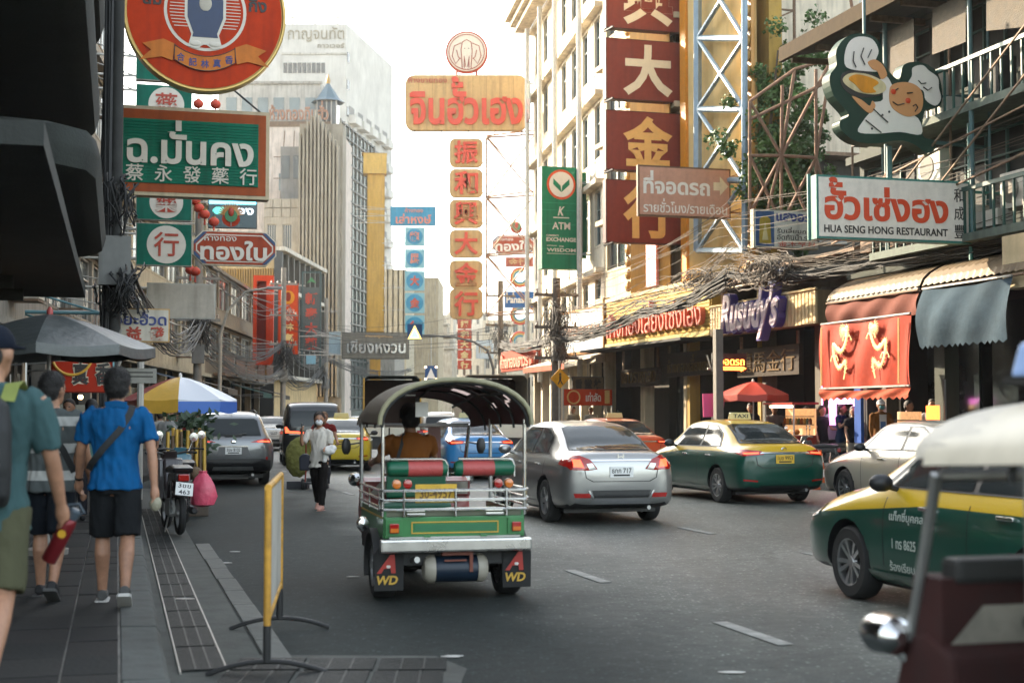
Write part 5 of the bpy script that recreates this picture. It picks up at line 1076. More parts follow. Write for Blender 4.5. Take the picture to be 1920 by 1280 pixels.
def shophouse(name, label, A, B, H, depth, wm, bays, floors, g0=3.6, pane=WG, frame=None, roof=True, back=True, acs=0, sp=.9, pier=.4, ledge=True, cat='building', shut=None, shopname=True, mull=1):
    yaw, W = frm(A, B); t = thing(name, label, cat, (A.x, A.y, 0), yaw); frame = frame or GALV
    MB().box(.0, W, .35, depth, g0, H).build('core', wm, t)
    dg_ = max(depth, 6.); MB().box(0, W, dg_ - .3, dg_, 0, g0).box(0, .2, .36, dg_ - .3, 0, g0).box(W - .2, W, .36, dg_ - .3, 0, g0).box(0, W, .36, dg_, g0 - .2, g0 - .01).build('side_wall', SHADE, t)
    for i in range(bays + 1): MB().box(max(0, W * i / bays - .2), min(W, W * i / bays + .2), 0, .35, 0, g0 - .002).build('pillar', wm, t)
    if floors: openings(t, 0, W, g0, H, bays, floors, wm, pane, frame, pier, sp, mull=mull)
    if ledge:
        for j in range(floors + 1): z = g0 + (H - g0) * j / max(floors, 1); MB().box(-.05, W + .05, -.35 if j < floors else -.25, -.003, z - .12, z + .06).build('ledge', wm, t)
    for i in range(bays if depth > 2 else 0):                    # shop fronts set back in the shade
        a, b = W * i / bays + .2, W * (i + 1) / bays - .2
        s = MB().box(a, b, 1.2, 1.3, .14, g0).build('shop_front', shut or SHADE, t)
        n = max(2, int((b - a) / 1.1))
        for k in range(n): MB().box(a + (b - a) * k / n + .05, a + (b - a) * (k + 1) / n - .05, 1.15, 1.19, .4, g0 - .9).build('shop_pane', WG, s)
    for k in range(acs):
        x = W * (k + .5) / acs; z = g0 + .6 + (k % 2) * .3; o = MB().box(-.4, .4, -.32, 0, 0, .55).build('air_conditioner', mat('ac_cream', (.5, .47, .40), .6, var=.1, dirt=.4), t, bevel=.02); o.location = (x, -.36, z)
        MB().lathe([(.22, -.01), (.22, .0)], 20, (-.08, -.325, .28), 'y').build('fan_grille', BLACK, o)
        MB().box(-.4, .4, -.3, .36, -.05, 0).build('ac_bracket', RUST, o)
    return t, W, yaw
# ---- near left building with overhanging rounded balconies, deep shade put into its colours
DKW = mat('shade_toned_concrete', (.024, .028, .025), .9, var=.3, vscale=1.5, bump=.3, dirt=.4); DKW2 = mat('shade_toned_render', (.032, .035, .032), .9, var=.3, vscale=1.5, bump=.3, dirt=.4)  # near-black concrete: the shade under the overhang is put into the colour
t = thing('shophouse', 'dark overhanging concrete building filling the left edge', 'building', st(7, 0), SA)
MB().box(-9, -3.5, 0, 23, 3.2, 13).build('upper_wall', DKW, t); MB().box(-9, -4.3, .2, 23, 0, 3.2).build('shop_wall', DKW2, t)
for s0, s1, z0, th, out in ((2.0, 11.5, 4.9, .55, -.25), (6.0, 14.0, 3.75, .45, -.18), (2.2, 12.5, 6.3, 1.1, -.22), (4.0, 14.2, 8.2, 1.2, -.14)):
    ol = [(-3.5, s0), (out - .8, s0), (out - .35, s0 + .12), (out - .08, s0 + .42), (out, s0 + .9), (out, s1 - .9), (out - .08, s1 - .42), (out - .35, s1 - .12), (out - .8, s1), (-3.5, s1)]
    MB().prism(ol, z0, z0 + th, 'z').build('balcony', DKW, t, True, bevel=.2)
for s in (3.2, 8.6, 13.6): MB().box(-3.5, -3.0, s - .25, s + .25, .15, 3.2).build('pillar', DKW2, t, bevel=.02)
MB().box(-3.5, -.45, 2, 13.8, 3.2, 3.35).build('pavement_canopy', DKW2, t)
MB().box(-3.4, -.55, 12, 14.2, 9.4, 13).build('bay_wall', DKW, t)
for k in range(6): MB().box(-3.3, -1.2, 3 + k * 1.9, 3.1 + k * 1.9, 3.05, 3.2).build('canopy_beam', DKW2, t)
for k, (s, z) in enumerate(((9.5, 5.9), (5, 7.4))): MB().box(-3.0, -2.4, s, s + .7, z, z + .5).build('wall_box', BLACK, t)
# ---- row of shophouses on the left, up to the bend
LF = [Vector((-11.0, 29.2, 0)), Vector((-14.2, 50, 0)), Vector((-16.2, 75, 0)), Vector((-17.2, 97, 0))]
shophouse('shophouse', 'grey shophouse behind the round red sign, half hidden', LF[0], LF[1], 16, 9, wallm('grey', '8a857b'), 5, 4, acs=3)  # height raised so its shade keeps the sun off the right lanes
shophouse('shophouse', 'beige shophouse with balconies behind the octagonal red sign', LF[1], LF[2], 12.5, 9, wallm('beige', 'a59a82'), 6, 3, acs=4)
lt, W, yw = shophouse('shophouse', 'brown old shophouse with carved balcony before the gold building', LF[2], LF[3], 9.5, 9, wallm('brown', '7d6d57'), 5, 2, acs=2)
for i in range(5):
    x0 = W * i / 5 + .4; b = MB().box(x0, x0 + 3.4, -1.0, -.9, 4.7, 4.8).box(x0, x0 + 3.4, -1.0, -.36, 3.6, 3.75)
    o = b.build('balcony', RUST, lt)
    for k in range(16): MB().box(x0 + .1 + k * .21, x0 + .16 + k * .21, -.98, -.92, 3.75, 4.7).build('baluster', wallm('pinkish', '8d7468'), o)
for i, (f, seg) in enumerate(((.15, 0), (.6, 0), (.3, 1), (.75, 1), (.4, 2), (.85, 2))):     # fabric shop awnings on the left row
    p = LF[seg].lerp(LF[seg + 1], f); yw2, _ = frm(LF[seg], LF[seg + 1])
    o = MB().add([(-2, -.1, 3.3), (2, -.1, 3.3), (2, -2.2, 2.75), (-2, -2.2, 2.75), (2, -2.2, 2.5), (-2, -2.2, 2.5)], [(0, 1, 2, 3), (3, 2, 4, 5)]).build('awning_cloth', cloth(['3a4a48', '5a2a26', '3c4d5c', '6a6258', '2f4a44', '4a4440'][i]), None)
    t2 = thing('shop_awning', ['dark green awning on the left behind the motorbike', 'maroon awning on the left beyond the beach parasol', 'slate blue awning left of the white sedan', 'faded beige awning above the white sedan', 'dark teal awning behind the black van', 'brown grey awning behind the walking woman'][i], 'awning', (p.x, p.y, 0), yw2); o.parent = t2
    for x in (-1.95, 1.95): MB().tube([(x, -.1, 2.6), (x, -2.15, 2.72)], .02, 6).build('awning_arm', STEEL, t2)
# ---- gold slatted building at the bend
A = px(520, 775, 100); A.z = 0; B = A + Vector((.0525, 1, 0)) * 9.6 * 100 / 60; yaw, W = frm(A, B)
GOLD = mat('gold_slat', hexc('b08a4a'), .5, .2, var=.2, vscale=2, dirt=.3); CRM = wallm('cream_panel', 'c4ab7e')
t = thing('gold_building', 'gold slatted building with sloping white roof edge at the bend', 'building', A, yaw)
H = 13.3; MB().box(.05, W, .3, 9, 0, H - .2).build('core', CRM, t)
for z in (H - .25, H - 3.1, 4.0): MB().box(-.2, W + .2, -.5, .295, z, z + .28).build('roof_band', wallm('white_band', 'c9c2b4'), t)
for i in range(9): x = W * i / 8; MB().box(x - .12, x + .12, -.3, .29, 4.3, H - .3).build('mullion', mat('bronze_dark', (.04, .045, .045), .5), t)
for i in range(8): MB().box(W * i / 8 + .14, W * (i + 1) / 8 - .14, .1, .28, H - 2.75, H - .3).build('panel', CRM, t); MB().box(W * i / 8 + .14, W * (i + 1) / 8 - .14, .1, .28, 4.3, H - 3.15).build('panel', GOLD, t)
for i in range(26): y = .35 + i * .18; MB().box(-.25, .04, y, y + .07, 4.3, 11.8).build('slat', GOLD, t)
for z in (5.5, 7.2, 9.0, 10.6): MB().box(-.1, .045, .3, 5, z, z + .08).build('slat_rail', GOLD, t)
MB().box(.0, .3, .3, 5.2, 0, 4.3).build('side_shop', SHADE, t)
# ---- stepped stone building behind it
def block(name, label, x0, x1, ytop, Y, dep, wm, yaw=0., zb=0.):
    a, b = px(x0, ytop, Y), px(x1, ytop, Y); t = thing(name, label, 'building', (a.x, Y, zb), yaw); return t, b.x - a.x, a.z - zb
STONE = wallm('stone', '9a9488', vscale=2.5)
t, W, H = block('stone_building', 'stepped grey stone building with tall barred windows behind the gold one', 495, 612, 372, 120, 12, STONE)
MB().box(0, W, .3, 14, 0, H).build('core', STONE, t)
openings(t, 0, W, H - 9, H - 1.6, 4, 1, STONE, WG, GALV, .55, .6, dep=.29, head=.6, mull=3)
for j in range(12):
    for i in range(7):
        if j < 2 or j > 9: MB().box(W * i / 7 + .03, W * (i + 1) / 7 - .03, .0, .28, H - 1.6 + (j - 10) * .8 + .02 if j > 9 else H - 11 + j * .9, H - .85 + (j - 10) * .8 if j > 9 else H - 10.15 + j * .9).build('stone_block', STONE, t)
MB().box(W * .2, W * .62, 2, 10, H, H + 4.8).build('upper_tier', wallm('slate_tier', '77797a'), t)
for i in range(4): MB().box(W * .22 + i * 1.0, W * .22 + i * 1.0 + .7, 1.93, 1.99, H + 2, H + 4).build('window', WG, t)
for i in range(11):                                             # vertical concrete fins at its right
    x = W - 2.3 + i * .32; MB().box(x, x + .16, -.6, .6, 3, H + 7.5 - abs(i - 4) * .5).build('fin', wallm('fin', '8f887a'), t)
MB().box(W - 2.4, W + 1.3, .6, 3, 0, H + 6.5).build('fin_backing', wallm('fin', '8f887a'), t)
# ---- pink-white block with rooftop lettering and little pagoda roof
t, W, H = block('roof_sign_building', 'pale block with orange rooftop lettering and blue pagoda turret', 400, 636, 238, 132, 12, STONE)
PW = wallm('pinkwhite', 'cfc0b4'); MB().box(0, W, 0, 14, 0, H).build('core', PW, t)
MB().box(0, W - 2, 2, 12, H, H + 4.8).build('penthouse', wallm('greywhite', 'b4b0a8'), t)
for i in range(6): MB().box(W - 11 + i * 1.5, W - 10 + i * 1.5, 1.93, 2.02, H + 1.4, H + 3.2).build('penthouse_window', PGLASS, t)
for z in (H + 4.5, H + .9): MB().box(-.1, W - 1.9, 1.85, 1.995, z, z + .25).build('roof_band', wallm('greyband', '9a968e'), t)
for i in range(5): MB().tube([(W - 5.5 + i * 1.1, -.6, H - 9), (W - 5.0 + i * .9, -.6, H - .5)], .05, 5).build('antenna_pole', RUST, t)
for z in (H - 3, H - 5, H - 7.5): MB().box(W - 6, W - .5, -.7, -.6, z, z + .08).build('frame_rail', RUST, t)
text('ห้างทองกิมฮั่ว', W - 6.5, W - 1, H + .6, H + 2.4, mat('roof_letters', hexc('9a6a50'), .6), t, -.1, .2, .02); MB().box(W - 6.6, W - .8, -.05, .05, H, H + .5).build('letter_rail', RUST, t)
tm = MB().box(W - 2.2, W - .3, .5, 2.4, H, H + 2.6).build('turret', WG, t); MB().lathe([(1.6, 0), (1.1, .35), (.75, .9), (.35, 1.5), (.08, 1.9)], 8, (W - 1.25, 1.45, H + 2.6)).build('turret_roof', mat('roof_blue', (.06, .12, .16), .5), tm, False)
MB().lathe([(.15, 0), (.22, .3), (.05, .9)], 8, (W - 1.25, 1.45, H + 4.4)).build('finial', GOLD, tm, True)
for i in range(5): MB().box(W - 2.2 + i * .45, W - 2.1 + i * .45, .4, .5, H, H + 2.6).build('turret_post', wallm('greywhite', 'b4b0a8'), tm)
for i in range(3):
    for j in range(3): MB().box(W - 5.6 + i * 1.9, W - 4.4 + i * 1.9, -.05, .02, H - 12 + j * 3, H - 10.4 + j * 3).build('window', PGLASS, t)
# ---- curtain wall tower
A = px(636, 775, 138); A.z = 0; B = A + Vector((.132, 1, 0)) * 14.5; yaw, W = frm(A, B); Ht = px(636, 226, 138).z
t = thing('glass_tower', 'glass curtain wall tower with dark grid left of the yellow pillar', 'building', A, yaw); MB().box(0, W, .12, 14, 0, Ht).build('glass_wall', mat('curtain_glass', (.26, .30, .28), .1, .5, var=.4, vscale=.12), t)
gq = MB(); n = 9
for i in range(n + 1): gq.box(W * i / n - .1, W * i / n + .1, -.04, .1, 2, Ht + .2)
for j in range(24): z = 2 + (Ht - 2) * j / 23; gq.box(0, W, -.05, .09, z - .07, z + .07)
g = gq.build('mullion_grid', mat('grid_bronze', (.07, .075, .07), .5), t); g['kind'] = 'stuff'
MB().box(-.3, 0, -.05, 14, 0, Ht).build('end_wall', wallm('fin', '8f887a'), t); MB().box(W, W + 3, -.1, 12, 0, Ht - 2).build('pier', wallm('taupe', '8b8272'), t)
# ---- white tower
Y = 185; WT = wallm('tower_white', 'c6c3bc', dirt=.2, vscale=.3); a = px(530, 45, Y); b = px(650, 45, Y); H = a.z
t = thing('white_tower', 'tall white office tower with lettering on its top', 'building', (a.x, Y, 0), 0); W = b.x - a.x; D = 23
MB().prism([(-5.2, 0), (0, 0), (W, 0), (W + 4.1, D), (-5.2, D)], 0, H - 10.2, 'z').build('core', WT, t); MB().prism([(0, 0), (W, 0), (W + 4.1, D), (0, D)], H - 10.2, H, 'z').build('crown', WT, t)
MB().prism([(-5.2, H - 10.2), (0, H - 10.2), (0, H)], .3, D).build('sloping_wall', WT, t)
for z in (H - 4.1, H - 13.2, H - 21): MB().box(-.05, W + .05, -.12, -.003, z, z + .25).build('string_course', wallm('tower_grey', 'b9b5ac'), t)
for z in (H - 5.2, H - 8.4):
    for i in range(9): MB().box(W * .02 + i * .62, W * .02 + i * .62 + .5, -.06, .05, z - 1.35, z).build('window', WG, t)
text('กาญจนทัต', .7, W - .3, H - 2.4, H - .4, mat('tower_letters', hexc('8d8673'), .6), t, -.02, .1, .005); text('ทาวเวอร์', W * .55, W - .3, H - 3.2, H - 2.6, mat('tower_letters', hexc('8d8673'), .6), t, -.02, .1, .005)
ang = math.atan2(D, 4.1); side = MB()
for j in range(9):                                             # balconies down the street face
    for i in range(5):
        u = .10 + i * .18; x, y = W + 4.1 * u, D * u; z = H - 13 - j * 3.6 - i * .0
        if z < 6: continue
        o = MB().box(-1.4, 1.4, -1.0, 0, 0, 1.1).build('balcony', WT, t); o.location = (x + .02, y, z); o.rotation_euler.z = ang
        MB().box(-1.2, 1.2, -.05, -.02, 1.1, 2.4).build('recess_shade', mat('recess_shade_grey', (.22, .22, .21), .8), o)  # flat grey panel carries the shade of the balcony opening in its colour
for j in range(12): o = MB().box(-.5, .5, -.06, .0, 0, 1.3).build('window', WG, t); o.location = (W + 4.1 * .03, D * .03, H - 5 - j * 3.6); o.rotation_euler.z = ang
for i in range(3): MB().tube([(W * (.15 + .35 * i), .5, H), (W * (.15 + .35 * i), .5, H + .8)], .06, 5).box(W * (.15 + .35 * i) - .3, W * (.15 + .35 * i) + .3, .2, .5, H + .8, H + 1.0).build('roof_floodlight', GALV, t)
# ---- lower buildings closing the far end of the street
FAR = [('beige flat-roofed block right of the yellow pillar', 722, 762, 505, 168, 'b5a98f', 4), ('far tan building behind the blue sign column', 762, 822, 520, 190, 'a8987c', 5), ('distant pale block left of the small spire', 806, 850, 590, 235, 'b9b2a4', 4), ('distant white slab block at the end of the street', 838, 915, 585, 270, 'd0cabd', 6), ('distant cream block behind the steel sign lattice', 905, 1010, 600, 255, 'c2b6a0', 6), ('far grey block low behind the trucks', 640, 740, 640, 150, '8f8a80', 6)]
for lb, x0, x1, yt, Y, hc, cols in FAR:
    t, W, H = block('far_building', lb, x0, x1, yt, Y, 12, None); wm = wallm('far' + hc, hc)
    MB().box(0, W, .3, 14, 0, H).build('core', wm, t); openings(t, 0, W, H - 3.2 * 4 if H > 16 else 2.5, H, cols, 4 if H > 16 else 3, wm, WG, GALV, .8, .9, head=.5)
t = thing('temple_spire', 'small ornate stepped spire far down the street', 'spire', px(828, 775, 225) * 1, 0); t.location.z = 0
zt = px(828, 572, 225).z; MB().lathe([(2.4, 0), (2.4, zt - 8), (1.9, zt - 7), (1.9, zt - 5.6), (1.3, zt - 5.2), (1.25, zt - 3.6), (.8, zt - 3.2), (.7, zt - 2), (.3, zt - 1.6), (.05, zt)], 8).build('stepped_body', wallm('spire', 'a39a8a'), t)
for z in (zt - 7, zt - 5.2, zt - 3.2): MB().lathe([(2.2 * (zt - z) / 7 + .4, 0), (2.2 * (zt - z) / 7 + .1, .35)], 8, (0, 0, z)).build('tier_ledge', wallm('spire', 'a39a8a'), t)
# ---- right: tall white building past the straight
A = Vector((1.05, 69, 0)); B = st(49.6, 17.3)
WB = wallm('white_old', 'd3c7b2'); t, W, yaw = shophouse('white_building', 'tall white building with drain pipes behind the green bank sign', A, B, 20.2, 10, WB, 7, 5, acs=0, sp=1.0, pier=1.3, frame=mat('frame_teal', (.16, .2, .2), .5))
for i in range(3): MB().box(-.3, W, -.9 - .25 * i, -.26 - .0 * i, 20.26 + .25 * i, 20.5 + .25 * i).build('cornice', WB, t)
for x in (1.2, 5.0, 9.0, 14.5): MB().tube([(x, -.5, 3), (x, -.5, 20.1)], .11, 8).build('drain_pipe', mat('pipe_white', (.55, .53, .48), .6, var=.15, dirt=.3), t, True)
MB().box(2.6, 3.6, -.75, -.7, 15.2, 17).build('open_shutter', PGLASS, t)
# ---- right: cream and gold shophouse block with the big red signs
A, B = st(49.4, 17.25), st(41.7, 17.25); t, W, yaw = shophouse('cream_building', 'cream building with glazed bands behind the big red signs', A, B, 20, 2.6, wallm('cream', 'b8a98c'), 2, 5, g0=5.7, sp=1.1, pier=.5, mull=3)
GC = mat('gold_corrugated', hexc('b08a45'), .55, .1, var=.15, vscale=2, dirt=.25)
def corrug(w, z0, z1, pitch, amp, m, name, par, y=0.):
    n = int(w / pitch * 2); pts = [(w * i / n, y + (amp if i % 2 else -amp)) for i in range(n + 1)]
    return MB().loft([[(a, b, z0) for a, b in pts], [(a, b, z1) for a, b in pts]], closed=False, caps=False).build(name, m, par)
corrug(3.6, 5.6, 20, .22, .04, GC, 'gold_cladding', t, -.45).location.x = W - 3.65
for i in range(26): MB().ball((W - 3.85, -.5, 5.9 + i * .42), (.14, .12, .2), 8, 6).build('gilt_ornament', GOLD, t)
o = MB().box(W - 1.9, W - 1.0, -.6, -.5, 5.7, 8.6).build('pink_panel', mat('pink_panel', (.55, .22, .22), .5), t)
MB().box(-.75, -.4, -.62, -.6, 1.2, 1.8).build('notice', WHITEP, o).location = (W - .8, 0, 6)
A, B = st(41.6, 17.25), st(36.3, 17.25); t, W, yaw = shophouse('gold_clad_building', 'narrow building clad in sunlit gold corrugated sheet', A, B, 20, .75, wallm('ochre', 'a8873f'), 1, 0, g0=5.4, ledge=False)
corrug(W, 5.4, 20, .32, .07, mat('gold_sheet', hexc('d2b478'), .6, .0, var=.1, vscale=2, dirt=.2), 'sheet_cladding', t, -.1)
for x, c in ((.15, 'd08a2a'), (W - .35, 'b5813a')): MB().box(x, x + .45, -.25, -.15, 5.4, 20).build('orange_strip', mat('strip_' + c, hexc(c), .5), t)
for i in range(34): MB().ball((W - .05, -.35, 5.6 + i * .43), (.16, .14, .2), 8, 6).build('gilt_ornament', GOLD, t)
MB().box(.1, W - .2, -.5, .3, 5.25, 5.38).build('ledge', RUST, t)
# ---- right: low old building below the tree, and set-back white corrugated block
A, B = st(36.2, 17.25), st(29.6, 17.25); lowb, W, yaw = shophouse('low_shophouse', 'low dark shophouse with tin roof right of the gold sheet', A, B, 5.3, 9, wallm('soot', '5c564b'), 2, 0, g0=4.8, acs=0, ledge=False)
MB().add([(-.2, -.9, 5.35), (W + .2, -.9, 5.35), (W + .2, 9, 6.6), (-.2, 9, 6.6), (-.2, -.9, 5.43), (W + .2, -.9, 5.43), (W + .2, 9, 6.68), (-.2, 9, 6.68)], [(0, 1, 2, 3), (4, 5, 6, 7), (0, 1, 5, 4), (1, 2, 6, 5), (2, 3, 7, 6), (3, 0, 4, 7)]).build('tin_roof', RUST, lowb)
o0 = st(50.5, 23.4); t = thing('corrugated_block', 'tall white corrugated metal wall behind the chef sign', 'building', o0, SA)
corrug(13, 0, 32, .34, .05, mat('white_sheet', hexc('c9c7c3'), .5, .15, var=.06, vscale=.8, dirt=.2), 'sheet_wall', t); MB().box(0, 13, .1, 10, 0, 31.9).build('core', wallm('greywhite', 'b4b0a8'), t)
o0 = st(45.5, 18.2); t = thing('rear_shed', 'dark rear shed behind the leafy tree', 'building', o0, SA); MB().box(0, 16, 0, 4, 0, 10.6).build('core', wallm('soot2', '3d3a34'), t)
for k in range(9): MB().box(.6 + k * 1.7, 1.7 + k * 1.7, -.06, -.01, 7.6, 9.3).build('window', WG, t); MB().box(.5 + k * 1.7, 1.8 + k * 1.7, -.2, -.005, 9.35, 9.5).build('window_hood', RUST, t)
MB().box(-.2, 16.2, -.8, 4.2, 10.62, 10.75).build('roof', RUST, t)
o0 = st(45, 20.2); t = thing('steel_scaffold', 'dark steel scaffold tower between gold sheet and white corrugated wall', 'scaffold', o0, SA)
for x in (0, 2.6):
    for y in (0, 2): MB().tube([(x, y, 0), (x, y, 24)], .06, 5).build('upright', RUST, t)
for j in range(14):
    z = 7 + j * 1.25; MB().tube([(0, 0, z), (2.6, 0, z)], .04, 5).build('ledger', RUST, t); MB().tube([(0, 0, z), (2.6, 0, z + 1.25)], .03, 5).build('brace', RUST, t)
# ---- right: old green-balconied building at the right edge
A, B = st(30.6, 17.2), st(14, 17.2); OG = wallm('old_green', '363d35'); t, W, yaw = shophouse('balcony_building', 'old dark green building with roof overhang in the upper right corner', A, B, 10.4, 10, OG, 5, 2, g0=4.9, acs=0, sp=.8, pane=mat('dark_rough_pane', (.02, .022, .02), .6, var=.3, spec=.15), frame=mat('green_wood', (.03, .09, .075), .6), mull=3)  # panes are dark rough glass, dulled so they don't mirror the sun
MB().add([(-.6, -1.7, 10.2), (W, -1.7, 10.2), (W, 8, 12.4), (-.6, 8, 12.4), (-.6, -1.7, 10.42), (W, -1.7, 10.42), (W, 8, 12.6), (-.6, 8, 12.6)], [(0, 1, 2, 3), (4, 5, 6, 7), (0, 1, 5, 4), (1, 2, 6, 5), (2, 3, 7, 6), (3, 0, 4, 7)]).build('roof', mat('roof_tin', (.045, .038, .030), .9, var=.3, dirt=.4, spec=.08), t)
MB().box(-.6, W, -1.82, -1.70, 10.1, 10.45).build('gutter', mat('gutter_brown', (.05, .036, .022), .9, var=.2, dirt=.3, spec=.08), t)
for k in range(14): MB().box(-.4 + k * 1.25, -.3 + k * 1.25, -1.6, -.3, 10.05, 10.18).build('rafter', RUST, t)
for z in (4.95, 7.5):
    MB().box(2.5, W, -1.2, -.36, z, z + .16).build('balcony_floor', mat('balcony_green', (.09, .115, .09), .8, var=.25, dirt=.5), t)
    r = MB().box(2.5, W, -1.2, -1.12, z + 1.0, z + 1.08).build('balcony_rail', mat('green_paint', (.018, .07, .055), .5, dirt=.4), t)
    for k in range(44): MB().box(2.6 + k * .32, 2.64 + k * .32, -1.18, -1.14, z + .16, z + 1.0).build('baluster', MATS['green_paint'], r)
for x in (3.2, 6.4, 9.6): MB().tube([(x, -1.15, 5.0), (x, -1.15, 10.2)], .05, 8).build('balcony_post', mat('post_teal', (.05, .11, .11), .6, dirt=.4), t)
for x, z in ((4.3, 5.6), (4.3, 6.4), (7.2, 5.5)):
    o = MB().box(-.42, .42, -.3, 0, 0, .7).build('air_conditioner', mat('ac_cream', (.5, .47, .40), .6, var=.1, dirt=.4), t, bevel=.02); o.location = (x, -.5, z)
    MB().lathe([(.26, -.01), (.26, .0)], 20, (-.08, -.305, .35), 'y').build('fan_grille', mat('grille_grey', (.12, .11, .09), .7), o)
rk_ = random.Random(21)
for k in range(16):
    x = rk_.uniform(.3, 12); z = rk_.choice((5.2, 7.7)); MB().box(x, x + rk_.uniform(.3, .9), -1.0, -.6, z, z + rk_.uniform(.3, 1.3)).build('stored_goods', [RUST, SHADE, mat('ac_cream', (.5, .47, .4), .6), pm('4a4438')][k % 4], t)
for k in range(9): x = 1.0 + k * 1.35; MB().tube([(x, -.75, 4.9), (x, -.75, 10.1)], .03, 6).build('pipe', [RUST, mat('post_teal', (.1, .2, .2), .5), BLACK][k % 3], t)
for k in range(7): x = 1.2 + k * 1.9; MB().add([(x, -1.1, 9.9), (x + 1.2, -1.1, 9.9), (x + 1.25, -1.15, 8.9 - .2 * (k % 2)), (x, -1.12, 8.95)], [(0, 1, 2, 3)]).build('bamboo_blind', mat('blind_brown', (.07, .055, .035), .85, var=.3, bump=.5, bscale=40), t)
for k in range(6): MB().tube([(rk_.uniform(0, 4), -1.3, rk_.uniform(5, 8)), (rk_.uniform(5, 12), -1.3, rk_.uniform(6, 10))], .025, 5).build('scaffold_tube', RUST, t)
bl = MB().add([(8.5, -1.25, 9.2), (13, -1.25, 9.0), (13, -1.3, 7.9), (8.5, -1.3, 8.0)], [(0, 1, 2, 3)]).build('hanging_tarp', mat('tarp_silver', (.30, .27, .24), .5, .2, var=.2, bump=.7, bscale=6), t)
# ================================================================ SIGNS
def at(x, y, Y): p = px(x, y, Y); return p
def arms(t, W, H, side, ln, m=None, n=2, y=.1):
    for i in range(n):
        z = H * (.15 + .7 * i / max(n - 1, 1)); MB().tube([(side * W / 2, y, z), (side * (W / 2 + ln), y, z)], .03, 6).build('bracket', m or GALV, t)
        MB().tube([(side * W / 2, y, z), (side * (W / 2 + ln), y + .02, z + .35)], .018, 5).build('stay_rod', m or GALV, t)
RED = pm('a83a20'); CREAM = pm('d9cfb8'); IVORY = mat('ivory_letters', hexc('d8cfc0'), .5, var=.06); TEAL = pm('1c6b58'); INKR = mat('ink_red', hexc('b0402a'), .5, var=.1); INKB = mat('ink_blue', hexc('2c3a78'), .5); INKK = mat('ink_black', hexc('2a2623'), .5); TAN = pm('c8a878'); GREEN = pm('1f7a56')
def ringpts(cx, cz, r, a0=0, a1=360, n=40): return [(cx + r * math.cos(rad(a0 + (a1 - a0) * i / n)), cz + r * math.sin(rad(a0 + (a1 - a0) * i / n))) for i in range(n + 1)]
# ---- round red sign, upper left
P = at(385, 25, 25); sc = 25.3 / FPX; R_ = 149 * sc
t = thing('round_sign', 'round red shop sign with gold rim at the top left', 'sign', hit(385, 25, P, SA), SA)
MB().disc((0, 0), R_, .0, 64, .28).build('casing', mat('gilt_rim', hexc('b89a5a'), .35, .6, var=.15), t, True); MB().disc((0, 0), R_ * .955, -.015, 64, .014).build('face_panel', pm('bf3a14'), t)
rim = MB().tube([(x, -.01, z) for x, z in ringpts(0, 0, R_ * .985, n=64)], .035, 8).build('rim_tube', mat('gilt_rim', (1, 1, 1)), t, True)
em = MB().disc((0, .03), .72, -.02, 48, .004).build('white_disc', IVORY, t); MB().disc((0, .03), .665, -.025, 48, .004).build('red_disc', pm('bf3a14'), em)
for i in range(12):
    z = -.27 + i * .058; w_ = math.sqrt(max(0, .62 ** 2 - (z - .03) ** 2))
    for sx in (-1, 1): MB().box(min(sx * .30, sx * w_), max(sx * .30, sx * w_), -.03, -.026, z, z + .014).build('white_stripe', IVORY, em)
def blob(pts, y, m, par, nm, d=.006): return MB().prism(pts, y, y + d).build(nm, m, par)
fig = [(-.14, -.66), (-.30, -.62), (-.26, -.48), (-.24, -.4), (-.36, -.1), (-.36, .25), (-.2, .5), (.2, .5), (.36, .25), (.36, -.1), (.24, -.4), (.26, -.48), (.30, -.62), (.14, -.66), (.03, -.58), (-.03, -.58)]
blob(fig, -.036, IVORY, em, 'figure_outline'); blob([(x * .86, z * .93) for x, z in fig if z > -.5], -.042, mat('figure_navy', hexc('33405e'), .5), em, 'blue_garment')
for sx in (-1, 1): MB().ball((sx * .17, -.043, -.56), (.10, .01, .05), 12, 6).build('shoe_shape', IVORY, em)
MB().ball((0, -.045, .16), (.11, .012, .14), 12, 8).build('hands_shape', mat('figure_grey', hexc('b9b0a0'), .5), em)
OB = pm('cf7a38'); rb = [(-.52 + 1.04 * i / 12, -.62 - .17 * (1 - ((i - 6) / 6) ** 2)) for i in range(13)]
rib = blob(rb + [(x, z - .26) for x, z in rb[::-1]], -.05, OB, t, 'ribbon')
for sx in (-1, 1): blob([(sx * .52, -.60), (sx * .72, -.52), (sx * 1.08, -.62), (sx * .93, -.73), (sx * 1.13, -.92), (sx * .75, -.84), (sx * .56, -.90)][::sx], -.045, OB, rib, 'ribbon_tail'); MB().tube([(sx * .52, -.053, -.60), (sx * .54, -.053, -.88)], .009, 5).build('ribbon_fold', INKK, rib)
for k, ch in enumerate('合記林真香'): x = -.42 + k * .21; z = -.85 - .15 * (1 - (x / .52) ** 2); text(ch, x - .07, x + .07, z, z + .15, INKB, rib, -.051, .004, .02)
MB().tube([(x, -.053, z) for x, z in rb], .008, 5).tube([(x, -.053, z - .26) for x, z in rb], .008, 5).build('ribbon_edge', INKK, rib)
for sx, s in ((-1, 'ลิ้ม'), (1, 'กี่ง')): text(s, sx * .92 - .16, sx * .92 + .16, .08, .42, INKK, t, -.016, .01, .03)
arms(t, R_ * 1.9, 1.2, -1, 2.2, RUST)
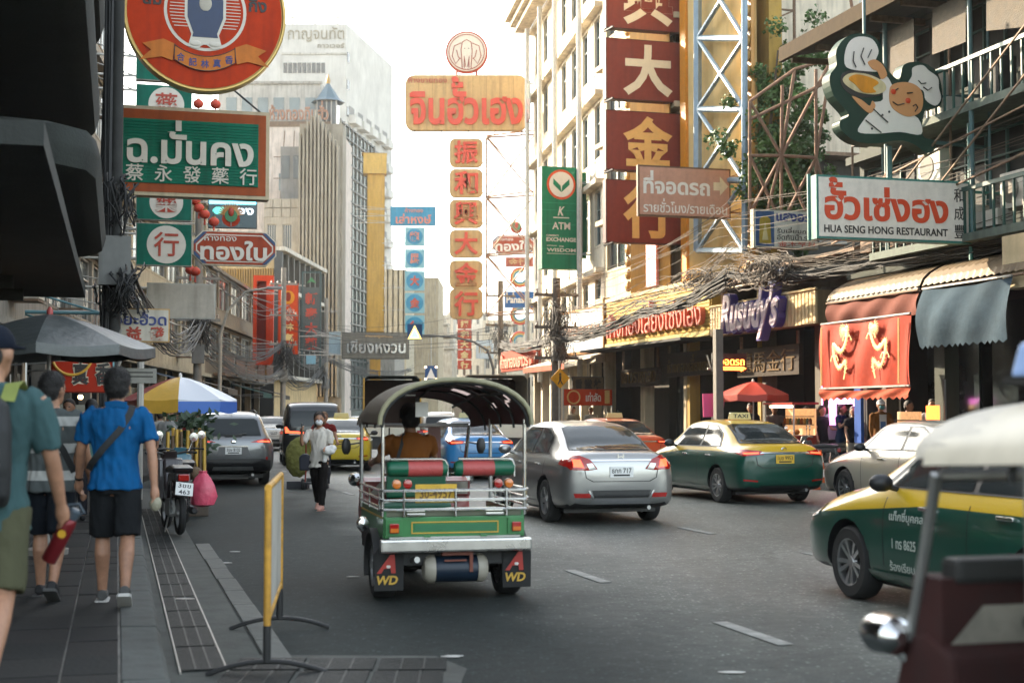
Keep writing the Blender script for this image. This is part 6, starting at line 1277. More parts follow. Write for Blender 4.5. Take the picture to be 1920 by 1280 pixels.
# ---- big green drugstore sign
t, W, H = sign('shop_sign', 'wide green sign with white Thai and Chinese letters in red-brown frame', 200, 505, 203, 369, at(370, 290, 28), SA, pm('a5532f'), pm('c9b89a'), th=.35, fw=.07)
g = MB().box(-W / 2 + .26, W / 2 - .22, -.03, -.013, .24, H - .26).build('green_field', pm('17735a'), t)
n = 22
for i in range(n): z = .25 + (H - .52) * i / n; MB().box(-W / 2 + .27, W / 2 - .23, -.045, -.031, z, z + (H - .52) / n * .72).build('slat', MATS['paint_17735a_50'], g)
text('ฉ.มั่นคง', -W / 2 + .38, W / 2 - .32, .62, H - .28, IVORY, t, -.046, .05, .028)
for k, ch in enumerate('蔡永發藥行'): x = -W / 2 + .36 + k * (W - .95) / 4.0; text(ch, x, x + .34, .27, .60, IVORY, t, -.046, .03, .006)
arms(t, W, H, -1, 1.6, RUST); MB().tube([(W / 2, .2, H - .1), (W / 2 - 1.5, .2, H + 1.1)], .02, 5).build('stay_rod', BLACK, t)
# ---- green squares of the drugstore column
for lb, y0, y1, ch in (('plain green square behind the round red sign', 100, 152, ''), ('green square with white disc just above the wide green sign', 160, 232, '藥'), ('green square with white disc just below the wide green sign', 345, 413, '藥'), ('lowest green square with white disc reading 行', 419, 498, '行')):
    t, W, H = sign('column_sign', lb, 255, 360, y0, y1, at(307, 400, 33), SA, TEAL, GALV, th=.25, fw=.015, group='green squares of the drugstore column')
    if ch:
        r = min(H, W) * .45; zc = H * .5; d = MB().disc((.05, zc), r, -.02, 40, .008).build('white_disc', IVORY, t); text(ch, .05 - r * .64, .05 + r * .64, zc - r * .62, zc + r * .66, INKR, d, -.021, .015, .01)
    arms(t, W, H, -1, 1.2)
# ---- octagonal gold shop sign and its emblem
def octo(name, lb, x0, x1, y0, y1, P, yaw, big, small, fade=1.):
    a, b = hit(x0, y0, P, yaw), hit(x1, y1, P, yaw); c = (a + b) / 2; W = math.hypot(b.x - a.x, b.y - a.y); H = a.z - b.z
    t = thing(name, lb, 'sign', (c.x, c.y, b.z), yaw)
    def oc(i, k): return [(-W / 2 + i + k, i), (W / 2 - i - k, i), (W / 2 - i, i + k), (W / 2 - i, H - i - k), (W / 2 - i - k, H - i), (-W / 2 + i + k, H - i), (-W / 2 + i, H - i - k), (-W / 2 + i, i + k)]
    k = H * .3; MB().prism(oc(0, k), 0, .2).build('casing', CREAM, t); f = MB().prism(oc(.03, k), -.012, 0).build('face_panel', pm('a8492f'), t)
    MB().prism(oc(.09, k), -.018, -.0125).build('pale_line', IVORY, f); MB().prism(oc(.12, k), -.024, -.0185).build('inner_panel', MATS['paint_a8492f_50'], f)
    for sx in (-1, 1):
        for sz in (0, 1):
            q = [(sx * (W / 2 - .04), k), (sx * (W / 2 - k), .04), (sx * (W / 2 - k - .1), .04), (sx * (W / 2 - .04), k + .1)]
            if sz: q = [(x, H - z) for x, z in q]
            MB().prism(q, -.032, -.0245).build('corner_stripe', mat('stripe_navy', hexc('2f4a6e'), .5), f)
    text(big, -W / 2 + .2, W / 2 - .25, H * .14, H * .72, IVORY, t, -.025, .03, .03); text(small, -W / 2 + .3, -W / 2 + .3 + W * .38, H * .70, H * .90, IVORY, t, -.025, .02, .01)
    return t, W, H
t, W, H = octo('gold_shop_sign', 'octagonal red sign with cream Thai letters beside the 行 square', 361, 518, 431, 500, at(440, 465, 37), SA, 'ทองใบ', 'ห้างทอง'); arms(t, W, H, -1, 2.2)
def crest(lb, x, y, Y, r):
    p = at(x, y, Y); t = thing('crest_emblem', lb, 'emblem', p, SA)
    MB().lathe([(r * .5, 0), (r * .55, -.05)], 20, (0, 0, 0), 'y').build('green_leaf', mat('leaf_green', hexc('3c7a4c'), .5), t)
    for i in range(17): a = rad(10 + i * 10); MB().tube([(r * .5 * math.cos(a), -.02, r * .5 * math.sin(a)), (r * 1.15 * math.cos(a), -.02, r * 1.15 * math.sin(a))], [.03, .012], 5).build('plume', mat('plume_gold', hexc('c08a50'), .5), t)
    MB().add([(x2, -.03, z2) for x2, z2 in ringpts(0, -.05, r * .8, 190, 350, 12)] + [(x2, -.03, z2) for x2, z2 in ringpts(0, .15, r * .62, 190, 350, 12)][::-1], [tuple(range(26))]).build('red_cup', RED, t)
    MB().ball((0, -.05, .1), (r * .25, .05, r * .4), 10, 8).build('red_bud', INKR, t); MB().tube([(0, 0, -r * .9), (0, 0, 0)], .04, 5).build('stand', GALV, t)
crest('fan-shaped plumed emblem on top of the octagonal red sign', 433, 405, 37, .30)
# ---- blank board and Thai/Chinese shop board
t, W, H = sign('blank_board', 'blank pale grey signboard left of the gold building', 275, 404, 531, 597, at(340, 560, 34), SA, pm('b9b0a2'), GALV, th=.15, fw=.03); arms(t, W, H, -1, 2.)
t, W, H = sign('shop_sign', 'white board with blue Thai and red Chinese letters by the dark pole', 190, 318, 578, 641, at(255, 610, 23.5), SA, pm('cfc6b6'), pm('c7a06a'), th=.15, fw=.02)
text('เอี้ยะฮ้วด', -W / 2 + .12, W / 2 - .05, H * .50, H * .98, INKB, t, -.013, .012, .02)
for k, ch in enumerate('永益發'): text(ch, -W / 2 + .02 + k * W * .34, -W / 2 + .27 + k * W * .34, H * .06, H * .46, INKR, t, -.013, .012, .03)
arms(t, W, H, -1, 1.2, mat('teal_pipe', (.12, .26, .28), .5))
# ---- stall signs under the grey parasol
t, W, H = sign('stall_sign', 'red stall sign with black 香 and yellow ring under the grey parasol', 96, 211, 655, 736, at(150, 700, 18), SA, pm('a8301c'), pm('7a2a1a'), th=.12, fw=.015)
MB().tube([(x, -.03, z) for x, z in ringpts(-.12, H * .85, .24, 200, 380, 20)], .018, 6).build('yellow_ring', mat('ring_yellow', hexc('d0a040'), .5), t)
for x, ch in ((-.12, '真'), (.16, '香')):
    text(ch, x - .01, x + .21, H * .16, H * .72, CREAM, t, -.014, .004, .07, name='letter_outline'); text(ch, x, x + .20, H * .18, H * .70, INKK, t, -.019, .004, .03)
arms(t, W, H, 1, .1, n=2); MB().tube([(-W / 2 - .1, .1, H), (W / 2 + .1, .1, H)], .02, 6).tube([(W / 2, .1, -1.2), (W / 2, .1, H)], .025, 6).build('stall_post', mat('teal_pipe', (.12, .26, .28), .5), t)
t, W, H = sign('stall_sign', 'small white sign with red Chinese letters under the grey parasol rim', 44, 152, 655, 677, at(100, 665, 17.2), SA, pm('c9c0b0'), GALV, th=.08, fw=.01)
for k, ch in enumerate('業永榮'): text(ch, -W / 2 + .1 + k * .2, -W / 2 + .22 + k * .2, .02, H - .02, INKR, t, -.013, .005, .02)
MB().tube([(-W / 2, .05, 0), (-W / 2, .05, -1.9)], .02, 6).build('stand', STEEL, t)
# ---- lanterns
LAN = mat('lantern_red', (.55, .06, .03), .6, var=.1)
LL = ['under the round red sign, left one', 'under the round red sign, right one', 'topmost below the wide green sign', 'second below the wide green sign', 'third below the wide green sign', 'lowest beside the fan emblem', 'left of the pair under the octagonal sign', 'right of the pair under the octagonal sign']
for i, (x, y) in enumerate(((372, 195), (404, 196), (366, 376), (373, 390), (384, 402), (401, 416), (357, 506), (366, 509))):
    p = at(x, y, 40); t = thing('paper_lantern', 'round red paper lantern ' + LL[i], 'lantern', p, 0, 'red lanterns on strings'); MB().ball((0, 0, 0), (.15, .15, .13), 14, 10).build('globe', LAN, t, True)
    MB().lathe([(.06, .11), (.06, .15)], 10).build('cap', GOLD, t); MB().tube([(0, 0, .15), (0, 0, .42)], .008, 4).build('cord', BLACK, t); MB().tube([(0, 0, -.13), (0, 0, -.3)], [.02, .035], 6).build('tassel', LAN, t)
# ---- signs at the bend
t, W, H = sign('screen_sign', 'bright blue lit screen sign behind the fan emblem', 390, 482, 372, 428, at(436, 400, 62), SA * .5, mat('screen_dark', (.05, .09, .11), .3), BLACK, th=.2, fw=.03)
MB().box(-W / 2 + .05, W / 2 - .05, -.02, -.013, H * .80, H * .98).build('lit_band', mat('screen_cyan', (.1, .5, .7), .4, emit=(.15, .65, .9), estr=.9), t); text('ทอง', -.2, W / 2 - .15, H * .45, H * .68, mat('screen_white', (.6, .65, .7), .4, emit=(.7, .8, .9), estr=.5), t, -.013, .01)
MB().ball((-W * .25, -.02, H * .58), (W * .16, .02, H * .14), 14, 6).build('green_oval', mat('screen_green', (.1, .5, .4), .4, emit=(.1, .6, .5), estr=.4), t); arms(t, W, H, -1, 2)
P = at(493, 600, 88); t = thing('red_frame_sign', 'tall empty red sign frame on the gold building', 'sign', hit(493, 684, P, .12), .12); w2 = 1.25 / 2; hh = 168 * 88 / FPX; RO = pm('c2401f')
MB().box(-w2, -w2 + .22, -.2, .5, 0, hh).box(w2 - .45, w2, -.2, .5, 0, hh).box(-w2 + .22, w2 - .45, -.198, .498, hh - .35, hh).box(-w2 + .22, w2 - .45, -.198, .498, 0, .25).build('red_frame', RO, t); MB().box(-w2 + .2, w2 - .4, .3, .4, .2, hh - .3).build('back_panel', pm('7a2414'), t); MB().tube([(-.3, .5, .6), (-.3, 9, .6)], .06, 5).build('bracket', GALV, t)
t, W, H = sign('vertical_sign', 'orange vertical sign with figure and Chinese letters beside the red frame', 521, 559, 531, 664, at(540, 600, 86), .1, pm('c4461f'), pm('a83a1c'), th=.2, fw=.05)
MB().ball((0, -.02, H * .80), (W * .32, .01, H * .1), 16, 8).build('amber_medallion', pm('d08a2a'), t); MB().ball((0, -.03, H * .81), (W * .14, .01, H * .07), 12, 8).build('figure_shape', pm('8a3020'), t)
text('ลิ้มจิน', -W * .3, W * .3, H * .58, H * .68, IVORY, t, -.013, .02, .01); text('เฮียง', -W * .25, W * .25, H * .47, H * .55, IVORY, t, -.013, .02, .01)
for k, ch in enumerate('林真香'): text(ch, -W * .3, W * .3, H * (.33 - .15 * k), H * (.44 - .15 * k), mat('pale_gold', hexc('dcc080'), .5), t, -.013, .03, .03)
arms(t, W, H, -1, 1.5)
t = thing('vertical_sign', 'dark open frame with red Chinese letters next to the orange vertical sign', 'sign', hit(583, 688, at(583, 600, 90), .1), .1); hh = 180 * 90 / FPX; w2 = .62; FR = mat('frame_teal_dark', (.03, .07, .075), .5)
MB().box(-w2, -w2 + .1, 0, .15, 0, hh).box(w2 - .1, w2, 0, .15, 0, hh).box(-w2 + .1, w2 - .1, .002, .148, hh - .1, hh).build('frame', FR, t); MB().box(-w2 + .1, w2 - .1, .06, .1, 1, hh - 1).build('back_panel', mat('panel_slate', (.06, .08, .08), .5), t)
for k, ch in enumerate('新泰大藥'): text(ch, -.4, .4, hh - 2.1 - k * .95, hh - 1.35 - k * .95, INKR, t, .055, .04, .03)
MB().prism([(-.3, hh - .75), (0, hh - .35), (.3, hh - .75), (.0, hh - .65)], .05, .09).build('leaf_mark', mat('leaf_green', (1, 1, 1)), t); MB().box(-.3, .3, 0, .1, .2, .8).build('blue_mark', mat('pale_blue_mark', hexc('7fb0c4'), .5), t)
arms(t, .8, hh, -1, 1.6)
t, W, H = sign('name_board', 'long grey board with chrome Thai letters across the far left street', 641, 767, 623, 673, at(704, 648, 84), .05, pm('6e706c'), pm('4e504e'), th=.2, fw=.04); text('เซียงหงวน', -W / 2 + .3, W / 2 - .2, H * .22, H * .72, CHROME, t, -.013, .08, .02); text('ห้างทองรูปพรรณ', -W * .15, W * .25, H * .78, H * .92, TAN, t, -.013, .03)
for k in range(9): MB().box(-W / 2 + .1, W / 2 - .1, -.018, -.013, .06 + k * H * .105, .075 + k * H * .105).build('seam_line', pm('4e504e'), t)
arms(t, W, H, -1, 2.5)
t, W, H = sign('plain_board', 'small blue-grey blank board left of the chrome-lettered board', 616, 639, 621, 666, at(628, 640, 86), .05, pm('8fa3ad'), GALV, th=.1, fw=.02); arms(t, W, H, -1, 1.)
t, W, H = sign('yellow_pillar', 'tall yellow sign pillar with boxy head left of the blue signs', 688, 721, 288, 622, at(705, 450, 124), .1, pm('c59a4a'), pm('b0863c'), th=1.2, fw=.1, cat='pillar'); MB().box(-W / 2 - .5, W / 2 + .2, -.3, 1.3, H - .01, H + .01 + .0).build('cap', pm('c9a45c'), t); MB().box(-W / 2 - .35, W / 2 + .15, -.25, 1.3, H - 1.8, H - .02).build('head_box', pm('cfa85a'), t); MB().box(-W / 2 + .3, W / 2 - .3, .2, .9, -8, 0).build('shaft', pm('b0863c'), t)
# ---- blue gold-shop column
BS = pm('2f86a6'); PK = mat('coral_letters', hexc('d07a62'), .5)
t, W, H = sign('shop_sign', 'blue sign with coral Thai letters heading the blue column', 732, 817, 387, 423, at(775, 405, 120), .03, BS, pm('2a7490'), th=.25, fw=.04); text('เล่าหงษ์', -W * .38, W * .40, H * .1, H * .62, PK, t, -.013, .05, .02); text('ห้างทอง', -W * .18, W * .22, H * .68, H * .92, PK, t, -.013, .04, .01); arms(t, W, H, -1, 3, n=3)
for k, (y0, y1, ch, o) in enumerate(((426, 461, '龍', 'topmost'), (467, 503, '鳳', 'second'), (508, 545, '大', 'middle'), (549, 587, '金', 'fourth'), (591, 632, '行', 'lowest'))):
    t, W, H = sign('column_sign', o + ' square of the blue column with coral letter ' + ch, 759, 796, y0, y1, at(777, 530, 120), .03, mat('blue_square', hexc('6fa0a8'), .5, var=.1), pm('8aa0a0'), th=.2, fw=.02, group='blue gold shop column squares'); MB().disc((0, H / 2), H * .43, -.03, 24, .015).build('blue_disc', BS, t); text(ch, -W * .24, W * .24, H * .24, H * .76, INKR if k > 1 else PK, t, -.031, .04, .05); arms(t, W, H, -1, 1.9, n=1)
# ---- far red column, other far boards
for k, (ch, o) in enumerate(zip('振和大金行', ('topmost', 'second', 'middle', 'fourth', 'lowest'))):
    t, W, H = sign('column_sign', o + ' small far red square with gold letter under the tan column', 858, 884, 599 + k * 19, 616 + k * 19, at(871, 650, 170), 0, pm('c0452c'), pm('a03a24'), th=.2, fw=.02, group='far red column squares'); text(ch, -W * .3, W * .3, H * .12, H * .88, mat('pale_gold', (1, 1, 1)), t, -.013, .04, .04)
    if k == 0: MB().box(-.12, .12, .25, .45, -13, H).build('mast', RUST, t)
t, W, H = sign('far_board', 'far white board with cream letters beside the street light', 893, 925, 638, 672, at(909, 655, 150), 0, pm('cfd2cf'), pm('8fb0c0'), th=.2, fw=.03); text('ทอง', -W * .35, W * .35, H * .3, H * .7, TAN, t, -.013, .04)
MB().box(-.1, .1, .3, .5, -6, H).build('mast', GALV, t)
t, W, H = sign('letter_board', 'red letter board along the right far shop fronts', 940, 1006, 655, 694, at(975, 675, 66), -1.32, pm('a8442f'), pm('8a3a2a'), th=.2, fw=.03); text('ห้างทองเยาวราช', -W / 2 + .2, W / 2 - .2, H * .15, H * .85, mat('coral_letters', (1, 1, 1)), t, -.013, .1, .03); arms(t, W, H, 1, .1)
# ---- tan gold-shop sign over the street centre, with emblem and column
P = at(874, 190, 71); t, W, H = sign('gold_shop_sign', 'large tan signboard with red Thai letters over the street centre', 760, 988, 141, 245, P, 0, TAN, pm('b89a6c'), th=.35, fw=.05, corner=.45)
for k in range(1, 9): MB().box(-W / 2 + W * k / 9 - .012, -W / 2 + W * k / 9 + .012, -.016, -.0125, .1, H - .1).build('seam', pm('a88a5e'), t)
SCR = mat('letters_scarlet', hexc('cf4a32'), .45, var=.08)
text('จินฮั้วเฮง', -W / 2 + .22, W / 2 - .2, H * .10, H * .97, SCR, t, -.013, .10, .03); text('ห้างขายทอง', -W / 2 + .15, -W / 2 + 2.1, H * .86, H * .965, mat('letters_rose', hexc('b5654c'), .5), t, -.013, .05, .01)
arms(t, W, H, 1, 1.4, RUST, 2)
for k in range(5): x = -W / 2 + .5 + k * 1.35; MB().tube([(x, -.1, -.02), (x - .06, -.35, -.25)], .025, 5).build('floodlight_arm', BLACK, t)
p = hit(875, 98, P, 0); t = thing('elephant_emblem', 'round white emblem with red elephant head on top of the tan sign', 'emblem', p, 0); r = 40 * 71 / FPX
MB().disc((0, 0), r, 0, 48, .25).build('casing', pm('b0503c'), t); MB().disc((0, 0), r * .92, -.02, 48, .018).build('white_face', IVORY, t)
E2 = MB()
for q in (ringpts(0, 0, r * .84, 0, 360, 40), [(-.22, -.85), (-.28, .1), (-.22, .5), (0, .62), (.22, .5), (.28, .1), (.22, -.85)], [(-.12, -.8), (-.12, -.2), (-.05, -.75)], [(.12, -.8), (.12, -.2), (.05, -.75)], [(-.28, .45), (-.62, .3), (-.72, -.2), (-.55, -.6), (-.32, -.3)], [(.28, .45), (.62, .3), (.72, -.2), (.55, -.6), (.32, -.3)], [(-.5, .1), (-.42, -.25), (-.3, -.35)], [(.5, .1), (.42, -.25), (.3, -.35)]):
    E2.tube([(x * (1 if len(q) > 20 else r * .95), -.03, z * (1 if len(q) > 20 else r * .95)) for x, z in q], .022, 5)
E2.build('elephant_outline', mat('line_maroon', hexc('9a4a3c'), .5), t)
for sx in (-1, 1): MB().ball((sx * .1, -.03, .18), (.035, .01, .02), 8, 6).build('eye_dot', INKK, t)
for sx in (-1, 1): MB().tube([(sx * .5, .15, -r * .8), (sx * .5, .15, -r - .25)], .06, 5).build('stand', pm('b0503c'), t)
for k, (y0, y1, ch, o) in enumerate(((260, 313, '振', 'topmost'), (317, 370, '和', 'second'), (374, 427, '興', 'third'), (431, 483, '大', 'fourth'), (488, 541, '金', 'fifth'), (541, 598, '行', 'lowest'))):
    t, W, H = sign('column_sign', o + ' tan square of the centre column with red letter ' + ch, 843, 905, y0, y1, P, 0, TAN, pm('b89a6c'), th=.3, fw=.04, corner=.28, group='tan squares of the centre column'); text(ch, -W * .36, W * .36, H * .10, H * .92, SCR, t, -.013, .10, .022); arms(t, W, H, 1, .25, GALV)
# ---- crowded signs behind the lattice
t, W, H = octo('gold_shop_sign', 'faded octagonal red sign behind the steel lattice', 923, 1004, 441, 476, at(960, 458, 98), 0, 'ทองใบ', 'ห้างทอง'); MB().tube([(W / 2, .1, H / 2), (W / 2 + 2, .1, H / 2)], .05, 5).build('bracket', GALV, t)
crest('pale crown-like emblem above the faded octagonal sign', 968, 425, 98, .55)
t, W, H = sign('plain_board', 'dull red board with pale letters below the faded octagonal sign', 948, 1000, 482, 500, at(970, 490, 97), 0, pm('a85a48'), GALV, th=.2, fw=.02); text('金行', -W * .4, W * .3, H * .15, H * .85, TAN, t, -.013, .03); arms(t, W, H, 1, 1)
for k, (y, o) in enumerate(((520, 'upper'), (590, 'middle'), (640, 'lower'))):
    p = at(975, y, 95); t = thing('scroll_ornament', o + ' red and gold scroll ornament behind the steel lattice', 'ornament', p, 0)
    for j, (m, rr) in enumerate(((SCR, .62), (mat('scroll_gold', hexc('d0a860'), .5), .5), (mat('scroll_teal', hexc('4a90a0'), .5), .38))): MB().tube([(x, -.02 * j, z) for x, z in ringpts(0, 0, rr, 60, 330, 16)], .07, 6).build('scroll_band', m, t)
    MB().tube([(.3, .1, 0), (2, .1, 0)], .04, 5).build('bracket', GALV, t)
t, W, H = sign('brand_board', 'blue board with white letters behind the steel lattice', 946, 1002, 546, 577, at(974, 560, 92), 0, pm('2f5f96'), pm('8aa0b0'), th=.2, fw=.03); text('Panasonic', -W * .44, W * .62, H * .28, H * .72, IVORY, t, -.013, .03, .03); arms(t, W, H, 1, 1)
# ---- green bank sign
P = at(1050, 410, 54.5); t, W, H = sign('bank_sign', 'tall green bank sign with leaf emblem and ATM lettering', 1016, 1088, 313, 504, P, SA, GREEN, pm('1a5f46'), th=.5, fw=.01)
zc = H * .825; e = MB().disc((0, zc), .58, -.03, 40, .017).build('orange_ring', pm('d0552f'), t); e2 = MB().disc((0, zc), .49, -.038, 40, .0075).build('white_disc', IVORY, e)
for sx in (-1, 1): MB().prism([(0, zc - .30), (sx * .03, zc - .05), (sx * .32, zc + .22), (sx * .33, zc + .0), (sx * .2, zc - .12)][::sx], -.046, -.0385).build('leaf', GREEN, e2)
for z in (.19, .31, .43, .57, .64): MB().box(-W / 2, W / 2, -.02, -.0125, H * z, H * z + .025).build('panel_seam', pm('2f9068'), t)
text('K', -.14, .14, H * .52, H * .61, IVORY, t, -.013, .01, .02, shear=.3); MB().box(-.32, .32, -.02, -.013, H * .495, H * .505).build('white_bar', IVORY, t)
text('ATM', -.36, .36, H * .385, H * .455, IVORY, t, -.013, .01, .02); text('CURRENCY', -.6, -.1, H * .315, H * .332, IVORY, t, -.013, .01); text('EXCHANGE', -.6, .6, H * .265, H * .305, IVORY, t, -.013, .01, .03)
text('THE', -.1, .1, H * .212, H * .226, IVORY, t, -.013, .01); text('WISDOM', -.58, .58, H * .165, H * .20, IVORY, t, -.013, .01)
for z in (.145, .222): MB().box(-.58, -.18 if z > .2 else .58, -.02, -.013, H * z, H * z + .02).build('white_rule', IVORY, t)
MB().box(W / 2 + .01, W / 2 + .35, .3, .5, H * .12, H * .97).build('rear_panel', pm('0f5a40'), t); arms(t, W, H, 1, 1.1, pm('7f95a0'))
# ---- four big red letter signs
MAR = pm('7c372c', dirt=.3); PALE = mat('letters_pale', hexc('d9c8a8'), .5, var=.06); OCH = mat('letters_ochre', hexc('d9a55a'), .5, var=.08); P = at(1215, 260, 44.5)
for k, (y0, y1, ch, m, o) in enumerate(((-60, 58, '興', PALE, 'top'), (76, 190, '大', PALE, 'second'), (210, 322, '金', OCH, 'third'), (339, 457, '行', OCH, 'lowest'))):
    t, W, H = sign('letter_sign', o + ' big maroon sign with the letter ' + ch, 1136, 1295, y0, y1, P, SA, MAR, pm('4a2a24'), th=.3, fw=.03, group='big maroon letter signs'); text(ch, -W * .30, W * .28, H * .08, H * .92, m, t, -.013, .012, .035)
    for x in (-W / 2, W / 2 - .15): MB().tube([(x, .15, -.08), (x + .15, -.25, -.02)], .04, 5).build('corner_bracket', BLACK, t)
    arms(t, W, H, 1, .7, mat('steel_blue', hexc('7d8f9c'), .5, .3))
# ---- parking sign
t, W, H = sign('parking_sign', 'brown parking sign with white Thai letters and arrow', 1196, 1370, 313, 408, at(1283, 360, 40), SA, pm('b98a72', dirt=.15), pm('6a5240'), th=.12, fw=.05); text('ที่จอดรถ', -W / 2 + .16, W * .27, H * .44, H * .90, IVORY, t, -.013, .006, .03); text('รายชั่วโมง/รายเดือน', -W / 2 + .16, W / 2 - .12, H * .08, H * .36, IVORY, t, -.013, .006, .012)
MB().prism([(W * .31, H * .56), (W * .38, H * .56), (W * .38, H * .46), (W * .47, H * .65), (W * .38, H * .84), (W * .38, H * .72), (W * .31, H * .72)], -.02, -.013).build('arrow', pm('d6c09a'), t); arms(t, W, H, 1, 1.0, RUST)
# ---- amulet shop sign
t, W, H = sign('amulet_sign', 'white framed shop sign with golden amulet picture', 1413, 1534, 394, 466, at(1470, 430, 36), SA, pm('c9c6bc'), pm('9a9484'), th=.2, fw=.03)
b = MB().box(-W / 2 + .05, -W / 2 + .56, -.02, -.013, .05, H - .05).build('blue_picture', mat('picture_blue', hexc('2f4f7c'), .5, var=.3), t); MB().prism([(-W / 2 + .14, .12), (-W / 2 + .47, .12), (-W / 2 + .45, H - .25), (-W / 2 + .36, H - .18), (-W / 2 + .25, H - .18), (-W / 2 + .16, H - .25)], -.03, -.021).build('amulet', mat('amulet_gold', hexc('a89038'), .4, .3, var=.2), b)
MB().prism([(-W / 2 + .22, .2), (-W / 2 + .39, .2), (-W / 2 + .305, H - .3)], -.036, -.031).build('seated_shape', pm('cfc090'), b)
text('แสงอรุณ', -W / 2 + .62, W / 2 + .1, H * .62, H * .92, INKB, t, -.013, .008, .035); text('รับเลี่ยมกรอบ', -W / 2 + .64, W / 2 + .02, H * .40, H * .56, INKK, t, -.013, .006, .01); text('อัดกันน้ำ.รอรับ', -W / 2 + .64, W / 2 + .02, H * .22, H * .38, INKK, t, -.013, .006, .01); text('金木辛林', -W / 2 + .66, W / 2 - .05, H * .05, H * .19, INKR, t, -.013, .006, .01); arms(t, W, H, 1, .8, RUST)
# ---- restaurant sign
GT = mat('teal_frame', hexc('2f6f66'), .5, var=.15); t, W, H = sign('restaurant_sign', 'white restaurant sign with large red Thai letters and green frame', 1531, 1819, 334, 452, at(1675, 390, 27.5), SA, pm('d6cfc4', dirt=.12), GT, th=.25, fw=.045)
RL = mat('letters_vermilion', hexc('c4411a'), .5, var=.06); text('ฮั้วเซ่งฮง', -W / 2 + .16, W * .35, H * .30, H * .97, RL, t, -.013, .012, .03); text('HUA SENG HONG RESTAURANT', -W / 2 + .15, W * .345, H * .10, H * .22, INKK, t, -.013, .008, .02)
for k, ch in enumerate('和成豐'): text(ch, W * .39, W * .455, H * (.66 - .29 * k), H * (.88 - .29 * k), INKK, t, -.013, .008, .005)
arms(t, W, H, 1, .9, GT); MB().tube([(-W / 2, .3, 0), (-W / 2, .3, H + .05)], .04, 6).tube([(W / 2 + .1, .15, -.3), (W / 2 + .1, .15, H + 1.2)], .04, 6).build('frame_post', GT, t)
# ---- cut-out chef sign
P = at(1660, 170, 28.4); yw = SA; c0 = hit(1660, 270, P, yw); t = thing('chef_sign', 'cut-out sign of a smiling cook tossing a steaming wok', 'sign', c0, yw); u = 28.6 / FPX
def C(pts): return [((x - 1660) * u * 1.02, (270 - y) * u) for x, y in pts]
DG = pm('243a30', dirt=.1); CW = mat('sign_white', hexc('d8d0c6'), .5, var=.04); CS = mat('sign_skin', hexc('c48a58'), .5, var=.04)
out = [(1548, 150), (1562, 128), (1562, 100), (1580, 75), (1605, 64), (1640, 68), (1655, 90), (1656, 112), (1668, 130), (1690, 146), (1700, 118), (1725, 110), (1752, 114), (1772, 130), (1780, 160), (1776, 190), (1755, 198), (1742, 205), (1738, 250), (1762, 258), (1762, 276), (1745, 282), (1720, 268), (1690, 262), (1640, 270), (1600, 268), (1572, 250), (1568, 232), (1586, 218), (1556, 185)]
def smooth(pts, n=4):
    o = []; m = len(pts)
    for i in range(m):
        p0, p1, p2, p3 = pts[i - 1], pts[i], pts[(i + 1) % m], pts[(i + 2) % m]
        for k in range(n):
            q = k / n; o.append(tuple(.5 * (2 * b + (c - a) * q + (2 * a - 5 * b + 4 * c - d) * q * q + (3 * b - a - 3 * c + d) * q ** 3) for a, b, c, d in zip(p0, p1, p2, p3)))
    return o
MB().prism(C(smooth(out)), 0, .32).build('casing', DG, t)
def cut(pts, m, y, nm, sm=True): return MB().prism(C(smooth(pts) if sm else pts), y, y + .012).build(nm, m, t)
cut([(1582, 130), (1580, 100), (1592, 78), (1612, 70), (1636, 74), (1648, 95), (1640, 118), (1650, 132), (1625, 135)], CW, -.015, 'steam')
cut([(1570, 150), (1585, 136), (1625, 136), (1660, 150), (1666, 170), (1640, 182), (1600, 184), (1575, 170)], INKK, -.014, 'wok_rim'); cut([(1574, 152), (1590, 141), (1625, 141), (1656, 153), (1661, 168), (1640, 178), (1605, 176), (1580, 164)], pm('c8b890'), -.028, 'wok_bowl'); cut([(1585, 152), (1600, 143), (1630, 147), (1646, 156), (1634, 166), (1640, 174), (1615, 176), (1598, 162)], pm('d08a2c'), -.042, 'noodles')
cut([(1592, 184), (1612, 190), (1628, 200), (1634, 190), (1640, 200), (1630, 214), (1614, 206)], CS, -.016, 'lower_hand')
cut([(1625, 118), (1640, 112), (1656, 122), (1664, 140), (1652, 148), (1644, 134), (1634, 130)], CS, -.03, 'raised_hand')
cut([(1604, 250), (1618, 225), (1634, 206), (1632, 194), (1656, 186), (1650, 150), (1664, 142), (1678, 165), (1690, 200), (1728, 218), (1734, 248), (1690, 246), (1640, 252)], CW, -.015, 'jacket')
cut([(1668, 178), (1672, 160), (1690, 152), (1715, 152), (1734, 164), (1738, 188), (1730, 208), (1705, 216), (1680, 206), (1670, 194)], CS, -.03, 'face')
cut([(1708, 156), (1716, 138), (1718, 122), (1738, 116), (1752, 126), (1770, 138), (1772, 158), (1776, 178), (1764, 192), (1744, 182), (1738, 164)], CW, -.029, 'cook_hat')
for (x, y, r_) in ((1676, 171, 6), (1706, 186, 6)): MB().ball(C([(x, y)])[0][:1] + (-.043,) + C([(x, y)])[0][1:], (.06, .006, .06), 12, 6).build('red_cheek', RL, t)
ln = MB(); L3 = lambda pts, r_=.012: ln.tube([(a, -.046, b) for a, b in C(pts)], r_, 5)
for q in ([(1674, 190), (1684, 196), (1698, 192)], [(1680, 168), (1686, 164)], [(1704, 172), (1716, 170)], [(1716, 196), (1722, 192), (1726, 198), (1720, 206)], [(1728, 146), (1734, 152), (1744, 150)], [(1738, 158), (1748, 164), (1756, 158)], [(1618, 228), (1650, 250)], [(1634, 206), (1664, 230)], [(1596, 100), (1594, 118), (1600, 130)], [(1616, 92), (1610, 108), (1618, 124)], [(1632, 94), (1624, 110)]): L3(q)
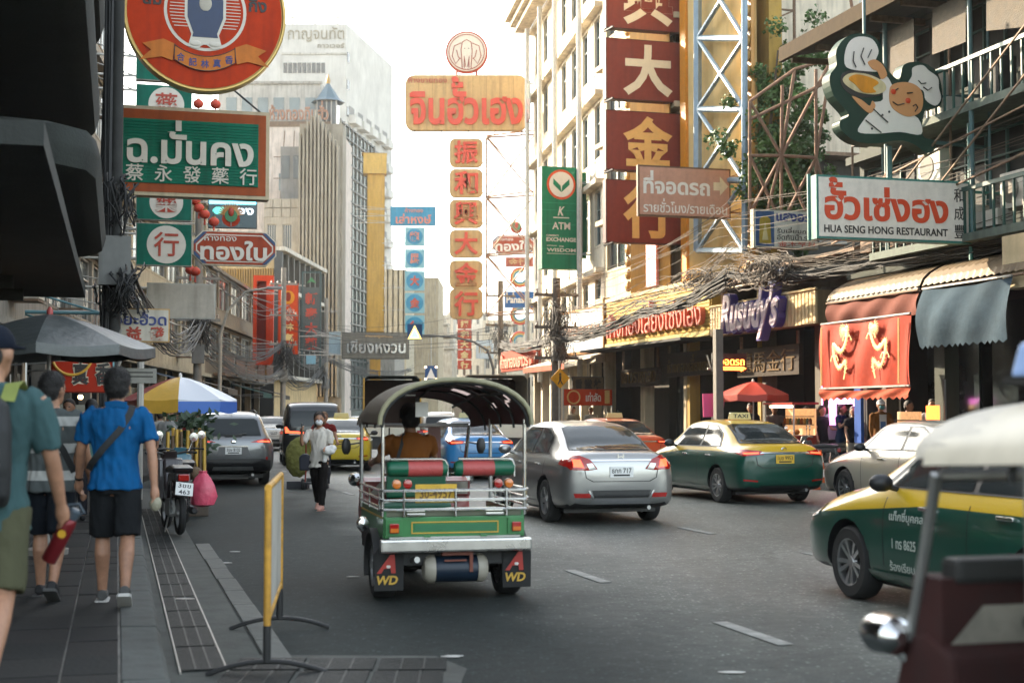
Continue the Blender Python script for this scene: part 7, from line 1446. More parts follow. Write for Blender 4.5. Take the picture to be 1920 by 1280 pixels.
ln.build('drawn_line', INKK, t)
for (x, y) in ((1654, 216), (1668, 209), (1632, 243)): a, b = C([(x, y)])[0]; MB().ball((a, -.02, b), (.025, .012, .025), 8, 6).build('button', INKK, t)
MB().tube([(.2, .2, 0), (.2, .2, -1.4)], .06, 8).tube([(-.3, .25, 1.9), (-.3, .25, 3.2)], .035, 6).tube([(.2, .3, 1.0), (2.6, .3, 1.2)], .04, 6).tube([(.2, .3, .2), (2.6, .3, .1)], .04, 6).build('support_pipe', mat('post_teal', (.1, .2, .2), .5), t)
# ================================================================ SHOP BANDS ALONG THE RIGHT FRONTAGE (frame: x towards the camera, -y to the street)
YR_ = SA - math.pi / 2
def band(name, lb, s0, s1, t_, cat='sign'):
    A = st(s0, t_); return thing(name, lb, cat, A, YR_), s0 - s1
t, W = band('shop_band', 'long yellow slatted shop band with red Thai neon-tube letters', 47.8, 38.5, 16.75)
YB = pm('c0a052', dirt=.3); MB().box(0, W, 0, .5, 3.87, 5.6).build('casing', pm('a8883c'), t)
for i in range(13): z = 4.06 + i * .112; MB().box(.12, W - .08, -.04, -.002, z, z + .085).build('slat', YB, t)
MB().box(0, W, -.08, -.002, 3.87, 4.03).build('bottom_rail', pm('cdb878'), t); MB().box(0, W, -.08, -.002, 5.5, 5.62).build('top_rail', pm('d3b98a'), t); MB().box(-.12, -.005, -.12, .5, 3.8, 5.7).build('end_post', pm('8a6a3a'), t)
text('ห้างทองเลี่ยงเซ่งเฮง', .55, W - .35, 4.2, 5.25, mat('letters_brick', hexc('c0604a'), .45), t, -.045, .16, .0)
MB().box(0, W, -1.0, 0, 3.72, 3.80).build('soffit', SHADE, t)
t, W = band('shop_band', 'white shop band with faint letters beyond the yellow band', 53.2, 47.95, 16.7); MB().box(0, W, 0, .4, 3.8, 5.5).build('casing', pm('a87a4a'), t); MB().box(.1, W - .1, -.02, -.002, 3.9, 5.4).build('face_panel', pm('cfd3d2'), t); text('ห้างทองเยาวราช', .5, W - .4, 4.5, 5.0, mat('letters_tan', hexc('b58a70'), .5), t, -.021, .03, .0); MB().box(.4, W - .6, -.03, -.021, 4.15, 4.2).build('blue_rule', pm('8fb0d0'), t)
MB().add([(0, -.01, 3.75), (W, -.01, 3.75), (W, -1.5, 3.35), (0, -1.5, 3.35)], [(0, 1, 2, 3)]).build('awning_sheet', mat('awning_pale', hexc('b5a898'), .6, var=.2), t); MB().add([(0, -1.5, 3.35), (W, -1.5, 3.35), (W, -1.5, 3.15), (0, -1.5, 3.15)], [(0, 1, 2, 3)]).build('awning_fringe', pm('b8604a'), t)
t, W = band('shop_band', 'cream ribbed shop band with purple script lettering', 38.1, 31.6, 16.55); MB().box(0, W, .03, .4, 3.8, 4.62).build('casing', pm('8a7a5a'), t)
for i in range(34): x = W * i / 34; MB().box(x + .01, x + W / 34 - .05, -.03, .028, 3.8, 4.6).build('rib', pm('d9c49a', dirt=.15), t)
MB().tube([(0, -.03, 4.65), (W, -.03, 4.65)], .035, 6).build('top_rail', pm('d3b98a'), t)
text("Rusudy's", 1.25, 4.98, 3.5, 4.95, mat('script_purple', hexc('4a4088'), .4), t, -.05, .22, .07, name='letter_depth', shear=.35); text("Rusudy's", 1.3, 4.93, 3.55, 4.9, mat('script_pale', hexc('c9bcc4'), .35, var=.15), t, -.275, .03, .03, shear=.35)
cr = MB().prism([(4.2, 4.95), (4.9, 5.0), (5.0, 5.4), (4.75, 5.2), (4.55, 5.55), (4.4, 5.17), (4.1, 5.35)], -.2, -.06).build('crown_mark', mat('script_slate', hexc('4a5878'), .4), t)
for k in range(24): MB().ball((.12, -.06, 3.85 + (k % 12) * .065 + 0), .018, 6, 5).build('bulb', mat('script_pale', (1, 1, 1)), t).location.x = .25 * (k // 12)
MB().tube([(1.0, -.1, 4.65), (1.0, -.1, 5.1), (3.4, -.1, 5.05), (3.4, -.1, 4.65)], .03, 5).build('cage_bar', pm('d3b98a'), t)
# concrete post with neon parking arrow
p = st(33.75, 14.85); t = thing('concrete_post', 'pale concrete post carrying the neon parking arrow', 'post', p, SA); MB().box(-.1, .1, -.1, .1, .14, 3.74).build('shaft', mat('post_concrete', (.15, .14, .12), .8, var=.2, dirt=.4), t); MB().box(-.3, .3, -.3, .3, .135, .2).build('footing', CONC, t)
t, W, H = sign('neon_sign', 'orange neon parking arrow sign on the concrete post', 1336, 1400, 662, 696, at(1367, 680, 37), SA, mat('neon_back', (.06, .015, .01), .5), BLACK, th=.08, fw=.01); NE = mat('neon_orange', (.9, .25, .05), .4, var=0, emit=(1, .22, .03), estr=2.2)
text('ที่จอดรถ', -W * .45, W * .42, H * .34, H * .95, NE, t, -.013, .02, .0); MB().tube([(-W * .45, -.02, H * .1), (W * .4, -.02, H * .1), (W * .32, -.02, H * .02)], .018, 5).tube([(-W * .45, -.02, H * .22), (W * .4, -.02, H * .22), (W * .46, -.02, H * .15)], .018, 5).build('neon_arrow', NE, t); arms(t, W, H, -1, .1, n=1)
# small signs near the crossing
p = at(1050, 709, 47.5); t = thing('crossing_sign', 'yellow diamond pedestrian warning sign at the right kerb', 'sign', (p.x, p.y, 0), SA); z0 = p.z; MB().tube([(0, .05, .1), (0, .05, z0 + .6)], .035, 8).build('pole', GALV, t); MB().prism([(-.34, z0), (0, z0 - .34), (.34, z0), (0, z0 + .34)], -.02, .01).build('diamond_plate', pm('d0962a'), t)
MB().ball((0, -.03, z0 + .14), (.04, .01, .045), 8, 6).tube([(0, -.03, z0 + .09), (0, -.03, z0 - .04)], .035, 6).tube([(0, -.03, z0 - .04), (-.08, -.03, z0 - .2)], .02, 5).tube([(0, -.03, z0 - .04), (.08, -.03, z0 - .2)], .02, 5).build('walking_figure', INKK, t)
t, W, H = sign('shop_sign', 'red banner sign with gold figure one near the crossing', 1057, 1148, 729, 760, at(1102, 745, 50), SA, pm('c04424'), RUST, th=.08, fw=.01); text('เท่าลัด', -W * .05, W * .26, H * .25, H * .8, IVORY, t, -.013, .01, .02); text('1', W * .34, W * .44, H * .12, H * .92, mat('scroll_gold', (1, 1, 1)), t, -.013, .01, .04); MB().tube([(x, -.02, z) for x, z in ringpts(-W * .3, H * .5, H * .38, n=24)], .03, 5).build('sun_ring', mat('scroll_gold', (1, 1, 1)), t)
for x in (-W / 2, W / 2): MB().tube([(x, .05, -2.2), (x, .05, H)], .03, 5).build('stand', GALV, t)
t, W, H = sign('shop_sign', 'dark wooden three-letter sign above the red banner sign', 1073, 1133, 706, 733, at(1103, 720, 51), SA, pm('6a5c48'), INKK, th=.1, fw=.03)
for k, ch in enumerate('香堂林'): text(ch, -W * .42 + k * W * .29, -W * .42 + k * W * .29 + W * .24, H * .15, H * .85, INKK, t, -.013, .01, .05)
MB().tube([(0, .06, H), (0, .06, H + .6)], .02, 5).build('hanger', GALV, t)
# dim lettering inside the shaded shop fronts
for lb, s0, s1, z0, z1, tx in (('dim brown lettered board deep under the yellow band', 42.9, 39.0, 2.75, 3.5, 'ห้างทองเลี่ยงเซ่ง'), ('dim lettered board in the shade left of the brown one', 47.2, 43.6, 2.5, 3.1, 'เยาวราชทอง'), ('dim Chinese board in the shade under the ribbed band', 37.4, 33.6, 2.6, 3.4, '龍馬金行')):
    t, W = band('inner_sign', lb, s0, s1, 17.05); MB().box(0, W, 0, .12, z0, z1).build('board', pm('3a3128'), t); text(tx, .2, W - .2, z0 + .12, z1 - .1, pm('6a5636'), t, -.001, .03, .0)
    [MB().box(q_, q_ + .1, .03, .09, z1, 3.75).build('hanger', RUST, t) for q_ in (.1, W - .2)]
# ---- corrugated awnings, dragon banner, tarpaulin
def awning(lb, s0, s1, m, zt=4.75, out=1.25):
    t, W = band('corrugated_awning', lb, s0, s1, 17.15, 'awning'); n = int(W / .11); rows = []
    for j in range(7):
        a = j / 6; y = -out * math.sin(a * 1.45); z = zt - .62 * (1 - math.cos(a * 1.45)); rows.append([(W * i / n, y + (.02 if i % 2 else -.02) * (a > .1), z + (.02 if i % 2 else -.02)) for i in range(n + 1)])
    MB().loft(rows, closed=False, caps=False).build('corrugated_sheet', m, t)
    for k in range(4): x = W * (k + .5) / 4; MB().tube([(x, 0, zt - .5), (x, -out * .95, zt - .62)], .02, 5).build('strut', RUST, t)
    MB().tube([(0, -out, zt - .62), (W, -out, zt - .62)], .03, 6).build('edge_pipe', RUST, t); return t, W
TIN = mat('awning_tin', hexc('6a5a44'), .6, .3, var=.2, dirt=.4)
awning('curved corrugated awning above the red dragon banner', 29.9, 25.95, TIN); awning('curved corrugated awning above the grey tarpaulin', 25.8, 22.4, TIN)
def sheet(lb, name, s0, s1, t_, zt, zb, m, bulge=.12, scal=0, cat='banner', lean=.0):
    t, W = band(name, lb, s0, s1, t_, cat); n, k = 28, 12; rows = []
    for j in range(k + 1):
        v = j / k; row = []
        for i in range(n + 1):
            x = W * i / n; y = -lean * v - bulge * math.sin(math.pi * v) * (.6 + .4 * math.sin(x * 1.7)) - .03 * math.sin(x * 6 + v * 4); z = zt + (zb - zt) * v - .05 * math.sin(math.pi * i / n) * (1 - v)
            if j == k and scal: z -= scal * abs(math.sin(math.pi * i / 2))
            row.append((x, y, z))
        rows.append(row)
    MB().loft(rows, closed=False, caps=False).build('cloth', m, t, True); MB().tube([(0, 0, zt + .02), (W, 0, zt + .02)], .025, 6).build('top_pipe', STEEL, t); return t, W
sheet('faded maroon canvas strip over the dragon banner', 'canvas_strip', 29.9, 26.0, 15.95, 4.15, 3.62, cloth('6e4238'), .1)
db, W = sheet('red banner with two golden dragons hanging from the awning', 'dragon_banner', 29.8, 25.95, 15.7, 3.62, 2.15, mat('banner_red', hexc('962c10'), .7, var=.14, bump=.35, bscale=6, spec=.15), .06)
DGd = mat('dragon_gold', hexc('dcbc78'), .5, var=.1)
for cx, sg in ((1.15, 1), (W - 1.15, -1)):
    g = MB(); pts = []
    for i in range(46): q = i / 45; pts.append((cx + sg * (.36 * math.sin(q * 8.2 + .5) * (1 - .35 * q) - .02), 0, 3.42 - .98 * q + .16 * math.sin(q * 16.4)))
    g.tube(pts, [.026 + .028 * math.sin(math.pi * min(1, i / 36)) for i in range(46)], 7)
    for i in range(1, 44):                                     # crest and belly scales
        a, b = Vector(pts[i]), Vector(pts[i + 1]); d = (b - a).normalized(); nn = Vector((-d.z, 0, d.x))
        for s2 in (-1, 1): g.tube([a + nn * .03 * s2, a + nn * (.085 if s2 > 0 else .065) * s2 - d * .03], [.014, .003], 4)
    hx, hz = pts[0][0], pts[0][2]; g.ball((hx, 0, hz), (.10, .03, .075), 10, 7); g.tube([(hx, 0, hz), (hx + sg * .17, 0, hz - .03)], [.055, .03], 6); g.tube([(hx, 0, hz - .04), (hx + sg * .14, 0, hz - .1)], [.03, .015], 6)
    for k in range(8): an = rad(95 + k * 24); g.tube([(hx, 0, hz), (hx + sg * .15 * math.cos(an), 0, hz + .14 * math.sin(an)), (hx + sg * .2 * math.cos(an + .3), 0, hz + .2 * math.sin(an + .3))], [.022, .014, .003], 4)
    for i in (8, 17, 26, 34):
        a = Vector(pts[i])
        for s2 in (-1, 1):
            e = a + Vector((s2 * .17, 0, -.05)); g.tube([a, a + Vector((s2 * .1, 0, .03)), e], [.024, .02, .014], 5)
            for k in range(4): an = rad(-150 + k * 40); g.tube([e, e + Vector((.06 * math.cos(an), 0, .06 * math.sin(an)))], [.010, .003], 4)
    g.v = [(x, y * .2 - .115 - .03 * math.sin(x * 1.7), z) for x, y, z in g.v]
    g.build('dragon_motif', DGd, db)
for x in (.25, W - .25): MB().tube([(x, -.12, 3.55), (x, -.14, 2.2)], .02, 5).build('gold_edge', DGd, db)
t, W = sheet('red scalloped valance below the dragon banner', 'scalloped_valance', 29.8, 25.95, 15.66, 2.13, 1.93, cloth('a04a34'), .02, .06, 'valance')
sheet('blue-grey weathered tarpaulin hanging from the right awning', 'tarpaulin', 25.7, 22.7, 15.85, 4.1, 2.95, mat('tarp_bluegrey', hexc('3a4852'), .9, spec=.06, var=.25, vscale=1.5, bump=.6, bscale=5), .16, .07, 'tarpaulin', .12)
t, W = band('shop_band', 'plain cream board at the far right edge above the shops', 23.2, 17.5, 16.0); MB().box(0, W, 0, .3, 3.9, 4.9).build('board', pm('c4b08c', dirt=.2), t)
# ---- neon and lit things in the shade of the right shops
PKN = mat('neon_pink', (.9, .3, .75), .4, var=0, emit=(1, .25, .75), estr=1.6); t, W = band('neon_sign', 'pink neon tube frame and script beside the dragon banner', 31.5, 29.3, 16.6, 'neon sign')
MB().tube([(0, 0, 1.2), (0, 0, 2.75), (.3, 0, 2.75)], .02, 6).build('tube', PKN, t); MB().box(.3, .62, .02, .06, 1.3, 2.05).build('pink_panel', mat('panel_pink', (.8, .35, .65), .5, var=0, emit=(.9, .3, .7), estr=.55), t); text('Rusudy', .7, 1.75, 1.75, 2.0, PKN, t, 0, .03, .03); MB().box(0, .06, .0, .05, .14, 1.2).build('stand', BLACK, t)
t, W = band('blue_sign', 'narrow blue vertical sign under the dragon banner', 29.75, 29.45, 16.5); MB().box(0, W, 0, .08, .9, 2.2).build('board', pm('2a4f96'), t); MB().box(0, W, .0, .08, .14, .9).build('stand', BLACK, t)
WARM = mat('warm_bulb', (1, .7, .4), .4, var=0, emit=(1, .62, .3), estr=3.); DIMW = mat('warm_glow', (.30, .17, .08), .6, var=.5, vscale=9, emit=(1, .5, .2), estr=.16)
t, W = band('food_stall', 'lit food stall behind the man in the white cap', 28.3, 26.4, 16.4, 'stall'); MB().box(0, W, 0, .9, .14, 1.0).build('counter', pm('8a8478'), t); MB().box(.1, W - .9, .3, .36, 1.0, 1.62).build('lit_panel', DIMW, t); MB().box(W - .55, W - .1, .25, .3, 1.45, 1.75).build('orange_sign', mat('orange_lit', (.9, .2, .04), .5, var=0, emit=(1, .22, .04), estr=.8), t)
for x in (.05, W - .05): MB().tube([(x, .4, .9), (x, .4, 2.3)], .025, 6).build('post', STEEL, t)
for k in range(9): x = .15 + k * .13; MB().lathe([(.035, 0), (.04, .02), (.04, .14 + .06 * (k % 3)), (.015, .2 + .06 * (k % 3)), (.015, .26 + .06 * (k % 3))], 10, (x, .15, 1.0)).build('bottle', [pm('5a2f1c'), pm('8a7a4a'), pm('2f4a38'), pm('a85a2a')][k % 4], t, True)
for z in (1.2, 1.42): MB().box(.1, W - .9, .22, .3, z, z + .025).build('shelf', BLACK, t)
t = thing('food_cart', 'lit street food cart under the red parasol', 'food cart', st(32.7, 15.6), YR_); MB().box(0, 1.6, 0, .7, .5, 1.05).build('cabinet', pm('7a2f22'), t); MB().box(.05, 1.55, .05, .65, 1.05, 1.06).build('worktop', STEEL, t); MB().box(.02, 1.58, .6, .64, 1.06, 1.7).build('back_panel', DIMW, t); MB().tube([(.2, .1, 1.75), (1.4, .1, 1.75)], .03, 6).build('lamp_tube', WARM, t); MB().box(.0, 1.6, .0, .7, 1.8, 1.85).build('cart_roof', pm('8a2a20'), t)
for x in (.03, 1.57): MB().tube([(x, .05, 1.05), (x, .05, 1.8)], .02, 5).build('roof_post', STEEL, t)
for x in (.3, 1.3): o = MB().lathe([(.08, -.03), (.2, -.03), (.22, 0), (.2, .03), (.08, .03)], 20, (0, 0, 0), 'y').build('wheel', RUBBER, t, True); o.location = (x, -.04, .36)
for z in (1.3, 1.5): MB().box(.05, 1.55, .5, .6, z, z + .02).build('shelf', BLACK, t)
for k in range(10): MB().lathe([(.04, 0), (.045, .1), (.02, .15)], 9, (.12 + k * .15, .54, 1.32)).build('jar', [pm('6a3a20'), pm('8a6a3a'), pm('3f4a38')][k % 3], t, True)
for k in range(5): MB().ball((.3 + k * .25, .25, 1.13), (.09, .09, .07), 10, 7).build('food_heap', [DIMW, pm('a8642a'), pm('7a3a20')][k % 3], t)  # some heaps glow faintly: the cart's lamplight is put into their material
ap = px(1412, 715, 37.2); parasol('red soft drink parasol over the food cart', ap, .98, .34, .16, [mat('vinyl_coke', (.42, .05, .03), .5, var=.1)], 8, .14)
p = at(1340, 782, 37); t = thing('pink_board', 'plain bright pink placard beside the red parasol', 'placard', (p.x, p.y, .14), SA); MB().prism([(-.32, 1.35), (.22, 1.36), (.30, 1.98), (-.34, 1.95)], -.02, .0).build('board', mat('hot_pink', hexc('d8528a'), .5, var=.05), t); MB().tube([(-.05, .02, 0), (-.05, .02, 1.4)], .025, 6).build('stand', STEEL, t)
# ================================================================ POLES, CABLES, LATTICES, TREE
def cat_pts(a, b, sag, n=14): return [a.lerp(b, i / n) - Vector((0, 0, sag * 4 * (i / n) * (1 - i / n))) for i in range(n + 1)]
def bundle(name, lb, nodes, count, spread, sag, r=(.008, .018), m=CABLE, loops=0):
    q = MB()
    for c in range(count):
        off = [Vector((RND.gauss(0, spread), RND.gauss(0, spread), RND.gauss(0, spread * 1.3))) for _ in nodes]
        for i in range(len(nodes) - 1):
            pts = cat_pts(nodes[i] + off[i], nodes[i + 1] + off[i + 1], sag * RND.uniform(.5, 1.5)); w1 = RND.uniform(0, 6)
            pts = [p + Vector((0, 0, .03 * math.sin(w1 + k * 1.3))) for k, p in enumerate(pts)]; q.tube(pts, RND.uniform(*r), 5, False)
    o = q.build(name, m); stuff(o, lb, 'cables'); return o
def tangle(lb, c, size, count, m, seed, r=(.007, .014)):
    rn = random.Random(seed); q = MB()
    for k in range(count):
        R0 = rn.uniform(.4, 1); ph = rn.uniform(0, 6.28); tl = rn.uniform(-.9, .9); sw = rn.uniform(2.5, 6.5); of = Vector((rn.gauss(0, .25) * size[0], rn.gauss(0, .25) * size[1], rn.gauss(0, .25) * size[2])); pts = []
        for i in range(14):
            a = ph + sw * i / 13; v = Vector((math.cos(a) * size[0] * R0, math.sin(a) * size[1] * R0 * tl + rn.gauss(0, .02), math.sin(a) * size[2] * R0 + rn.gauss(0, .02))); p = c + of + RV * v.y + HV * v.x; pts.append(Vector((p.x, p.y, p.z + v.z)))
        q.tube(pts, rn.uniform(*r), 5, False)
    o = q.build('cable_tangle', m); stuff(o, lb, 'cables')
def utility_pole(lb, s, t_, h, m, r=.13, at_=None, xarms=True):
    p = st(s, t_) if at_ is None else at_; t = thing('utility_pole', lb, 'utility pole', (p.x, p.y, 0), SA); MB().lathe([(r * 1.15, 0), (r, h)], 10).build('shaft', m, t, True)
    hs_ = (h * .55, h * .72, h * .9) if xarms else ()
    for z in hs_: MB().box(-.8, .8, -.06, .06, z, z + .1).build('cross_arm', m, t); 
    for z in hs_:
        for x in (-.7, -.35, .35, .7): MB().lathe([(.03, 0), (.05, .05), (.03, .09), (.05, .13), (.02, .16)], 8, (x, 0, z + .1)).build('insulator', mat('porcelain', (.3, .26, .22), .4), t, True)
    MB().box(-.22, .22, -.35, -.1, 3.4, 4.1).build('junction_box', mat('box_grey', (.18, .18, .17), .6, dirt=.4), t); return t
DP = mat('pole_dark', (.03, .03, .028), .8, var=.3)  # near-black all over, with slight random variation
utility_pole('dark utility pole at the left kerb below the round sign', 21.2, -.06, 12, DP, .085, xarms=False)
for k in range(4): pass
bundle('cable_riser', 'thick bundle of black cables strapped along the dark left pole', [st(21.1, -.2, .3), st(21.1, -.18, 4.), st(21.1, -.2, 8), st(21.1, -.18, 12)], 14, .04, 0, (.012, .025))
tangle('knot of black cables halfway up the left pole', st(21.0, .05, 3.35), (.5, .3, .32), 46, CABLE, 3); tangle('knot of black cables higher on the left pole', st(21.0, .0, 4.6), (.35, .2, .4), 20, CABLE, 4)
L2, L3, L4, L5 = Vector((-11.5, 52, 0)), Vector((-13.2, 82, 0)), Vector((-13.6, 104, 0)), Vector((-10, 142, 0))
utility_pole('pale concrete utility pole by the gold building', 0, 0, 10, CONC, .14, L3); utility_pole('far concrete utility pole below the glass tower', 0, 0, 10, CONC, .14, L4); utility_pole('concrete utility pole beyond the beach parasol', 0, 0, 9, CONC, .14, L2)
U = lambda v, z: Vector((v.x, v.y, z))
bundle('overhead_cable', 'sagging black cable bundle along the left shop fronts', [st(21.2, .0, 3.6), U(L2, 4.8), U(L3, 5.6), U(L4, 5.6), U(L5, 6)], 22, .12, .8, (.010, .02)); bundle('overhead_cable', 'upper thin wires along the left shop fronts', [U(L2, 7.4), U(L3, 7.6), U(L4, 7.6), U(L5, 8)], 8, .25, .7)
bundle('overhead_cable', 'low drooping cable bundle over the left pavement', [U(L2, 4.2), U(L3, 4.0), Vector((-12.5, 92, 4.4)), U(L4, 4.6)], 18, .16, .9, (.010, .02)); tangle('cable clump on the pole by the gold building', U(L3, 4.9), (1.0, .6, .7), 50, CABLE, 8, (.012, .02))
tangle('cable clump on the pole beyond the parasol', U(L2, 4.6), (.8, .5, .7), 40, CABLE, 9, (.01, .018))
R1, R2, R3 = st(47.4, 14.75), st(34.0, 15.3), st(19.5, 16.6)
utility_pole('concrete utility pole right of the green bank sign', 47.4, 14.75, 6.3, mat('pole_brown', (.13, .11, .09), .8, var=.3, dirt=.4), .15); utility_pole('utility pole outside the right picture edge', 19.5, 14.8, 9, CONC, .15)
R4 = Vector((-.6, 74, 0)); utility_pole('far right utility pole beyond the white building', 0, 0, 8.5, mat('pole_brown', (1, 1, 1)), .15, R4)
m1_ = mat('cable_grey', (.035, .036, .036), .7, var=.3)
bundle('overhead_cable', 'heavy grey cable bundle sagging in front of the yellow shop band', [U(R4, 5.2), U(R1, 4.2), st(40.5, 15.4, 4.7), U(R2, 5.15)], 30, .09, .22, (.010, .024), m1_); bundle('overhead_cable', 'dusty sunlit wires above the yellow shop band', [U(R1, 5.2), st(40, 15.6, 5.25), U(R2, 5.7), st(28, 16.1, 5.3), U(R3, 5.5)], 16, .14, .25, (.005, .010), CABLE2)
bundle('overhead_cable', 'grey cable bundle above the corrugated awnings', [U(R2, 5.2), st(28, 16.2, 4.95), U(R3, 5.1)], 22, .09, .15, (.008, .018), CABLE); bundle('overhead_cable', 'high wires running up to the right picture edge', [U(R1, 6.1), U(R2, 6.7), U(R3, 6.9)], 7, .24, .35, (.005, .009), CABLE2); bundle('overhead_cable', 'bare wires in front of the restaurant sign foot', [st(36, 16.2, 5.8), U(R3, 6.0)], 5, .15, .3, (.005, .009), CABLE2)
tangle('sunlit coil of spare cables left of the ribbed band', st(36.2, 15.6, 5.25), (1.4, .3, .28), 60, CABLE2, 12); tangle('sunlit coil of spare cables right of the ribbed band', st(32.0, 15.4, 5.1), (.9, .3, .35), 60, CABLE2, 13); tangle('black cable clump on the right pole', U(R1, 4.6), (.7, .5, .9), 60, CABLE, 14); tangle('dusty cable coil low on the right pole', U(R1, 3.7), (.7, .4, .35), 60, CABLE2, 15)
bundle('cable_riser', 'bundle of black cables along the right pole', [U(R1, .3), U(R1, 4), U(R1, 6.2)], 14, .09, 0, (.012, .022)); tangle('dark clump on the far right pole', U(R4, 5.4), (.8, .5, .8), 40, CABLE, 16)
bundle('overhead_cable', 'thin wires crossing the street far ahead', [U(L3, 6.2), U(R4, 6.0)], 5, .3, .7, (.010, .016)); bundle('overhead_cable', 'thin wires crossing the street at sign height', [U(L4, 8), Vector((-.5, 90, 7.5))], 4, .4, .6, (.010, .016))
# ---- lattice carrying the tan sign
def lattice(name, lb, pts, bars, m, r=.05, cat='lattice'):
    o = pts[0]; t = thing(name, lb, cat, (o.x, o.y, o.z), 0)
    for a, b, nm, k in bars: MB().tube([pts[a] - o, pts[b] - o], r * k, 6).build(nm, m, t)
    return t
Y = 71.2; ys = [258, 372, 480, 592]; pts = []; bars = []
for y in ys: pts += [px(912, y, Y), px(1003, y - 6, Y - .5)]
for i in range(4):
    bars.append((2 * i, 2 * i + 1, 'crossbar', 1))
    if i < 3: bars += [(2 * i, 2 * i + 2, 'upright', 1), (2 * i, 2 * i + 3, 'diagonal', .8), (2 * i + 1, 2 * i + 2, 'diagonal', .8), (2 * i + 1, 2 * i + 3, 'upright', .9)]
n0 = len(pts)
for y in ys: pts += [px(912, y - 3, Y + .8), px(1003, y - 14, Y + .3)]
for i in range(4): bars += [(n0 + 2 * i, n0 + 2 * i + 1, 'crossbar', .8), (2 * i, n0 + 2 * i, 'spacer', .7)]
for i in range(3): bars += [(n0 + 2 * i, n0 + 2 * i + 2, 'upright', .8), (n0 + 2 * i, n0 + 2 * i + 3, 'diagonal', .6)]
lattice('steel_lattice', 'rusty steel lattice holding the tan sign column', pts, bars, mat('lattice_rust', hexc('9a7a62'), .6, .3, var=.3, vscale=4))
# ---- blue lattice mast behind the maroon signs
BL = mat('steel_blue', (1, 1, 1)); Y = 45.4; pts = []; bars = []; ys = [-70, 72, 205, 338, 470]
for y in ys: pts += [px(1308, y, 42.6), px(1396, y, 39.4)]
for i in range(5):
    bars.append((2 * i, 2 * i + 1, 'crossbar', 1))
    if i < 4: bars += [(2 * i, 2 * i + 2, 'upright', 1.5), (2 * i + 1, 2 * i + 3, 'upright', 1.0), (2 * i, 2 * i + 3, 'diagonal', .8), (2 * i + 1, 2 * i + 2, 'diagonal', .8)]
lattice('steel_mast', 'blue-grey lattice mast beside the maroon letter signs', pts, bars, BL, .09, 'mast')
# ---- angle-iron scaffold around the tree
IR = mat('iron_brown', hexc('7a5c48'), .7, .3, var=.3, vscale=5); Y = 37.6
q = [(1406, 190, 0), (1490, 130, 0), (1560, 110, 0), (1406, 292, 0), (1465, 292, 0), (1530, 296, 0), (1406, 400, 0), (1465, 420, 0), (1530, 440, 0), (1420, 470, 0), (1560, 400, 0), (1467, 160, 0), (1530, 130, 0), (1595, 0, 0), (1606, 62, 0), (1620, 0, 0), (1655, 60, 0), (1690, 110, 0), (1405, 225, 0), (1590, 135, 0), (1470, 470, 0)]
pts = [px(x, y, Y) for x, y, _ in q]
B_ = [(0, 1), (1, 2), (0, 3), (3, 4), (4, 5), (3, 6), (4, 7), (5, 8), (6, 7), (7, 8), (0, 4), (4, 2), (3, 7), (4, 8), (4, 6), (5, 10), (11, 4), (12, 5), (13, 14), (15, 16), (16, 17), (18, 19), (4, 9), (5, 7), (7, 20), (1, 4), (5, 2)]
lattice('angle_iron_scaffold', 'brown angle-iron scaffold in front of the leafy tree', pts, [(a, b, 'bar', 1) for a, b in B_], IR, .045, 'scaffold')
# ---- tree growing on the low roof
tp = px(1470, 460, 39.6); t = thing('tree', 'slender leafy tree growing behind the scaffold on the right', 'tree', (tp.x, tp.y, 0), 0); zb = 0; Z = lambda y: px(1470, y, 39.6).z; X = lambda x: (x - 1470) * 39.6 / FPX
BK = mat('bark', (.09, .065, .045), .9, var=.3, bump=.4)
limbs = [[(0, 0, 0), (0, 0, Z(460)), (X(1462), .1, Z(380)), (X(1468), 0, Z(280)), (X(1478), .1, Z(200)), (X(1500), 0, Z(130)), (X(1512), 0, Z(85))], [(X(1464), .1, Z(360)), (X(1440), -.3, Z(260)), (X(1452), -.2, Z(170)), (X(1462), 0, Z(95))], [(X(1466), 0, Z(330)), (X(1500), .3, Z(270)), (X(1525), .2, Z(230))], [(X(1462), .1, Z(400)), (X(1420), -.3, Z(330)), (X(1395), -.2, Z(290))], [(X(1468), .1, Z(420)), (X(1510), -.2, Z(350)), (X(1535), 0, Z(310))]]
for i, l in enumerate(limbs): MB().tube(l, [(.11 if i == 0 else .06) * (1 - .8 * k / len(l)) for k in range(len(l))], 7).build('trunk' if i == 0 else 'limb', BK, t, True)
LF1 = mat('leaf', (.058, .125, .024), .55, var=.45, vscale=1.2)
b_ = LF1.node_tree.nodes['Principled BSDF']
lv = MB(); rl = random.Random(5); cl = []
for l in limbs:
    for k in range(1 if l is not limbs[0] else 2, len(l)):
        a, b = Vector(l[k - 1]), Vector(l[k])
        for j in range(11): cl.append((a.lerp(b, rl.random()) + Vector((rl.gauss(0, .42), rl.gauss(-.15, .4), rl.gauss(0, .32))), rl.uniform(.18, .4)))
for c, r in cl:
    for j in range(105):
        d = Vector((rl.gauss(0, 1), rl.gauss(0, 1), rl.gauss(0, .8))).normalized() * r * rl.uniform(.3, 1.); p = c + d; s = rl.uniform(.07, .14); a = Vector((rl.gauss(0, 1), rl.gauss(0, 1), rl.gauss(-.3, .7))).normalized(); b = a.orthogonal().normalized(); b = (b * math.cos(j) + a.cross(b) * math.sin(j)) * .48; n = a.cross(b) * .25
        lv.add([p, p + (a * .5 + b) * s + n * s, p + a * 1.15 * s, p + (a * .5 - b) * s + n * s], [(0, 1, 2, 3)])
o = lv.build('crown', LF1, t); o['kind'] = 'stuff'
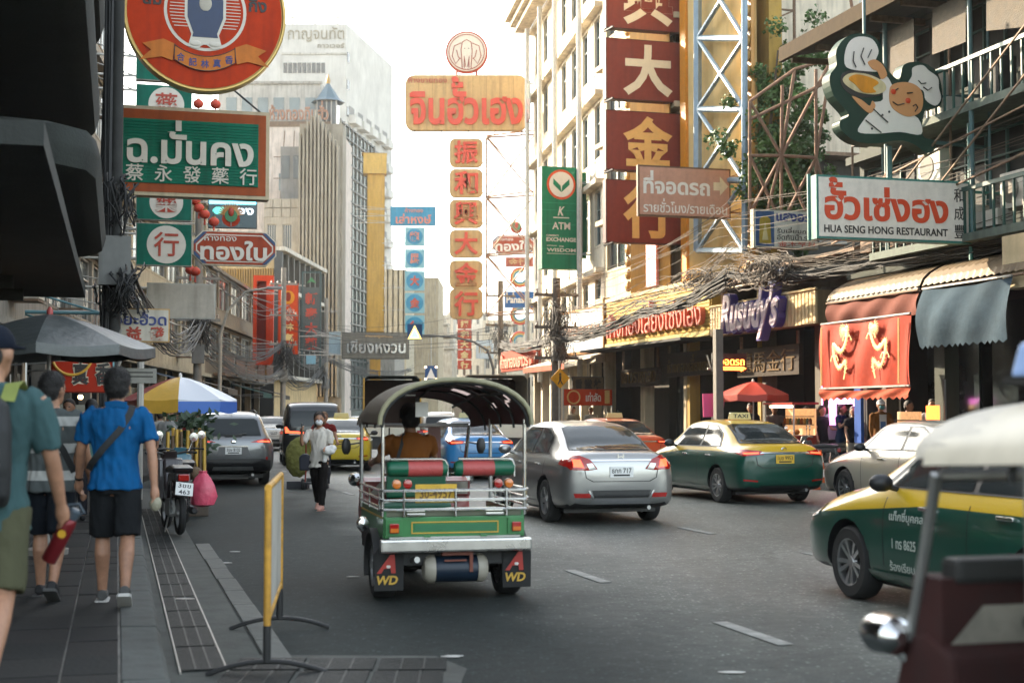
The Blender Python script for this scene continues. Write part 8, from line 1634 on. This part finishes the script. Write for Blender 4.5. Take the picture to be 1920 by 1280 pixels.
# ---- street light arm with lit crossing sign
p = px(925, 690, 66); t = thing('signal_mast', 'curved street mast carrying the lit blue crossing sign', 'mast', (p.x, p.y, 0), 0); zt = px(790, 627, 66).z; dx = px(778, 627, 66).x - p.x
MB().tube([(0, 0, 0), (0, 0, zt - 1.6), (-.25, 0, zt - .75), (-.9, 0, zt - .35), (dx * .5, 0, zt - .12), (dx, 0, zt)], [.09, .07, .06, .055, .05, .04], 8).build('curved_pole', mat('mast_grey', (.12, .12, .12), .5), t, True)
b = MB().box(-.34, .34, -.08, 0, 0, .72).build('blue_panel', pm('2a4a78'), t); b.location = (dx, -.06, zt - .25)
MB().prism([(-.33, .03), (.33, .03), (0, .68)], -.10, -.085).build('yellow_triangle', mat('tri_yellow', (.8, .55, .15), .5, var=0, emit=(1, .7, .2), estr=.4), b); MB().prism([(-.2, .1), (.2, .1), (0, .5)], -.115, -.101).build('cyan_figure', mat('cyan_lit', (.1, .6, .7), .4, var=0, emit=(.15, .8, .9), estr=.9), b)
p = px(808, 705, 95); t = thing('crossing_sign', 'small lit blue crossing sign hanging far above the trucks', 'sign', (p.x, p.y, p.z - .3), 0); MB().box(-.4, .4, 0, .1, 0, 1.0).build('blue_panel', pm('2a4a78'), t); MB().prism([(-.3, .15), (.3, .15), (0, .85)], -.02, -.002).build('white_triangle', WHITEP, t); MB().tube([(0, .1, 1), (0, .1, 3)], .04, 5).build('hanger', GALV, t)
for sx in (-1, 1):
    for z in (.1, .9): MB().ball((sx * .36, -.03, z), .07, 8, 6).build('warning_lamp', WARM, t)
# ---- left street lamp and camera post
p = Vector((-11.3, 55, 0)); t = thing('street_lamp', 'grey street lamp with curved arm before the gold building', 'street lamp', p, 0); MB().tube([(0, 0, 0), (0, 0, 4.6), (.3, 0, 5.6), (1.0, 0, 6.3), (1.9, 0, 6.45)], [.09, .07, .05, .045, .04], 8).build('curved_pole', GALV, t, True); MB().box(1.8, 2.4, -.12, .12, 6.38, 6.5).build('lamp_head', mat('lamp_grey', (.3, .3, .3), .4), t, bevel=.03)
p = px(263, 760, 24); t = thing('camera_post', 'white camera post with small notice board left of the beach parasol', 'post', (p.x, p.y, .14), SA); MB().tube([(0, 0, 0), (0, 0, 2.75)], .06, 8).build('pole', mat('post_white', (.5, .48, .44), .6, dirt=.3), t, True); MB().box(-.26, .26, -.08, -.065, 1.95, 2.2).build('notice_board', pm('9a9890'), t); MB().box(-.05, .14, -.3, .1, 2.72, 2.84).build('camera_housing', WHITEP, t, bevel=.015)
for z in (2.05, 2.12): MB().box(-.2, .2, -.084, -.081, z, z + .02).build('printed_line', INKK, t)
# ---- traffic cone, parked motorbikes
p = gnd(1538, 917); t = thing('traffic_cone', 'orange and white traffic cone right of the green taxi', 'traffic cone', (p.x, p.y, 0), 0); OR = mat('cone_orange', (.55, .10, .02), .5, var=.12)
MB().box(-.19, .19, -.19, .19, 0, .04).build('base', OR, t, bevel=.01)
for a, b, m in ((.04, .26, OR), (.26, .42, WHITEP), (.42, .56, OR), (.56, .70, WHITEP), (.70, .82, OR)): r0, r1 = .16 - .15 * a, .16 - .15 * b; MB().lathe([(r0, a), (r1, b)], 20, caps=True).build('band', m, t, True)
DB = mat('bike_black', (.015, .015, .017), .35, coat=.4)
for i, (x, yg, a, lb) in enumerate(((1575, 905, 60, 'black motorbike parked beside the traffic cone'), (1612, 900, 70, 'black motorbike parked below the woman in pale trousers'), (1540, 897, 55, 'dark motorbike parked behind the green taxi'))):
    p = gnd(x, yg); motorbike(lb, (p.x, p.y, 0), SA + rad(a), DB)
p = gnd(322, 930, .0); motorbike('dark red motorbike parked along the kerb before the grey crossover', (p.x - .1, p.y + 1.6, .02), SA + rad(-4), mat('bike_red', (1, 1, 1)))
p = gnd(300, 985, .15); motorbike('teal motorbike with round mirrors beyond the black step-through one', (p.x - .1, p.y + 1.9, .02), SA + rad(2), mat('bike_teal', (.05, .14, .18), .35, coat=.4))
# ---- vendor goods on the left pavement
p = px(350, 820, 22.0); t = thing('bamboo_bundle', 'bundle of gold and brown poles standing behind the black step-through motorbike', 'poles', (p.x, p.y, 0), SA)
for i in range(18): x = -.28 + (i % 9) * .07; y = (i // 9) * .08; MB().tube([(x, y, .45), (x + RND.uniform(-.02, .02), y, 1.28 + RND.uniform(-.05, .1))], .026, 7).build('pole', [mat('gold_pole', (.55, .33, .05), .5), mat('brown_pole', (.10, .06, .03), .6)][i % 2], t, True)
MB().box(-.34, .34, -.05, .2, 0, .5).build('tub', mat('tub_brown', (.07, .05, .035), .7), t, bevel=.02)
p = px(362, 800, 23.2); t = thing('potted_plant', 'dark leafy plant beside the bundle of poles', 'plant', (p.x, p.y, 0), 0); g = MB(); rl = random.Random(9)
for j in range(260):
    d = Vector((rl.gauss(0, .18), rl.gauss(0, .18), rl.uniform(.9, 1.55))); a = Vector((rl.gauss(0, 1), rl.gauss(0, 1), rl.gauss(.4, .6))).normalized(); b = a.orthogonal().normalized() * .25; s = .16; g.add([d, d + (a * .5 + b) * s, d + a * s, d + (a * .5 - b) * s], [(0, 1, 2, 3)])
o = g.build('foliage', mat('leaf_dark', (.025, .05, .02), .55, var=.3), t); o['kind'] = 'stuff'; MB().lathe([(.14, 0), (.2, .4), (.21, .42)], 14).build('pot', mat('pot_dark', (.05, .04, .035), .7), t, True); MB().tube([(0, 0, .4), (0, 0, 1.1)], .02, 6).build('stem', BK, t)
def stall(lb, p, yaw, m):
    t = thing('food_stall', lb, 'stall', p, yaw); MB().box(-.9, .9, -.35, .35, .55, .95).build('counter', m, t, bevel=.01); MB().box(-.85, .85, .2, .24, .95, 1.6).build('glass_case', PGLASS, t)
    for x in (-.85, .85):
        for y in (-.3, .3): MB().tube([(x, y, 0), (x, y, 2.2 if y > 0 else .6)], .022, 6).build('leg', STEEL, t)
    for k in range(6): MB().ball((-.7 + k * .28, -.1, 1.02), (.11, .1, .08), 9, 7).build('food_heap', [pm('8a5a2a'), pm('7a3a22'), pm('8a8040')][k % 3], t)
    for k in range(3): MB().ball((-.5 + k * .5, -.1, 1.75), .05, 8, 6).build('lit_bulb', WARM, t)
stall('stall with glass case and bulbs under the red 香 sign', st(17.4, -1.9, .155), SA, pm('6a5a48')); stall('stall with food heaps beyond the beach parasol', st(29.5, -1.2, .155), SA, pm('5a4a40'))
o = tag(MB().box(-.16, .16, -.16, .16, 0, .36).build('plastic_tub', mat('tub_teal', (.05, .2, .26), .5), None, bevel=.03), 'small teal tub on the road beside the grey crossover', 'tub'); p = gnd(398, 892); o.location = (p.x, p.y, 0)
# ---- hazy late-afternoon air
hz = bpy.data.materials.new('haze_air'); hz.use_nodes = True; n = hz.node_tree; n.nodes.remove(n.nodes['Principled BSDF']); v = n.nodes.new('ShaderNodeVolumePrincipled'); v.inputs['Color'].default_value = (.95, .93, .90, 1); v.inputs['Density'].default_value = .0003; v.inputs['Anisotropy'].default_value = .35
n.links.new(v.outputs[0], n.nodes['Material Output'].inputs['Volume'])
o = MB().box(-90, 90, -20, 330, -1, 70).build('haze', hz); stuff(o)
